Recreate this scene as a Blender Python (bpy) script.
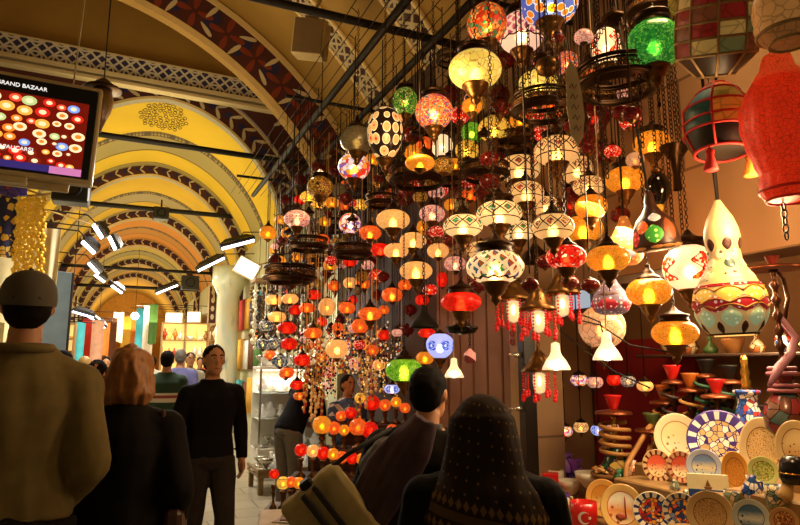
import bpy, math, random
from mathutils import Vector, Matrix, Euler, noise
R = math.radians; PI = math.pi
for o in list(bpy.data.objects): bpy.data.objects.remove(o)
SC = bpy.context.scene
COL = SC.collection
random.seed(7)

# ------------------------------------------------------------------ camera
FP, CX, CY, HZ, VX, EYE = 620.0, 400.0, 262.5, 365.0, 120.0, 1.55
PITCH = math.atan((HZ-CY)/FP)
YAW = math.atan((CX-VX)/FP*math.cos(PITCH))
cam_d = bpy.data.cameras.new('camera'); cam = bpy.data.objects.new('camera', cam_d); COL.objects.link(cam)
cam_d.sensor_width = 36; cam_d.lens = 36*FP/800; cam_d.clip_start = .05; cam_d.clip_end = 200
cam.location = (0, 0, EYE); cam.rotation_euler = (PI/2+PITCH, 0, -YAW)
SC.camera = cam
# ------------------------------------------------------------------ world, exposure
W = bpy.data.worlds.new('world'); SC.world = W; W.use_nodes = True
W.node_tree.nodes['Background'].inputs[0].default_value = (1, .72, .42, 1)
W.node_tree.nodes['Background'].inputs[1].default_value = .085
SC.view_settings.view_transform = 'Standard'; SC.view_settings.look = 'None'
SC.view_settings.exposure = 0; SC.view_settings.gamma = 1; SC.view_settings.use_curve_mapping = False
SC.cycles.max_bounces = 6; SC.cycles.transparent_max_bounces = 12; SC.cycles.sample_clamp_indirect = 3; SC.cycles.sample_clamp_direct = 20
SC.cycles.use_denoising = True

def light(name, kind, loc, power, color, size=.3, rot=None, sizey=None, spot=None, blend=.6):
    d = bpy.data.lights.new(name, kind); d.energy = power; d.color = color
    if kind == 'AREA':
        d.size = size
        if sizey: d.shape = 'RECTANGLE'; d.size_y = sizey
    else: d.shadow_soft_size = size
    if spot: d.spot_size = R(spot); d.spot_blend = blend
    o = bpy.data.objects.new(name, d); COL.objects.link(o); o.location = loc
    if rot: o.rotation_euler = rot
    return o
WARM = (1, .62, .28); WHITE = (1, .93, .8); YEL = (1, .86, .48)
# unseen fills added for vaults and stall glow; aisle floods, shop-front lamps
for Y, pw in ((9.6, 16), (13.5, 100), (18.5, 90), (23.5, 90), (28.5, 85), (33.5, 110), (41, 200)):
    light('vault_fill', 'AREA', (.45, Y, 3.0), pw, YEL, 1.6, (PI, 0, 0), 2.6)  # unseen uplights added along the street's middle to brighten the vault
for Y, pw in ((8.6, 110), (12, 150), (16, 160), (20, 160), (25, 170), (31, 190)):
    light('aisle_flood', 'AREA', (.4, Y, 3.9), pw, WHITE, .9, (0, 0, 0), .5)
light('near_vault_fill', 'AREA', (.2, 6.2, 3.6), 34, (1, .74, .4), 1.2, (PI, 0, 0))  # added fill that lifts the near vault, no fixture here
light('crossing_fill', 'AREA', (.2, 9.6, 4.6), 24, (1, .74, .4), 1.4, (R(200), 0, 0))  # added fill that lifts the crossing's tan walls, no fixture here
light('stall_fill', 'POINT', (2.0, 1.7, 3.3), 26, WARM, .15)  # added point lights that brighten the stall's lanterns and wall
light('stall_fill', 'POINT', (1.2, 2.6, 2.75), 26, WARM, .12)
light('stall_fill', 'POINT', (1.25, 4.4, 3.1), 20, WARM, .12)
light('stall_fill', 'POINT', (2.2, 1.5, 2.15), 30, WARM, .1)
light('stall_fill', 'POINT', (1.0, 5.6, 2.2), 16, WARM, .12)

def unit(px, py):
    a = (px-CX)/FP; b = (CY-py)/FP
    return cam.rotation_euler.to_matrix() @ Vector((a, b, -1))
def at(px, py, d): return Vector((0, 0, EYE)) + unit(px, py)*d
def onX(px, py, X): return at(px, py, X/unit(px, py).x)
def onY(px, py, Y): return at(px, py, Y/unit(px, py).y)
def onZ(px, py, Z): return at(px, py, (Z-EYE)/unit(px, py).z)

# ------------------------------------------------------------------ materials
def srgb(h):
    if isinstance(h, str): c = [int(h[i:i+2], 16)/255 for i in (0, 2, 4)]
    else: c = h
    return tuple(x/12.92 if x <= .04045 else ((x+.055)/1.055)**2.4 for x in c)+(1,)
class NT:
    def __init__(s, name):
        s.m = bpy.data.materials.new(name); s.m.use_nodes = True; s.t = s.m.node_tree
        s.b = s.t.nodes['Principled BSDF']; s.out = s.t.nodes['Material Output']
    def n(s, typ, **k):
        x = s.t.nodes.new('ShaderNode'+typ)
        for a, v in k.items(): setattr(x, a, v)
        return x
    def l(s, a, b): s.t.links.new(a, b)
    def math(s, op, a, b=None, c=None):
        x = s.n('Math', operation=op)
        for i, v in enumerate((a, b, c)):
            if v is None: continue
            if isinstance(v, (int, float)): x.inputs[i].default_value = v
            else: s.l(v, x.inputs[i])
        return x.outputs[0]
    def mix(s, f, a, b):
        x = s.n('Mix', data_type='RGBA')
        for i, v in ((0, f), (6, a), (7, b)):
            if isinstance(v, (int, float)): x.inputs[i].default_value = v
            elif isinstance(v, tuple): x.inputs[i].default_value = v
            else: s.l(v, x.inputs[i])
        return x.outputs[2]
    def coord(s, scale=(1, 1, 1)):
        c = s.n('TexCoord'); mp = s.n('Mapping'); mp.inputs['Scale'].default_value = scale
        s.l(c.outputs['Object'], mp.inputs[0]); return mp.outputs[0]
    def xyz(s, v):
        x = s.n('SeparateXYZ'); s.l(v, x.inputs[0]); return x.outputs
    def noise(s, v, sc, det=3):
        x = s.n('TexNoise'); s.l(v, x.inputs['Vector']); x.inputs['Scale'].default_value = sc; x.inputs['Detail'].default_value = det
        return x.outputs[0]
    def vor(s, v, sc, feat='F1', rnd=1):
        x = s.n('TexVoronoi', feature=feat); s.l(v, x.inputs['Vector']); x.inputs['Scale'].default_value = sc; x.inputs['Randomness'].default_value = rnd
        return x
    def ramp(s, f, stops, const=True):
        x = s.n('ValToRGB'); x.color_ramp.interpolation = 'CONSTANT' if const else 'LINEAR'
        e = x.color_ramp.elements
        while len(e) < len(stops): e.new(.5)
        for i, (p, c) in enumerate(stops): e[i].position = p; e[i].color = c
        s.l(f, x.inputs[0]); return x.outputs[0]
    def set(s, k, v):
        i = s.b.inputs[k]
        if isinstance(v, (int, float, tuple)): i.default_value = v
        else: s.l(v, i)
_mc = {}
def mat(name, col, rough=.6, metal=0, vary=.25, sc=6, emit=0, spec=None, bump=0):
    if name in _mc: return _mc[name]
    t = NT(name); c = srgb(col)
    v = t.coord()
    f = t.noise(v, sc, 4)
    d = tuple(x*(1-vary) for x in c[:3])+(1,); u = tuple(min(1, x*(1+vary)) for x in c[:3])+(1,)
    cc = t.mix(f, d, u)
    t.set('Base Color', cc); t.set('Roughness', rough); t.set('Metallic', metal)
    if spec is not None: t.set('Specular IOR Level', spec)
    if emit: t.set('Emission Color', c); t.set('Emission Strength', emit)
    if bump: t.set('Specular IOR Level', .12)
    if bump:
        b = t.n('Bump'); b.inputs['Strength'].default_value = bump; t.l(f, b.inputs['Height']); t.l(b.outputs[0], t.b.inputs['Normal'])
    _mc[name] = t.m; return t.m
def cells(name, cols, sc, edge=.04, ecol='1a120c', rough=.45, metal=0, emit=0, rnd=1, scale=(1, 1, 1)):
    """little coloured cells with dark joints"""
    if name in _mc: return _mc[name]
    t = NT(name); v = t.coord(scale)
    a = t.vor(v, sc, 'F1', rnd); b = t.vor(v, sc, 'DISTANCE_TO_EDGE', rnd)
    s = t.xyz(a.outputs['Color'])[0]
    c = t.ramp(s, [(i/len(cols), srgb(k)) for i, k in enumerate(cols)])
    e = t.math('GREATER_THAN', b.outputs['Distance'], edge)
    c = t.mix(e, srgb(ecol), c)
    t.set('Base Color', c); t.set('Roughness', rough); t.set('Metallic', metal)
    if emit: t.set('Emission Color', c); t.set('Emission Strength', emit)
    _mc[name] = t.m; return t.m

def shade_mat(name, kind, cols, emit=1.0, clear=.25, sc=6, dark='140a04'):
    """coloured glass of a lamp shade: glows, and lets the bulb inside be seen"""
    if name in _mc: return _mc[name]
    t = NT(name); v = t.coord(); X, Y, Z = t.xyz(v)
    C = [srgb(c) for c in cols]; D = srgb(dark)
    if kind == 'crackle':
        a = t.vor(v, sc, 'F1'); e = t.vor(v, sc, 'DISTANCE_TO_EDGE')
        br = t.xyz(a.outputs['Color'])[0]
        c = t.mix(br, C[0], C[-1])
        c = t.mix(t.math('GREATER_THAN', e.outputs['Distance'], .035), tuple(x*.45 for x in C[0][:3])+(1,), c)
    elif kind == 'mosaic':
        a = t.vor(v, sc, 'F1'); e = t.vor(v, sc, 'DISTANCE_TO_EDGE')
        c = t.ramp(t.xyz(a.outputs['Color'])[0], [(i/len(C), k) for i, k in enumerate(C)])
        c = t.mix(t.math('GREATER_THAN', e.outputs['Distance'], .05), D, c)
    elif kind == 'dots':
        a = t.vor(v, sc, 'F1', .35)
        c = t.ramp(a.outputs['Distance'], [(0, C[2 if len(C) > 2 else 0]), (.16, C[0]), (.42, D), (.5, C[1])])
    elif kind in ('band', 'diamond', 'flower'):
        n = {'band': 9, 'diamond': 12, 'flower': 6}[kind]
        th = t.math('ARCTAN2', Y, X)
        u = t.math('FRACT', t.math('MULTIPLY', th, n/(2*PI)))
        tri = t.math('MULTIPLY', t.math('ABSOLUTE', t.math('SUBTRACT', u, .5)), 2)
        e = t.noise(v, 5, 2); 
        base = t.mix(e, C[0], tuple(x*.8 for x in C[0][:3])+(1,))
        if kind == 'band':
            az = t.math('ABSOLUTE', t.math('SUBTRACT', Z, .12))
            q = t.math('SUBTRACT', t.math('MULTIPLY', tri, .3), az)        # >0 inside diamond
            line = t.math('LESS_THAN', t.math('ABSOLUTE', q), .035)
            inn = t.math('GREATER_THAN', q, .12)
            a = t.vor(v, 11, 'F1'); ic = t.ramp(t.xyz(a.outputs['Color'])[0], [(i/len(C[1:]), k) for i, k in enumerate(C[1:])])
            c = t.mix(inn, base, ic); c = t.mix(line, c, D)
            rim = t.math('LESS_THAN', t.math('ABSOLUTE', t.math('SUBTRACT', az, .4)), .02)
            c = t.mix(rim, c, D)
        elif kind == 'diamond':
            w2 = t.math('FRACT', t.math('ADD', t.math('MULTIPLY', th, n/(2*PI)), t.math('MULTIPLY', Z, 2.6)))
            w3 = t.math('FRACT', t.math('SUBTRACT', t.math('MULTIPLY', th, n/(2*PI)), t.math('MULTIPLY', Z, 2.6)))
            l1 = t.math('LESS_THAN', w2, .2); l2 = t.math('LESS_THAN', w3, .2)
            cell = t.math('MAXIMUM', l1, l2)
            a = t.vor(v, 6, 'F1'); ic = t.ramp(t.xyz(a.outputs['Color'])[0], [(i/len(C[1:]), k) for i, k in enumerate(C[1:])])
            zone = t.math('LESS_THAN', t.math('ABSOLUTE', t.math('SUBTRACT', Z, .1)), .52)
            k = t.mix(t.math('LESS_THAN', t.math('MULTIPLY', w2, w3), .22), ic, base); k = t.mix(cell, k, base)
            c = t.mix(zone, base, k)
            rim = t.math('LESS_THAN', t.math('ABSOLUTE', t.math('SUBTRACT', t.math('ABSOLUTE', t.math('SUBTRACT', Z, .1)), t.math('MULTIPLY_ADD', tri, .06, .52))), .03)
            c = t.mix(rim, c, D)
        else:
            az = t.math('DIVIDE', t.math('ABSOLUTE', Z), .6)
            rr = t.math('SQRT', t.math('ADD', t.math('MULTIPLY', az, az), t.math('MULTIPLY', t.math('SUBTRACT', 1, tri), t.math('SUBTRACT', 1, tri))))
            pet = t.math('MULTIPLY', t.math('SINE', t.math('MULTIPLY', t.math('ARCTAN2', az, t.math('SUBTRACT', u, .5)), 6)), .12)
            r2 = t.math('ADD', rr, pet)
            c = t.ramp(r2, [(0, C[2]), (.16, C[1]), (.42, D), (.48, C[0]), (.62, C[1]), (.7, base if False else C[0])])
    elif kind == 'tulip':
        base = C[0]
        th = t.math('ARCTAN2', Y, X); u = t.math('SUBTRACT', t.math('FRACT', t.math('MULTIPLY', th, 4/(2*PI))), .5)
        au = t.math('ABSOLUTE', u)
        zz = t.math('ADD', Z, 0)
        pet = t.math('SUBTRACT', t.math('MULTIPLY', t.math('ADD', .5, t.math('MULTIPLY', t.math('SINE', t.math('MULTIPLY', zz, 9)), .35)), .35), au)
        z1 = t.math('LESS_THAN', t.math('ABSOLUTE', zz), .55)
        m1 = t.math('MULTIPLY', t.math('GREATER_THAN', pet, 0), z1)
        a = t.vor(v, 9, 'F1'); ic = t.ramp(t.xyz(a.outputs['Color'])[0], [(0, C[1]), (.6, C[2]), (.8, C[0])])
        c = t.mix(m1, base, ic)
        line = t.math('MULTIPLY', t.math('LESS_THAN', t.math('ABSOLUTE', pet), .018), z1)
        c = t.mix(line, c, srgb('5a1408'))
    else:
        e = t.noise(v, sc, 3); c = t.mix(e, C[0], C[-1])
    t.set('Base Color', c); t.set('Roughness', .25); t.set('Emission Color', c); t.set('Emission Strength', emit)
    if clear:
        tr = t.n('BsdfRefraction'); tr.inputs['Roughness'].default_value = .5; tr.inputs['IOR'].default_value = 1.3; t.l(c, tr.inputs[0]); mx = t.n('MixShader'); mx.inputs[0].default_value = clear*1.3
        t.l(t.b.outputs[0], mx.inputs[1]); t.l(tr.outputs[0], mx.inputs[2]); t.l(mx.outputs[0], t.out.inputs[0])
    _mc[name] = t.m; return t.m

# ------------------------------------------------------------------ mesh building
class MB:
    def __init__(s): s.v = []; s.f = []; s.mi = []; s.sm = []
    def add(s, vs, fs, m=0, smooth=True, M=None):
        k = len(s.v)
        s.v += [tuple(M @ Vector(p)) if M is not None else tuple(p) for p in vs]
        for f in fs: s.f.append(tuple(i+k for i in f)); s.mi.append(m); s.sm.append(smooth)
        return s
    def box(s, a, b, m=0, M=None):
        x0, y0, z0 = a; x1, y1, z1 = b
        return s.add([(x0,y0,z0),(x1,y0,z0),(x1,y1,z0),(x0,y1,z0),(x0,y0,z1),(x1,y0,z1),(x1,y1,z1),(x0,y1,z1)],
              [(0,3,2,1),(4,5,6,7),(0,1,5,4),(1,2,6,5),(2,3,7,6),(3,0,4,7)], m, False, M)
    def bbox(s, a, b, m=0, M=None, e=.01):
        """bevelled box"""
        vs = []; c = [(a[i]+b[i])/2 for i in range(3)]; h = [abs(b[i]-a[i])/2 for i in range(3)]; e = min(e, min(h)*.5)
        idx = {}
        for sx in (-1, 1):
            for sy in (-1, 1):
                for sz in (-1, 1):
                    for ax in range(3):
                        p = [c[0]+sx*(h[0]-e), c[1]+sy*(h[1]-e), c[2]+sz*(h[2]-e)]; p[ax] = c[ax]+(sx, sy, sz)[ax]*h[ax]
                        idx[(sx, sy, sz, ax)] = len(vs); vs.append(p)
        fs = []
        for ax in range(3):
            for sg in (-1, 1):
                o = [i for i in range(3) if i != ax]; q = []
                for u, w in ((-1,-1),(1,-1),(1,1),(-1,1)):
                    k = [0, 0, 0]; k[ax] = sg; k[o[0]] = u; k[o[1]] = w; q.append(idx[(*k, ax)])
                fs.append(tuple(q))
        for ax in range(3):
            o = [i for i in range(3) if i != ax]
            for u in (-1, 1):
                for w in (-1, 1):
                    def g(sa, f):
                        k = [0, 0, 0]; k[ax] = sa; k[o[0]] = u; k[o[1]] = w; return idx[(*k, f)]
                    fs.append((g(-1, o[0]), g(1, o[0]), g(1, o[1]), g(-1, o[1])))
        for sx in (-1, 1):
            for sy in (-1, 1):
                for sz in (-1, 1): fs.append(tuple(idx[(sx, sy, sz, k)] for k in range(3)))
        return s.add(vs, fs, m, False, M)
    def lathe(s, prof, n=20, m=0, M=None, smooth=True, cap=True):
        vs = []; fs = []
        for r, z in prof:
            for i in range(n):
                a = 2*PI*i/n; vs.append((r*math.cos(a), r*math.sin(a), z))
        for j in range(len(prof)-1):
            for i in range(n):
                k = (i+1) % n; fs.append((j*n+i, j*n+k, (j+1)*n+k, (j+1)*n+i))
        if cap:
            if prof[0][0] > 1e-4: fs.append(tuple(range(n-1, -1, -1)))
            if prof[-1][0] > 1e-4: fs.append(tuple((len(prof)-1)*n+i for i in range(n)))
        return s.add(vs, fs, m, smooth, M)
    def tube(s, pts, r, n=6, m=0, M=None, cap=True, closed=False):
        pts = [Vector(p) for p in pts]; N = len(pts); rs = r if isinstance(r, (list, tuple)) else [r]*N
        vs = []; fs = []; up = None
        for i, p in enumerate(pts):
            if closed: t = pts[(i+1) % N]-pts[i-1]
            else: t = pts[min(i+1, N-1)]-pts[max(i-1, 0)]
            t.normalize()
            if up is None:
                up = Vector((0, 0, 1)) if abs(t.z) < .7 else Vector((1, 0, 0))
            u = (up-t*up.dot(t)).normalized(); w = t.cross(u); up = u
            rr = rs[i]; ra, rb = rr if isinstance(rr, tuple) else (rr, rr)
            for k in range(n):
                a = 2*PI*k/n; vs.append(p+u*ra*math.cos(a)+w*rb*math.sin(a))
        for j in range(N-1 if not closed else N):
            for k in range(n):
                q = (k+1) % n; jj = (j+1) % N
                fs.append((j*n+k, j*n+q, jj*n+q, jj*n+k))
        if cap and not closed: fs.append(tuple(range(n-1, -1, -1))); fs.append(tuple((N-1)*n+k for k in range(n)))
        return s.add(vs, fs, m, True, M)
    def ell(s, c, r, n=14, k=9, m=0, M=None):
        if not isinstance(r, (tuple, list)): r = (r, r, r)
        T = Matrix.Translation(c) @ Matrix.Diagonal((*r, 1))
        if M is not None: T = M @ T
        return s.lathe([(math.sin(PI*i/k), -math.cos(PI*i/k)) for i in range(k+1)], n, m, T, cap=False)
    def ring(s, R0, r, z=0, n=24, k=6, m=0, M=None):
        return s.tube([(R0*math.cos(2*PI*i/n), R0*math.sin(2*PI*i/n), z) for i in range(n)], r, k, m, M, closed=True)
    def chain(s, p0, p1, link=.028, r=.0028, m=0, M=None):
        p0 = Vector(p0); p1 = Vector(p1); L = (p1-p0).length; n = max(1, int(L/(link*.8)))
        for i in range(n):
            c = p0.lerp(p1, (i+.5)/n); T = Matrix.Translation(c) @ Matrix.Rotation(i % 2*PI/2, 4, 'Z') @ Matrix.Rotation(PI/2, 4, 'X')
            pts = [(math.cos(2*PI*q/8)*link*.3, math.sin(2*PI*q/8)*link*.5, 0) for q in range(8)]
            s.tube(pts, r, 4, m, (M @ T) if M is not None else T, closed=True)
        return s
    def mesh(s, name, mats):
        me = bpy.data.meshes.new(name); me.from_pydata(s.v, [], s.f)
        for mm in (mats if isinstance(mats, (list, tuple)) else [mats]): me.materials.append(mm)
        me.polygons.foreach_set('material_index', s.mi); me.polygons.foreach_set('use_smooth', s.sm)
        me.validate(clean_customdata=False); me.update()
        return me
    def build(s, name, mats, parent=None, loc=None):
        return link(name, s.mesh(name, mats), parent, loc)
def link(name, me, parent=None, loc=None, scale=None, rot=None):
    o = bpy.data.objects.new(name, me); COL.objects.link(o); o.parent = parent
    if loc is not None: o.location = loc
    if scale is not None: o.scale = scale if isinstance(scale, (tuple, list)) else (scale,)*3
    if rot is not None: o.rotation_euler = rot
    return o
def tag(o, label=None, cat=None, group=None, kind=None):
    if label: o['label'] = label
    if cat: o['category'] = cat
    if group: o['group'] = group
    if kind: o['kind'] = kind
    return o
def thing(name, label, cat, loc=(0, 0, 0), rot=(0, 0, 0), group=None, scale=None):
    o = bpy.data.objects.new(name, None); COL.objects.link(o); o.location = loc; o.rotation_euler = rot
    if scale: o.scale = (scale,)*3 if isinstance(scale, (int, float)) else scale
    return tag(o, label, cat, group)
def struct(o): o['kind'] = 'structure'; return o
def copy_tree(o, parent=None):
    c = o.copy(); COL.objects.link(c); c.parent = parent
    for ch in list(o.children): copy_tree(ch, c)
    return c
def text(s, size, name, m, parent, loc, rot=(PI/2, 0, 0), ext=.002, align='LEFT'):
    c = bpy.data.curves.new(name, 'FONT'); c.body = s; c.size = size; c.extrude = ext; c.align_x = align
    o = bpy.data.objects.new(name, c); COL.objects.link(o); bpy.context.view_layer.update()
    me = bpy.data.meshes.new_from_object(o.evaluated_get(bpy.context.evaluated_depsgraph_get())); bpy.data.objects.remove(o)
    me.materials.clear(); me.materials.append(m)
    return link(name, me, parent, loc, None, rot)
BRASS = mat('aged_brass', '6b4a24', .35, .9, .4, 8)
DBRASS = mat('dark_bronze', '33200f', .38, .85, .4, 8)
GBRASS = mat('polished_brass', 'b98a3a', .25, .95, .2, 8)
IRON = mat('black_iron', '14100c', .6, .5, .3)
BULB = mat('lit_bulb', 'ffd890', .4, emit=45, vary=0)
BULBW = mat('lit_white_bulb', 'fff4dc', .4, emit=10, vary=0)
# ------------------------------------------------------------------ the vaulted street
XL, XR, XC = -1.85, 2.75, .45
def Pz(x, off=0):
    a = 2.3+off; d = min(abs(x-XC)/a, 1)
    return 3.6+(2.55+off)*(1-d*d)**.55+.12*(1-d)
def pbig(off, n=60):
    r = 4.3+off; a0 = math.acos(min(1, (XR+.12+1.4)/r)); a1 = math.acos((XL+1.4)/r)
    return [(-1.4+r*math.cos(a1+(a0-a1)*i/n), 2+r*math.sin(a1+(a0-a1)*i/n)) for i in range(n+1)]
def prof(off, n=48):
    if off > 5: return pbig(off-10, n)
    a = 2.3+off; return [(XC-a*math.cos(PI*i/n), Pz(XC-a*math.cos(PI*i/n), off)) for i in range(n+1)]
# floor: pale marble slabs
t = NT('marble_slabs'); v = t.coord()
br = t.n('TexBrick'); t.l(v, br.inputs[0]); br.inputs['Scale'].default_value = 1; br.inputs['Brick Width'].default_value = .6; br.inputs['Row Height'].default_value = .4
br.inputs['Mortar Size'].default_value = .008
for i, c in ((1, 'b9ae94'), (2, 'a69b82'), (3, '5d5444')): br.inputs[i].default_value = srgb(c)
t.set('Base Color', t.mix(t.math('MULTIPLY', t.noise(v, 9), .4), br.outputs[0], srgb('7d725c'))); t.set('Roughness', .3)
FLOOR = t.m
struct(MB().box((-2.6, -1.5, -.12), (3.9, 46, 0)).build('floor', FLOOR))
# stone and plaster
t = NT('wall_stone'); v = t.coord()
X, Y, Z = t.xyz(v)
cmb = t.n('CombineXYZ'); t.l(t.math('ADD', X, Y), cmb.inputs[0]); t.l(Z, cmb.inputs[1])
br = t.n('TexBrick'); t.l(cmb.outputs[0], br.inputs[0]); br.inputs['Scale'].default_value = 1; br.inputs['Brick Width'].default_value = 1.7; br.inputs['Row Height'].default_value = .52
br.inputs['Mortar Size'].default_value = .009
for i, c in ((1, 'a88560'), (2, '94724e'), (3, '5a4128')): br.inputs[i].default_value = srgb(c)
t.set('Base Color', t.mix(t.math('MULTIPLY', t.noise(v, 3, 6), .7), br.outputs[0], srgb('7a5c3c'))); t.set('Roughness', .8)
b = t.n('Bump'); b.inputs['Strength'].default_value = .35; t.l(t.noise(v, 7, 6), b.inputs['Height']); t.l(b.outputs[0], t.b.inputs['Normal'])
STONE = t.m
TAN = mat('tan_plaster', '9c7830', .85, 0, .18, 1.6)
CREAM = mat('cream_plaster', 'cdb98a', .8, 0, .15, 2)
BORD = mat('cream_border', 'd9bd80', .7, 0, .08)
SHELLW = mat('pale_wall', 'b9b48c', .8, 0, .2, 2)
MAROON = mat('maroon_paint', '4a1c18', .75, 0, .3, 9)
NAVY = mat('navy_paint', '22204a', .75, 0, .3, 9)
LEAFC = mat('cream_leaf_paint', 'c9b890', .75, 0, .1)
REDL = mat('red_leaf_paint', '7c2f16', .75, 0, .2)
GREYP = mat('grey_plaster', 'a19a86', .85, 0, .15, 2)
# side walls (right one has the shop niche from Y .9 to 3.85, z .0 to 2.05)
NY0, NY1, NZ = .6, 3.78, 2.08
w = MB()
w.box((XR, -1.5, 0), (XR+.25, NY0, 4.9)); w.box((XR, NY0, NZ), (XR+.25, NY1, 4.9)); w.box((XR, NY1, 0), (XR+.25, 5.3, 4.9))
struct(w.build('wall_right', STONE))
w = MB(); w.box((XR, 5.3, 0), (XR+.25, 8.0, 4.9)); struct(w.build('wall_right_dark', mat('darkened_wall', '3c2616', .7, 0, .3, 2)))  # wall stretch coloured darker so the backdrop stays dim behind the lamps
w = MB(); w.box((XR, 8.3, 0), (XR+.25, 46, 4.4)); struct(w.build('wall_right_far', SHELLW))
w = MB(); w.box((XL-.25, -1.5, 0), (XL, 8.15, 7)); w.box((XL-.25, 8.15, 0), (XL, 46, 4.3)); w.box((-3, 8.15, 4.2), (XL, 11.1, 4.3))
struct(w.build('wall_left', SHELLW))
# shop interior behind the niche
SHOPW = mat('shop_back_plaster', '7d5a38', .85, 0, .25, 3)
w = MB(); w.box((3.75, .3, 0), (3.85, 4.4, 2.6)); w.box((3.0, 4.3, 0), (3.75, 4.4, 2.6)); w.box((3.0, .3, 0), (3.75, .4, 2.6)); w.box((3.0, .3, 2.5), (3.85, 4.4, 2.6))
struct(w.build('wall_shop', SHOPW))
# near vault
def vault(name, y0, y1, off, m, ny=2, thick=.12):
    pr = prof(off); b = MB(); vs = []; fs = []; n = len(pr)
    for j in range(ny+1):
        for (x, z) in pr: vs.append((x, y0+(y1-y0)*j/ny, z))
    for j in range(ny):
        for i in range(n-1): fs.append((j*n+i, j*n+i+1, (j+1)*n+i+1, (j+1)*n+i))
    b.add(vs, fs); b.add([(x, y, z+thick) for x, y, z in vs], [f[::-1] for f in fs])
    return struct(b.build(name, m))
vault('ceiling', -1.5, 8.05, 10.66, TAN)
# painted bands across the near vault
t = NT('geometric_paint'); X, Y, Z = t.xyz(t.coord())
def lattice(t, a, b, k):
    A = t.math('ABSOLUTE', t.math('SUBTRACT', t.math('FRACT', t.math('MULTIPLY', a, k)), .5)); B = t.math('ABSOLUTE', t.math('SUBTRACT', t.math('FRACT', t.math('MULTIPLY', b, k)), .5))
    l1 = t.math('LESS_THAN', t.math('ABSOLUTE', t.math('SUBTRACT', A, B)), .07); l2 = t.math('LESS_THAN', t.math('ABSOLUTE', t.math('SUBTRACT', t.math('ADD', A, B), .5)), .07)
    l3 = t.math('LESS_THAN', t.math('ABSOLUTE', t.math('SUBTRACT', t.math('SQRT', t.math('ADD', t.math('MULTIPLY', A, A), t.math('MULTIPLY', B, B))), .27)), .045)
    return t.math('MAXIMUM', t.math('MAXIMUM', l1, l2), l3)
c = t.mix(lattice(t, t.math('SUBTRACT', X, Z), Y, 2.3), srgb('40201c'), srgb('b8a67e'))
t.set('Base Color', c); t.set('Roughness', .8); GEO = t.m
t = NT('blue_tile_paint'); X, Y, Z = t.xyz(t.coord())
c = t.mix(lattice(t, X, t.math('ADD', Z, .02), 2.9), srgb('2e2a4e'), srgb('cfc6b0'))
t.set('Base Color', c); t.set('Roughness', .8); BLUET = t.m
def band(name, y0, y1, off, m, bm, bw=.05, depth=.04):
    b = MB()
    for (ya, yb, mi, of) in ((y0, y0+bw, 1, off-depth), (y0+bw, y1-bw, 0, off-depth+.01), (y1-bw, y1, 1, off-depth)):
        pr = prof(of); po = prof(off+.02); n = len(pr); vs = [(x, ya, z) for x, z in pr]+[(x, yb, z) for x, z in pr]+[(x, yb, z) for x, z in po]+[(x, ya, z) for x, z in po]
        fs = []
        for q in range(4):
            for i in range(n-1): fs.append((q*n+i, q*n+i+1, ((q+1) % 4)*n+i+1, ((q+1) % 4)*n+i))
        b.add(vs, fs, mi)
    return struct(b.build(name, [m, bm]))
band('ceiling_trim', 6.5, 6.95, 10.66, GEO, BORD)
band('ceiling_trim', 5.1, 5.55, 10.66, GEO, BORD)
band('ceiling_trim', 3.6, 4.05, 10.66, GEO, BORD)
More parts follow.
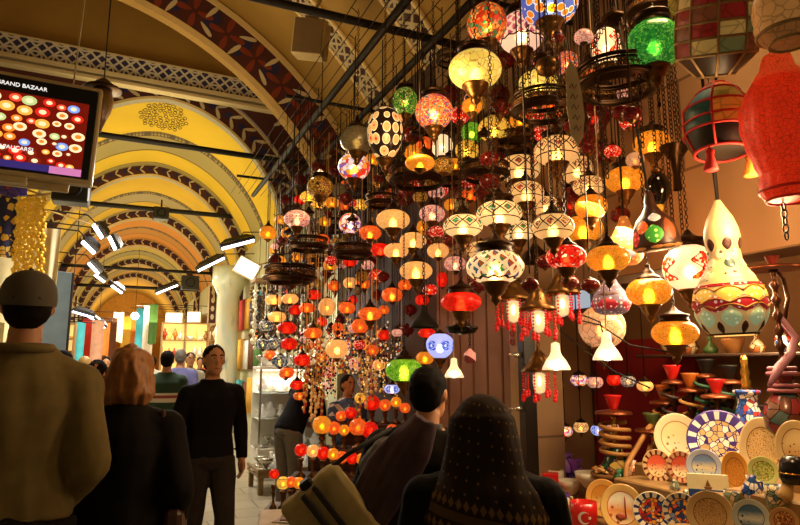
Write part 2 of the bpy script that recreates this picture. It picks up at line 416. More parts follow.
# arch ribs: painted front between two cream borders
def rib(name, Y, o0, o1, dy, leaf=.3, style=0, bw=.07):
    b = MB(); N = 60
    def strip(oa, ob, y, mi):
        A = prof(oa, N); B = prof(ob, N); b.add([(x, y, z) for x, z in A]+[(x, y, z) for x, z in B], [(i, i+1, N+2+i, N+1+i) for i in range(N)], mi, False)
    strip(o0, o0+bw, Y-.015, 1); strip(o0+bw, o1-bw, Y, 0); strip(o1-bw, o1, Y-.015, 1)
    A = prof(o0, N); b.add([(x, Y-.015, z) for x, z in A]+[(x, Y+dy, z) for x, z in A], [(i, i+1, N+2+i, N+1+i) for i in range(N)], 2)
    A = prof(o1, N); b.add([(x, Y-.015, z) for x, z in A]+[(x, Y+dy, z) for x, z in A], [(i, i+1, N+2+i, N+1+i) for i in range(N)], 1)
    for of in (o0+bw, o1-bw):
        A = prof(of, N); b.add([(x, Y-.015, z) for x, z in A]+[(x, Y, z) for x, z in A], [(i, i+1, N+2+i, N+1+i) for i in range(N)], 1)
    # leaves painted along the band
    mid = prof((o0+o1)/2, 240); L = 0; nxt = .1; k = 0; wb = (o1-o0)-2*bw
    for i in range(1, len(mid)-1):
        dx = mid[i][0]-mid[i-1][0]; dz = mid[i][1]-mid[i-1][1]; L += math.hypot(dx, dz)
        if L < nxt: continue
        nxt += leaf; k += 1
        ang = math.atan2(dz, dx); T = Matrix.Translation((mid[i][0], Y-.006, mid[i][1])) @ Matrix.Rotation(-ang, 4, 'Y')
        def leafm(cx, cz, l, wd, rot, mi, y=0):
            pts = []
            for q in range(10):
                a = 2*PI*q/10; px = l*math.cos(a); pz = wd*math.sin(a)*(1+.35*math.cos(a)); 
                pts.append((cx+px*math.cos(rot)-pz*math.sin(rot), y, cz+px*math.sin(rot)+pz*math.cos(rot)))
            b.add(pts, [tuple(range(10))], mi, False, T)
        if style == 0:
            for q in range(4): leafm(.28*wb*math.cos(q*PI/2+.2)*1.1, .28*wb*math.sin(q*PI/2+.2), .24*wb, .09*wb, q*PI/2+.2, 3)
            sgn = 1 if k % 2 else -1
            leafm(leaf*.5, sgn*.3*wb, .26*wb, .065*wb, sgn*.5, 4, -.003); leafm(leaf*.5-.05, -sgn*.26*wb, .26*wb, .065*wb, 1.3, 4, -.003)
            leafm(leaf*.5, 0, .4*wb, .22*wb, PI/2, 5, .003)
        else:
            leafm(-.02, .22*wb, .34*wb, .09*wb, .8, 4); leafm(-.02, -.22*wb, .34*wb, .09*wb, -.8, 4); leafm(leaf*.5, 0, .2*wb, .2*wb, 0, 5, .003)
    return struct(b.build(name, [MAROON, BORD, TAN if Y < 9 else GREYP, REDL, LEAFC, NAVY]))
rib('ceiling_arch', 8.0, 10, 10.64, .14, leaf=.48, bw=.085)
rib('ceiling_arch', 11.0, -.14, .3, .16, leaf=.3, style=1, bw=.045)
for Y in (16, 21, 26, 31, 36): rib('ceiling_arch', Y, -.1, .24, .16, leaf=.3, style=1, bw=.05)
# raised crossing between the first two arches: walls to 8.6, tan lunette with tile cornice
w = MB()
N = 60; A = prof(.3, N)
for i in range(N):      # wall over the arch
    (x0, z0), (x1, z1) = A[i], A[i+1]
    w.add([(x0, 10.95, z0), (x1, 10.95, z1), (x1, 10.95, 6.55), (x0, 10.95, 6.55)] if max(z0, z1) < 6.55 else [(x0, 10.95, z0), (x1, 10.95, z1), (x1, 10.95, max(z1, 6.56)), (x0, 10.95, max(z0, 6.56))], [(0, 1, 2, 3)], 1, False)
w.add([(-3.0, 10.95, 6.55), (3.1, 10.95, 6.55), (3.1, 10.95, 9), (-3.0, 10.95, 9)], [(0, 1, 2, 3)], 0, False)
for k in range(9):      # leaf pattern on the spandrels
    for q in range(3):
        cx = -1.5+k*.5+(q % 2)*.25; cz = 5.98-q*.36
        if cz > Pz(cx, .36)+.05:
            for s in (-1, 1):
                T = Matrix.Translation((cx+s*.1, 10.94, cz)) @ Matrix.Rotation(s*.5, 4, 'Y')
                w.add([(.11*math.cos(a*PI/4), 0, .035*math.sin(a*PI/4)) for a in range(8)], [tuple(range(8))], 2, False, T)
lun = struct(w.build('wall_lunette', [TAN, MAROON, LEAFC]))
w = MB(); w.box((-3.2, 8.12, 4.2), (-3, 11.1, 9)); struct(w.build('wall_crossing_left', TAN))
w = MB(); w.box((3.1, 8.12, 4.2), (3.3, 11.2, 9)); struct(w.build('wall_crossing_right', TAN))
w = MB(); w.box((-3.2, 8.0, 8.9), (3.5, 11.6, 9.05)); struct(w.build('ceiling_crossing', TAN))
w = MB(); A = prof(10.45, N)
for i in range(N):
    (x0, z0), (x1, z1) = A[i], A[i+1]
    w.add([(x0, 8.12, z0), (x1, 8.12, z1), (x1, 8.12, 9), (x0, 8.12, 9)], [(0, 1, 2, 3)], 0, False)
struct(w.build('wall_over_arch', TAN))
w = MB(); T = Matrix.Translation((XC, 0, 0)) @ Matrix.Rotation(R(1.6), 4, 'Y')
def cb(a, b_, m):
    (x0, y0, z0), (x1, y1, z1) = a, b_
    w.box(a, b_, m)
cb((-3.0, 10.84, 6.32), (3.1, 10.95, 6.64), 0); cb((-3.0, 10.78, 6.25), (3.1, 10.95, 6.32), 1); cb((-3.0, 10.83, 6.19), (3.1, 10.95, 6.25), 2); cb((-3.0, 10.77, 6.14), (3.1, 10.95, 6.19), 1); cb((-3.0, 10.83, 6.64), (3.1, 10.95, 6.67), 1)
cor = struct(w.build('trim_cornice', [BLUET, CREAM, GREYP]))
for o_ in (lun, cor):
    for v_ in o_.data.vertices: v_.co.y -= (2.75-v_.co.x)*.035
# bays of the long vault, stripes of yellow and grey paint
def bay_mat(name, main, alt, y0):
    t = NT(name); v = t.coord(); X, Y, Z = t.xyz(v); u = t.math('DIVIDE', t.math('SUBTRACT', Y, y0), 5)
    A, G, L = srgb(main), srgb(alt), srgb('4c3a24')
    c = t.ramp(u, [(0, G), (.1, L), (.115, A), (.42, A), (.5, L), (.53, srgb('a89c6a')), (.545, L), (.56, G), (.74, L), (.755, A), (.93, L), (.945, G)])
    f = t.noise(v, 1.3, 5); c = t.mix(t.math('MULTIPLY', f, .55), c, tuple(x*.55 for x in srgb(main)[:3])+(1,))
    pat = t.vor(v, 14, 'DISTANCE_TO_EDGE', .2)
    zone = t.math('MULTIPLY', t.math('GREATER_THAN', u, .5), t.math('LESS_THAN', u, .56))
    c = t.mix(t.math('MULTIPLY', zone, t.math('LESS_THAN', pat.outputs['Distance'], .15)), c, L)
    t.set('Base Color', c); t.set('Roughness', .85); return t.m
for i, (Y, a, g) in enumerate(((11, 'dcb61c', '8f8458'), (16, 'd0a820', '94896a'), (21, 'c8801e', 'b07a28'), (26, 'b89a3c', '8d8050'), (31, 'c08c30', '908050'))):
    vault('ceiling_bay', Y+.1, Y+5, .16, bay_mat('vault_paint_%s' % 'abcde'[i], a, g, Y), 1)
vault('ceiling_bay', 36.4, 46, .16, mat('ochre_vault', 'b98a30', .85), 1)
# arabesque medallion painted near the crown of the first bay
w = MB()
c = onZ(166, 127, 6.2)
for k in range(60):
    a = k*2.4; r = .03+.34*math.sqrt(k/60); x = XC+.02+r*math.cos(a)*1.2; y = c.y+.0+r*math.sin(a)*2.0
    def zz(x_, y_): return Pz(x_, .16)-.012
    pts = []
    for q in range(9):
        b_ = 2*PI*q/9; xx = x+.035*math.cos(b_); yy = y+.07*math.sin(b_); pts.append((xx, yy, zz(xx, yy)))
    w.tube(pts, .006, 4, closed=True)
struct(w.build('ceiling_medallion', mat('medallion_paint', '3a2d1c', .8)))
# end wall in ochre plaster
w = MB(); w.box((-2.6, 45.8, 0), (3.9, 46, 7)); struct(w.build('wall_end', mat('end_plaster', 'd89a3c', .8, emit=.0)))
# painted pilasters under the arches
for Y in (11, 16, 21, 26, 31, 36):
    for x0, x1, nm in ((XL, XL+.22, 'left'), (XR-.22, XR, 'right')):
        b = MB(); b.box((x0, Y, 0), (x1, Y+.4, 4.1), 0); b.box((x0-.0, Y-.012, 2.9), (x1, Y, 4.1), 1)
        for k in range(4):
            b.add([(x0+.11+.06*math.cos(a*PI/3), Y-.018, 3.1+k*.27+.1*math.sin(a*PI/3)) for a in range(6)], [tuple(range(6))], 2, False)
        struct(b.build('wall_pilaster_'+nm, [CREAM, MAROON, LEAFC]))
# iron tie rods across the arches and the thick cable beam
IR = IRON
def rod(name, p0, p1, r, label, sag=0):
    b = MB(); p0, p1 = Vector(p0), Vector(p1)
    b.tube([p0.lerp(p1, i/12)-Vector((0, 0, sag*4*(i/12)*(1-i/12))) for i in range(13)], r, 8)
    return tag(b.build(name, IR), label, 'tie rod')
rod('tie_rod', (-3.0, 10.3, 5.12), (3.15, 10.5, 5.12), .05, 'thick black iron tie rod across the nearest yellow arch')
rod('tie_rod', (-1.55, 15.8, 5.28), (2.5, 15.8, 5.28), .06, 'black iron tie rod across the second yellow arch')
rod('tie_rod', (-1.8, 20.8, 4.5), (2.72, 20.8, 4.5), .05, 'black iron tie rod across the orange arch')
rod('tie_rod', (-1.7, 25.8, 4.5), (2.65, 25.8, 4.5), .06, 'farthest thin black tie rod, beyond the orange arch')
p = onZ(290, 20, 4.6)
q = onZ(442, 47, 4.25)
rod('cable_beam', (-2.2, q.y, 4.3), (XR, q.y, 4.3), .035, 'thick dark pole running across the vault above the lamps', .0)
# hanging rods of the lamp stall
ZR = 3.9
for k in range(15):
    X = 1.25+k*.1
    b = MB(); thick = k in (3, 7)
    b.tube([(X, .7, ZR), (X, 8.55 if X < 2.4 else 7.98, ZR)], .03 if thick else .0035, 6)
    tag(b.build('ceiling_rail', IRON), 'thick dark iron rail running above the hanging lamps' if thick else 'thin wire rail hidden among the tops of the lamp chains', 'rail', 'thick rails over the lamp stall' if thick else 'thin rails over the lamp stall')
for Y in (1.2, 3.2, 5.2, 7.8):
    b = MB(); b.tube([(1.2, Y, ZR+.03), (XR, Y, ZR+.03)], .018, 6); tag(b.build('cross_rail', IRON), 'dark cross rail fixed to the wall above the lamps', 'rail', 'cross rails over the lamp stall')
# loudspeaker under the vault
p = onX(311, 40, 1.6)
s = thing('loudspeaker', 'cream box loudspeaker hanging under the vault between two painted bands', 'loudspeaker', p, (R(12), R(8), R(-28)))
b = MB(); b.bbox((-.17, -.13, -.19), (.17, .13, .19), e=.02); b.build('cabinet', mat('cream_plastic', 'a58f5c', .5), s)
b = MB(); b.bbox((-.15, -.145, -.17), (.15, -.13, .17), e=.01); b.build('grille', mat('brown_grille', '6d5530', .9), s)
b = MB(); b.tube([(0, 0, .19), (0, .05, .34), (.05, .2, .62)], .02, 6); b.ring(.05, .012, .24, 12); b.build('bracket', mat('cream_plastic', 'a58f5c'), s)
# ------------------------------------------------------------------ television
SCRX0, SCRX1, SCZ0, SCZ1, TY = -1.52, -.315, 2.9, 3.53, 4.8
PLBZ = mat('beige_plastic', 'a29470', .45)
tv = thing('television', 'wall television in a beige frame showing rows of glowing lamps', 'television', (-.92, TY, 2.84), (R(-3), R(1.5), 0))
ox = -.92
b = MB(); b.bbox((SCRX0-.05-ox, .01, 0), (SCRX1+.045-ox, .11, .75), e=.012)
b.build('case', PLBZ, tv)
b = MB(); b.bbox((SCRX0-.02-ox, 0, .03), (SCRX1+.02-ox, .012, .715), e=.003); b.build('screen_surround', mat('tv_black', '0a0a0a', .3), tv)
BX0, BX1, BZ0, BZ1 = SCRX0-ox+.02, SCRX1-ox-.03, .075, .60
rl = random.Random(3)
scols = ['e0281a', 'ff8a28', 'fff0c0', 'ffb848', '7a2010', '7fa8ff', 'c0d890', 'ff5030']
ems = [mat('screen_back', '7c1408', .5, emit=.55, vary=.3, sc=9)]+[mat('screen_'+c, c, .5, emit=.95, vary=.1) for c in scols]
b = MB(); b.add([(BX0, -.002, BZ0), (BX1, -.002, BZ0), (BX1, -.002, BZ1), (BX0, -.002, BZ1)], [(0, 1, 2, 3)], 0, False)
for row in range(7):
    z = BZ1-.05-row*.073; r = .05-row*.002; x = BX0+.03+(row % 2)*.05
    while x < BX1-.04:
        rr = r*rl.uniform(.6, 1.05); xx = x+rl.uniform(-.015, .015); zz = min(max(z+rl.uniform(-.02, .02), BZ0+rr), BZ1-rr)
        xx = min(max(xx, BX0+rr), BX1-rr)
        m = 1+rl.choice([0, 0, 1, 1, 2, 2, 3, 3, 5, 6, 7, 7, 4] if row < 5 else [0, 4, 4, 2, 3, 1])
        for q, (s_, mm, dy) in enumerate(((1, m, 0), (.5, 3 if m != 3 else 2, .001))):
            b.add([(xx+rr*s_*math.cos(2*PI*k/14), -.004-dy, zz+rr*s_*.75*math.sin(2*PI*k/14)) for k in range(14)], [tuple(range(14))], mm, False)
        x += rr*2+.012
pic = b.build('picture', ems, tv)
WTXT = mat('screen_white', 'f4f4f0', emit=1.0, vary=0)
text('THE GRAND BAZAAR', .041, 'caption', WTXT, pic, (BX1-.29-.385, -.004, .642))
text('KAPALIÇARŞI', .038, 'caption', WTXT, pic, (BX1-.40-.14, -.012, .175))
b = MB(); b.box((BX0, -.006, .045), (BX1, -.003, .095), 0); b.box((BX1-.2, -.008, .04), (BX1, -.005, .092), 1)
b.build('ticker_bar', [mat('ticker_violet', '3b2f86', emit=.6), mat('ticker_pink', 'd080c0', emit=.8)], pic)
b = MB(); b.bbox((-.25, .02, -.05), (.25, .09, 0), e=.008); b.tube([(-.1, .06, .7), (-.1, .1, 3.2)], .006, 6); b.tube([(.45, .06, .7), (.45, .1, 3.2)], .006, 6); b.bbox((-.15, .1, -.05), (.5, .14, .72), e=.008); b.build('bracket', PLBZ, tv)
# old pendant light on a rod right of the television
p = onY(103, 92, 5.6)
s = thing('pendant_light', 'dim glass pendant on a long thin rod just right of the television', 'pendant light', p)
b = MB(); b.tube([(0, 0, .1), (0, 0, 2.2)], .006, 5); b.build('rod', IRON, s)
b = MB(); b.lathe([(.01, .13), (.05, .1), (.09, .06), (.15, .03), (.15, .015), (.08, .01)], 16); b.build('cap', DBRASS, s)
b = MB(); b.lathe([(.07, .01), (.09, -.08), (.075, -.18), (.04, -.26), (.01, -.36)], 12); b.build('glass', mat('dusty_glass', '6b4f2c', .3), s)

# ------------------------------------------------------------------ stalls on the left
def cloth(name, x0, x1, z0, z1, y, m, label, cat='textile', group=None, folds=5, amp=.03, seed=0, yaw=0):
    """a hanging cloth with soft folds and a real thickness"""
    nx, nz = 16, 10; vs = []
    for j in range(nz+1):
        for i in range(nx+1):
            u, v_ = i/nx, j/nz
            x = x0+(x1-x0)*u; z = z0+(z1-z0)*v_+(.03*math.sin(u*7+seed) if j == 0 else 0)
            d = amp*math.sin(u*folds*PI+seed)*(1.2-v_)
            vs.append(((x-x0), d, z))
    fs = [(j*(nx+1)+i, j*(nx+1)+i+1, (j+1)*(nx+1)+i+1, (j+1)*(nx+1)+i) for j in range(nz) for i in range(nx)]
    b = MB(); b.add(vs, fs); b.add([(x, y_+.012, z) for x, y_, z in vs], [f[::-1] for f in fs])
    k = len(vs); edge = [i for i in range(nx+1)]+[(j*(nx+1)+nx) for j in range(1, nz+1)]+[nz*(nx+1)+i for i in range(nx-1, -1, -1)]+[j*(nx+1) for j in range(nz-1, 0, -1)]
    b.add([vs[e] for e in edge]+[(vs[e][0], vs[e][1]+.012, vs[e][2]) for e in edge], [(i, (i+1) % len(edge), (i+1) % len(edge)+len(edge), i+len(edge)) for i in range(len(edge))], 0)
    o = b.build(name, m); o.location = (x0, y, 0); o.rotation_euler.z = yaw
    tag(o, label, cat, group); return o
ARAB = cells('arabesque_cloth', ['d9a52c', '1c1c50', '1c1c50', '241a44', 'e8c050'], 13, .06, '14143c')
VIO = cells('violet_cloth', ['4a3a96', '5a44a8', 'b04838', '4838a0'], 7, .05, '30288a')
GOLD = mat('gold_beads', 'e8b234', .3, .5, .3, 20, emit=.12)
PALE = mat('pale_cloth', 'd8c9a0', .8)
Y0 = 9.0
def q(px, py, Y=Y0): return onY(px, py, Y)
b = MB(); a_, c_ = q(-10, 193), q(72, 192); b.tube([a_, q(30, 196), c_], .018, 6); b.tube([q(20, 187), q(92, 214, 10)], .015, 6); b.tube([q(45, 168), q(92, 212, 10)], .012, 6)
b.tube([q(40, 208), q(98, 226, 10)], .012, 6)
tag(b.build('hanging_rack', mat('brass_pipe', 'a8844a', .4, .6)), 'thin brass pipes holding the gold beads and cloths at upper left', 'rack')
def rectcloth(px0, px1, py0, py1, Y, m, label, **k):
    A, B = onY(px0, py0, Y), onY(px1, py1, Y)
    return cloth(k.pop('name', 'hanging_cloth'), A.x, B.x, onY(px0, py1, Y).z, A.z, Y, m, label, **k)
rectcloth(-14, 27, 167, 193, 8.9, VIO, 'violet cloth with red curls hanging directly below the television', folds=2)
rectcloth(-14, 20, 196, 254, 8.8, ARAB, 'navy cloth with gold arabesques at the left edge behind the beads', folds=3)
# gold coin bead strands, each strand its own thing
for k in range(7):
    p0 = q(19+k*4.2, 198+(k % 2)*2, 8.7); p1 = q(14+k*4.2+(2 if k > 4 else 0), 283+random.uniform(-8, 8), 8.7)
    b = MB(); n = 24
    for i in range(n):
        c = p0.lerp(p1, i/n)+Vector((.015*math.sin(i*1.7+k), .01*math.cos(i*2.3), 0)); b.ell(c, (.03, .03, .032), 8, 5)
    tag(b.build('bead_strand', GOLD), 'shiny gold bead strand hanging with others left of the cap wearer', 'bead strand', 'gold bead strands under the television')
rectcloth(44, 56, 228, 288, 8.9, PALE, 'cream scarf hanging right of the gold bead strands', folds=3)
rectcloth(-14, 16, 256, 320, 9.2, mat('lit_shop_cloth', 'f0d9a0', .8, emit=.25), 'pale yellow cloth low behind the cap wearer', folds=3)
# blue-grey panel with an arched cut beside the beads
A = q(46, 262, 10.0); B = q(71, 350, 10)
s = thing('partition_screen', 'blue-grey panel leaning beside the left stall behind the capped man', 'panel', (A.x, 10.0, 0), (0, 0, R(38)))
b = MB(); b.bbox((0, 0, 1.2), (.42, .05, A.z-.1), e=.01); b.build('board', mat('blue_grey_panel', '66757a', .35, .2), s)
b = MB(); b.bbox((-.03, -.01, .0), (0, .07, A.z), e=.005); b.bbox((.42, -.01, 0), (.45, .07, A.z-.1), e=.005); b.build('frame', mat('dark_wood', '2c1b10', .5), s)
# generic hanging goods along both sides of the street far away
rr = random.Random(11)
TC = {'orange': 'e08434', 'red': 'b3281c', 'pale pink': 'd8a890', 'turquoise': '3fa6b0', 'cream': 'e8dcb4', 'gold': 'd8a030', 'dark blue': '26325e', 'green': '4f7a3a', 'white': 'f0e8d4', 'brown': '6a3c20'}
def ctex(c): return mat('cloth_'+c.replace(' ', '_'), TC[c], .8, 0, .3, 7, emit=.05)
spots = [(77, 322, 9, 52, 'turquoise', 17), (88, 318, 10, 44, 'red', 20), (97, 320, 9, 40, 'pale pink', 19), (104, 322, 8, 34, 'orange', 22), (111, 318, 7, 44, 'brown', 24),
         (118, 312, 8, 30, 'cream', 26), (126, 316, 7, 34, 'gold', 28), (134, 314, 7, 30, 'orange', 30), (141, 308, 8, 46, 'turquoise', 27), (148, 306, 7, 50, 'white', 25), (153, 304, 6, 40, 'green', 23)]
for (px, py, w_, h_, c, Y) in spots:
    rectcloth(px-w_/2, px+w_/2, py, py+h_, Y, ctex(c), '%s cloth hung in the far street, about %s' % (c, {77: 'beside the blue-grey panel', 88: 'above the small heads on the left', 97: 'between a red and an orange cloth', 104: 'left of a brown cloth', 111: 'right of an orange cloth', 118: 'above the blond woman, palest one', 126: 'right of the cream cloth', 134: 'left of a turquoise cloth', 141: 'between orange and white cloths', 148: 'right of a turquoise cloth', 153: 'nearest the far shelves'}[px]), folds=2, seed=px)
for (px, py, w_, h_, c, Y) in spots:
    A = onY(px, py, Y); b = MB(); side = XL if px < 122 else XR; b.tube([(side, Y+.01, A.z-.01), (A.x+(.4 if side < 0 else -.4), Y+.01, A.z-.01)], .012, 5)
    tag(b.build('cloth_rail', IRON), 'thin rail from the wall carrying the %s cloth' % c if c not in ('orange', 'turquoise') else 'thin rail carrying the %s %s cloth' % ('farther' if Y > 23 else 'nearer', c), 'rail')
gr_ = random.Random(17)
for side, y0_, y1_ in ((-1, 11.5, 16.2), (-1, 20.8, 26.5), (1, 13.4, 16.2), (1, 26, 40), (-1, 35, 44)):
    y = y0_
    while y < y1_:
        w_ = gr_.uniform(.35, .7)
        for lv in range(3):
            z = .5+lv*.95; c = gr_.choice(list(TC)); h_ = gr_.uniform(.6, .88)
            if side > 0 and 12.0 < y < 13.4: continue
            x = (XL+.02) if side < 0 else XR-.02; b = MB(); n = 8
            vs = [(x-side*(.05+.03*math.sin(i*1.9+y)), y+w_*i/n, z+zz_) for zz_ in (0, h_) for i in range(n+1)]; vb = [(x, v_[1], v_[2]) for v_ in vs]
            m_ = n+1; b.add(vs+vb, [(i, i+1, m_+i+1, m_+i) for i in range(n)]+[(2*m_+i, 3*m_+i, 3*m_+i+1, 2*m_+i+1) for i in range(n)]+[(i, 2*m_+i, 2*m_+i+1, i+1) for i in range(n)]+[(m_+i, m_+i+1, 3*m_+i+1, 3*m_+i) for i in range(n)]+[(0, m_, 3*m_, 2*m_), (n, 2*m_+n, 3*m_+n, m_+n)])
            tag(b.build('wall_textile', ctex(c)), 'small %s cloth hung on the %s wall of the far street, %s row' % (c, 'left' if side < 0 else 'right', ('lowest', 'middle', 'upper')[lv]), 'textile', '%s cloths on the %s wall row %d' % (c, 'left' if side < 0 else 'right', lv))
        y += w_+.06
# lit shelving shops on the far right side and left side of the street
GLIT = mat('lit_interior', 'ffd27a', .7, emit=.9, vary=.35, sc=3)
SHW = mat('shelf_wood', '8d6a3a', .6)
def shelf_shop(name, X, y0, y1, z1, label, side, levels=5, n=9, seed=1, cols=('e8c060', 'c87830', 'f4e6c0', '7a4a20', 'b8b0a0')):
    r = random.Random(seed); s = thing(name, label, 'shop shelves', (X, y0, 0)); sx = -1 if side > 0 else 1
    b = MB(); b.box((0, 0, .0), (sx*.04, y1-y0, z1)); b.build('lit_back', GLIT, s)
    b = MB()
    for k in range(levels+1): z = .5+(z1-.5)*k/levels; b.bbox((0, 0, z-.02), (sx*.34, y1-y0, z), e=.004)
    for k in range(4): y = (y1-y0)*k/3; b.bbox((0, y-.02, 0), (sx*.34, y+.02, z1), e=.004)
    b.build('shelving', SHW, s)
    return s, [(X+sx*.22, y0+.15+(y1-y0-.3)*i/(n-1), .5+(z1-.5)*k/levels) for k in range(levels) for i in range(n)]
vm = [mat('ware_'+str(i), c, .35, .2 if i else 0, emit=.1) for i, c in enumerate(('e8c060', 'c87830', 'f4e6c0', '8a5a28', 'd0c8b8', 'b03a20'))]
vprof = [[(.03, 0), (.07, .05), (.08, .12), (.03, .2), (.045, .26)], [(.06, 0), (.1, .06), (.11, .1)], [(.03, 0), (.05, .1), (.09, .15), (.03, .25), (.02, .32)]]
vmesh = {}
def vessel(p, i, k, sc, label, group, name='vase', cat='vase'):
    if (i, k) not in vmesh: b = MB(); b.lathe(vprof[i], 12); vmesh[(i, k)] = b.mesh('vase', vm[k])
    return tag(link(name, vmesh[(i, k)], None, p, sc), label, cat, group)
for (X, y0, y1, z1, lab, sd, sh) in ((XR-.02, 21.7, 25.7, 3.2, 'tall lit golden shelves on the right side of the far street', 1, 3), (XR-.02, 16.6, 20.4, 2.7, 'lit shelves of pale wares just beyond the pale pillar', 1, 5), (XL+.02, 16.5, 20.5, 3.0, 'lit golden shelves on the left side of the far street', -1, 9), (XL+.02, 27, 35, 3.2, 'farthest lit shelves on the left side of the street', -1, 12)):
    s, pts = shelf_shop('shop_shelves', X, y0, y1, z1, lab, sd, seed=sh)
    r = random.Random(sh)
    for p in pts:
        vessel(p, r.randrange(3), r.randrange(6), r.uniform(.9, 1.3), 'small ware standing on the '+lab.split(' on ')[0].split(' just')[0]+(' right' if sd > 0 else ' left')+(' near' if y0 < 21 else ' far'), 'wares on '+lab)
def kiosk(px0, px1, py0, py1, Y, lab, side, seed, nl=4, nc=9):
    A, B = onY(px0, py0, Y), onY(px1, py1, Y); r = random.Random(seed); s = thing('shop_shelves', lab, 'shop shelves', (A.x, Y, 0)); w_ = B.x-A.x; z0 = max(B.z, .3); H = A.z
    b = MB(); b.box((0, .3, 0), (w_, .34, H)); b.build('lit_back', GLIT, s)
    b = MB(); zs = [z0+(H-z0)*k/nl for k in range(nl+1)]
    for z in zs: b.bbox((0, 0, z-.02), (w_, .3, z), e=.004)
    for x in (0, w_/2, w_): b.bbox((x-.02, 0, 0), (x+.02, .3, H), e=.004)
    b.build('shelving', SHW, s)
    for k in range(nl):
        for i in range(nc):
            if abs((i+.5)/nc-.5) < .04: continue
            q_ = r.randrange(3)
            vessel((A.x+w_*(i+.5)/nc, Y+.1, zs[k]+.001), q_, r.choice([0, 0, 1, 2, 3, 4, 5]), r.uniform(.8, 1.2)*(H-z0)/nl*1.9, 'golden-lit ware on %s shelf of the %s' % (['lowest', 'second', 'third', 'top'][k], lab), 'wares on the %s row %d' % (lab, k))
kiosk(163, 206, 322, 392, 17.5, 'golden shelves facing the camera beside the pale pillar', 1, 31)
kiosk(44, 70, 322, 385, 12.2, 'golden shelves facing the camera behind the capped man', -1, 33, 4, 6)
light('kiosk_lamp', 'POINT', (1.7, 16.6, 2.3), 30, YEL, .2); light('kiosk_lamp', 'POINT', (-1.2, 11.5, 2.4), 30, YEL, .2)
# awnings / sign boxes above the far shops
SIGN = mat('sign_white', 'f4efdc', emit=.8, vary=.1)
for (px, py, w_, h_, Y, sd, lab) in ((247, 268, 24, 20, 12.4, 1, 'tilted white lit sign panel right of the pale pillar'), (174, 318, 18, 12, 21.4, 1, 'round-cornered cream sign over the golden shelves'), (194, 317, 14, 12, 21.2, 1, 'small cream sign right of the round-cornered one')):
    A, B = onY(px-w_/2, py-h_/2, Y), onY(px+w_/2, py+h_/2, Y)
    s = thing('shop_sign', lab, 'sign', ((A.x+B.x)/2, Y, (A.z+B.z)/2), (0, R(28 if px == 247 else 0), R(-20)))
    hw, hh = (B.x-A.x)/2, (A.z-B.z)/2
    b = MB(); b.bbox((-hw, 0, -hh), (hw, .1, hh), e=.02); b.tube([(0, .05, 0), Euler((0, R(28 if px == 247 else 0), R(-20))).to_matrix().inverted() @ Vector((2.74-(A.x+B.x)/2, .1, .2))], .02, 5); b.build('box', mat('sign_edge', 'b8a070', .5), s)
    b = MB(); b.bbox((-hw*.9, -.012, -hh*.86), (hw*.9, 0, hh*.86), e=.005); b.build('face', SIGN, s)
# flood lamps
FH = mat('flood_housing', '1c1812', .5)
def flood(px, py, Y, L, tilt, yaw, label, blue=False, arm=.5):
    c = onY(px, py, Y); s = thing('flood_lamp', label, 'flood lamp', c, (0, R(tilt), R(yaw)))
    b = MB(); b.bbox((-L/2, -.07, 0), (L/2, .09, .07), e=.012); b.add([(-L/2, -.07, .07), (L/2, -.07, .07), (L*.3, 0, .15), (-L*.3, 0, .15)], [(0, 1, 2, 3)], 0, False); b.build('housing', FH, s)
    b = MB(); b.bbox((-L*.46, -.085, -.03), (L*.46, .06, 0), e=.008); b.build('tube', mat('flood_blue', 'c8d8ff', emit=5, vary=0) if blue else mat('flood_white', 'f4f4ff', emit=5, vary=0), s)
    im = Euler((0, R(tilt), R(yaw))).to_matrix().inverted(); wx = (-1.84 if px < 150 else 2.74); e_ = im @ Vector((wx-c.x, .25, .35)); b = MB(); b.tube([(0, .02, .06), e_*.12+im @ Vector((0, 0, .2)), e_], .012, 5); b.build('arm', FH, s)
for a in ((98.5, 231, 10.5, .27, 55, 10, 'brightest white tube lamp at the upper left, highest of the row'), (113, 243, 11.5, .27, 62, 10, 'white tube lamp right of the highest one at left'), (89, 247, 10.4, .27, 42, 10, 'white tube lamp tucked below the highest one at left'),
          (94, 268, 13, .3, 45, 10, 'white tube lamp in the middle of the left row'), (100, 278, 14.5, .27, 35, 10, 'white tube lamp second lowest in the left row'), (117, 289, 16, .32, 35, 10, 'white tube lamp at the lower right end of left row'),
          (97, 322, 20, .6, 35, 10, 'small white tube lamp low over the far left goods'),
          (238, 244, 11.6, .66, -18, -10, 'black flood lamp with white tube nearest the hanging lamps'), (211, 264, 14.4, .7, -30, -10, 'black flood lamp in the middle of the right row'), (167, 289, 19.5, .7, -25, -10, 'smallest black flood lamp, lowest of the right row')): flood(*a)
flood(83, 314, 16, .5, 15, 10, 'bluish white lamp glowing low on the left behind the capped man', True)
for (px, py, Y, r_, lab) in ((99, 323, 24, .22, 'round white glowing lamp left of the far signs'), (135, 316, 26, .24, 'round white glowing lamp above the blond woman'), (69, 335, 13, .1, 'small warm bulb beside the left panel')):
    b = MB(); b.ell((0, 0, 0), r_*.6); b.tube([(0, 0, r_*.5), (0, 0, 2.6)], .008, 5, 1); o = b.build('globe_light', [BULBW, IRON], None, onY(px, py, Y)); tag(o, lab, 'light')
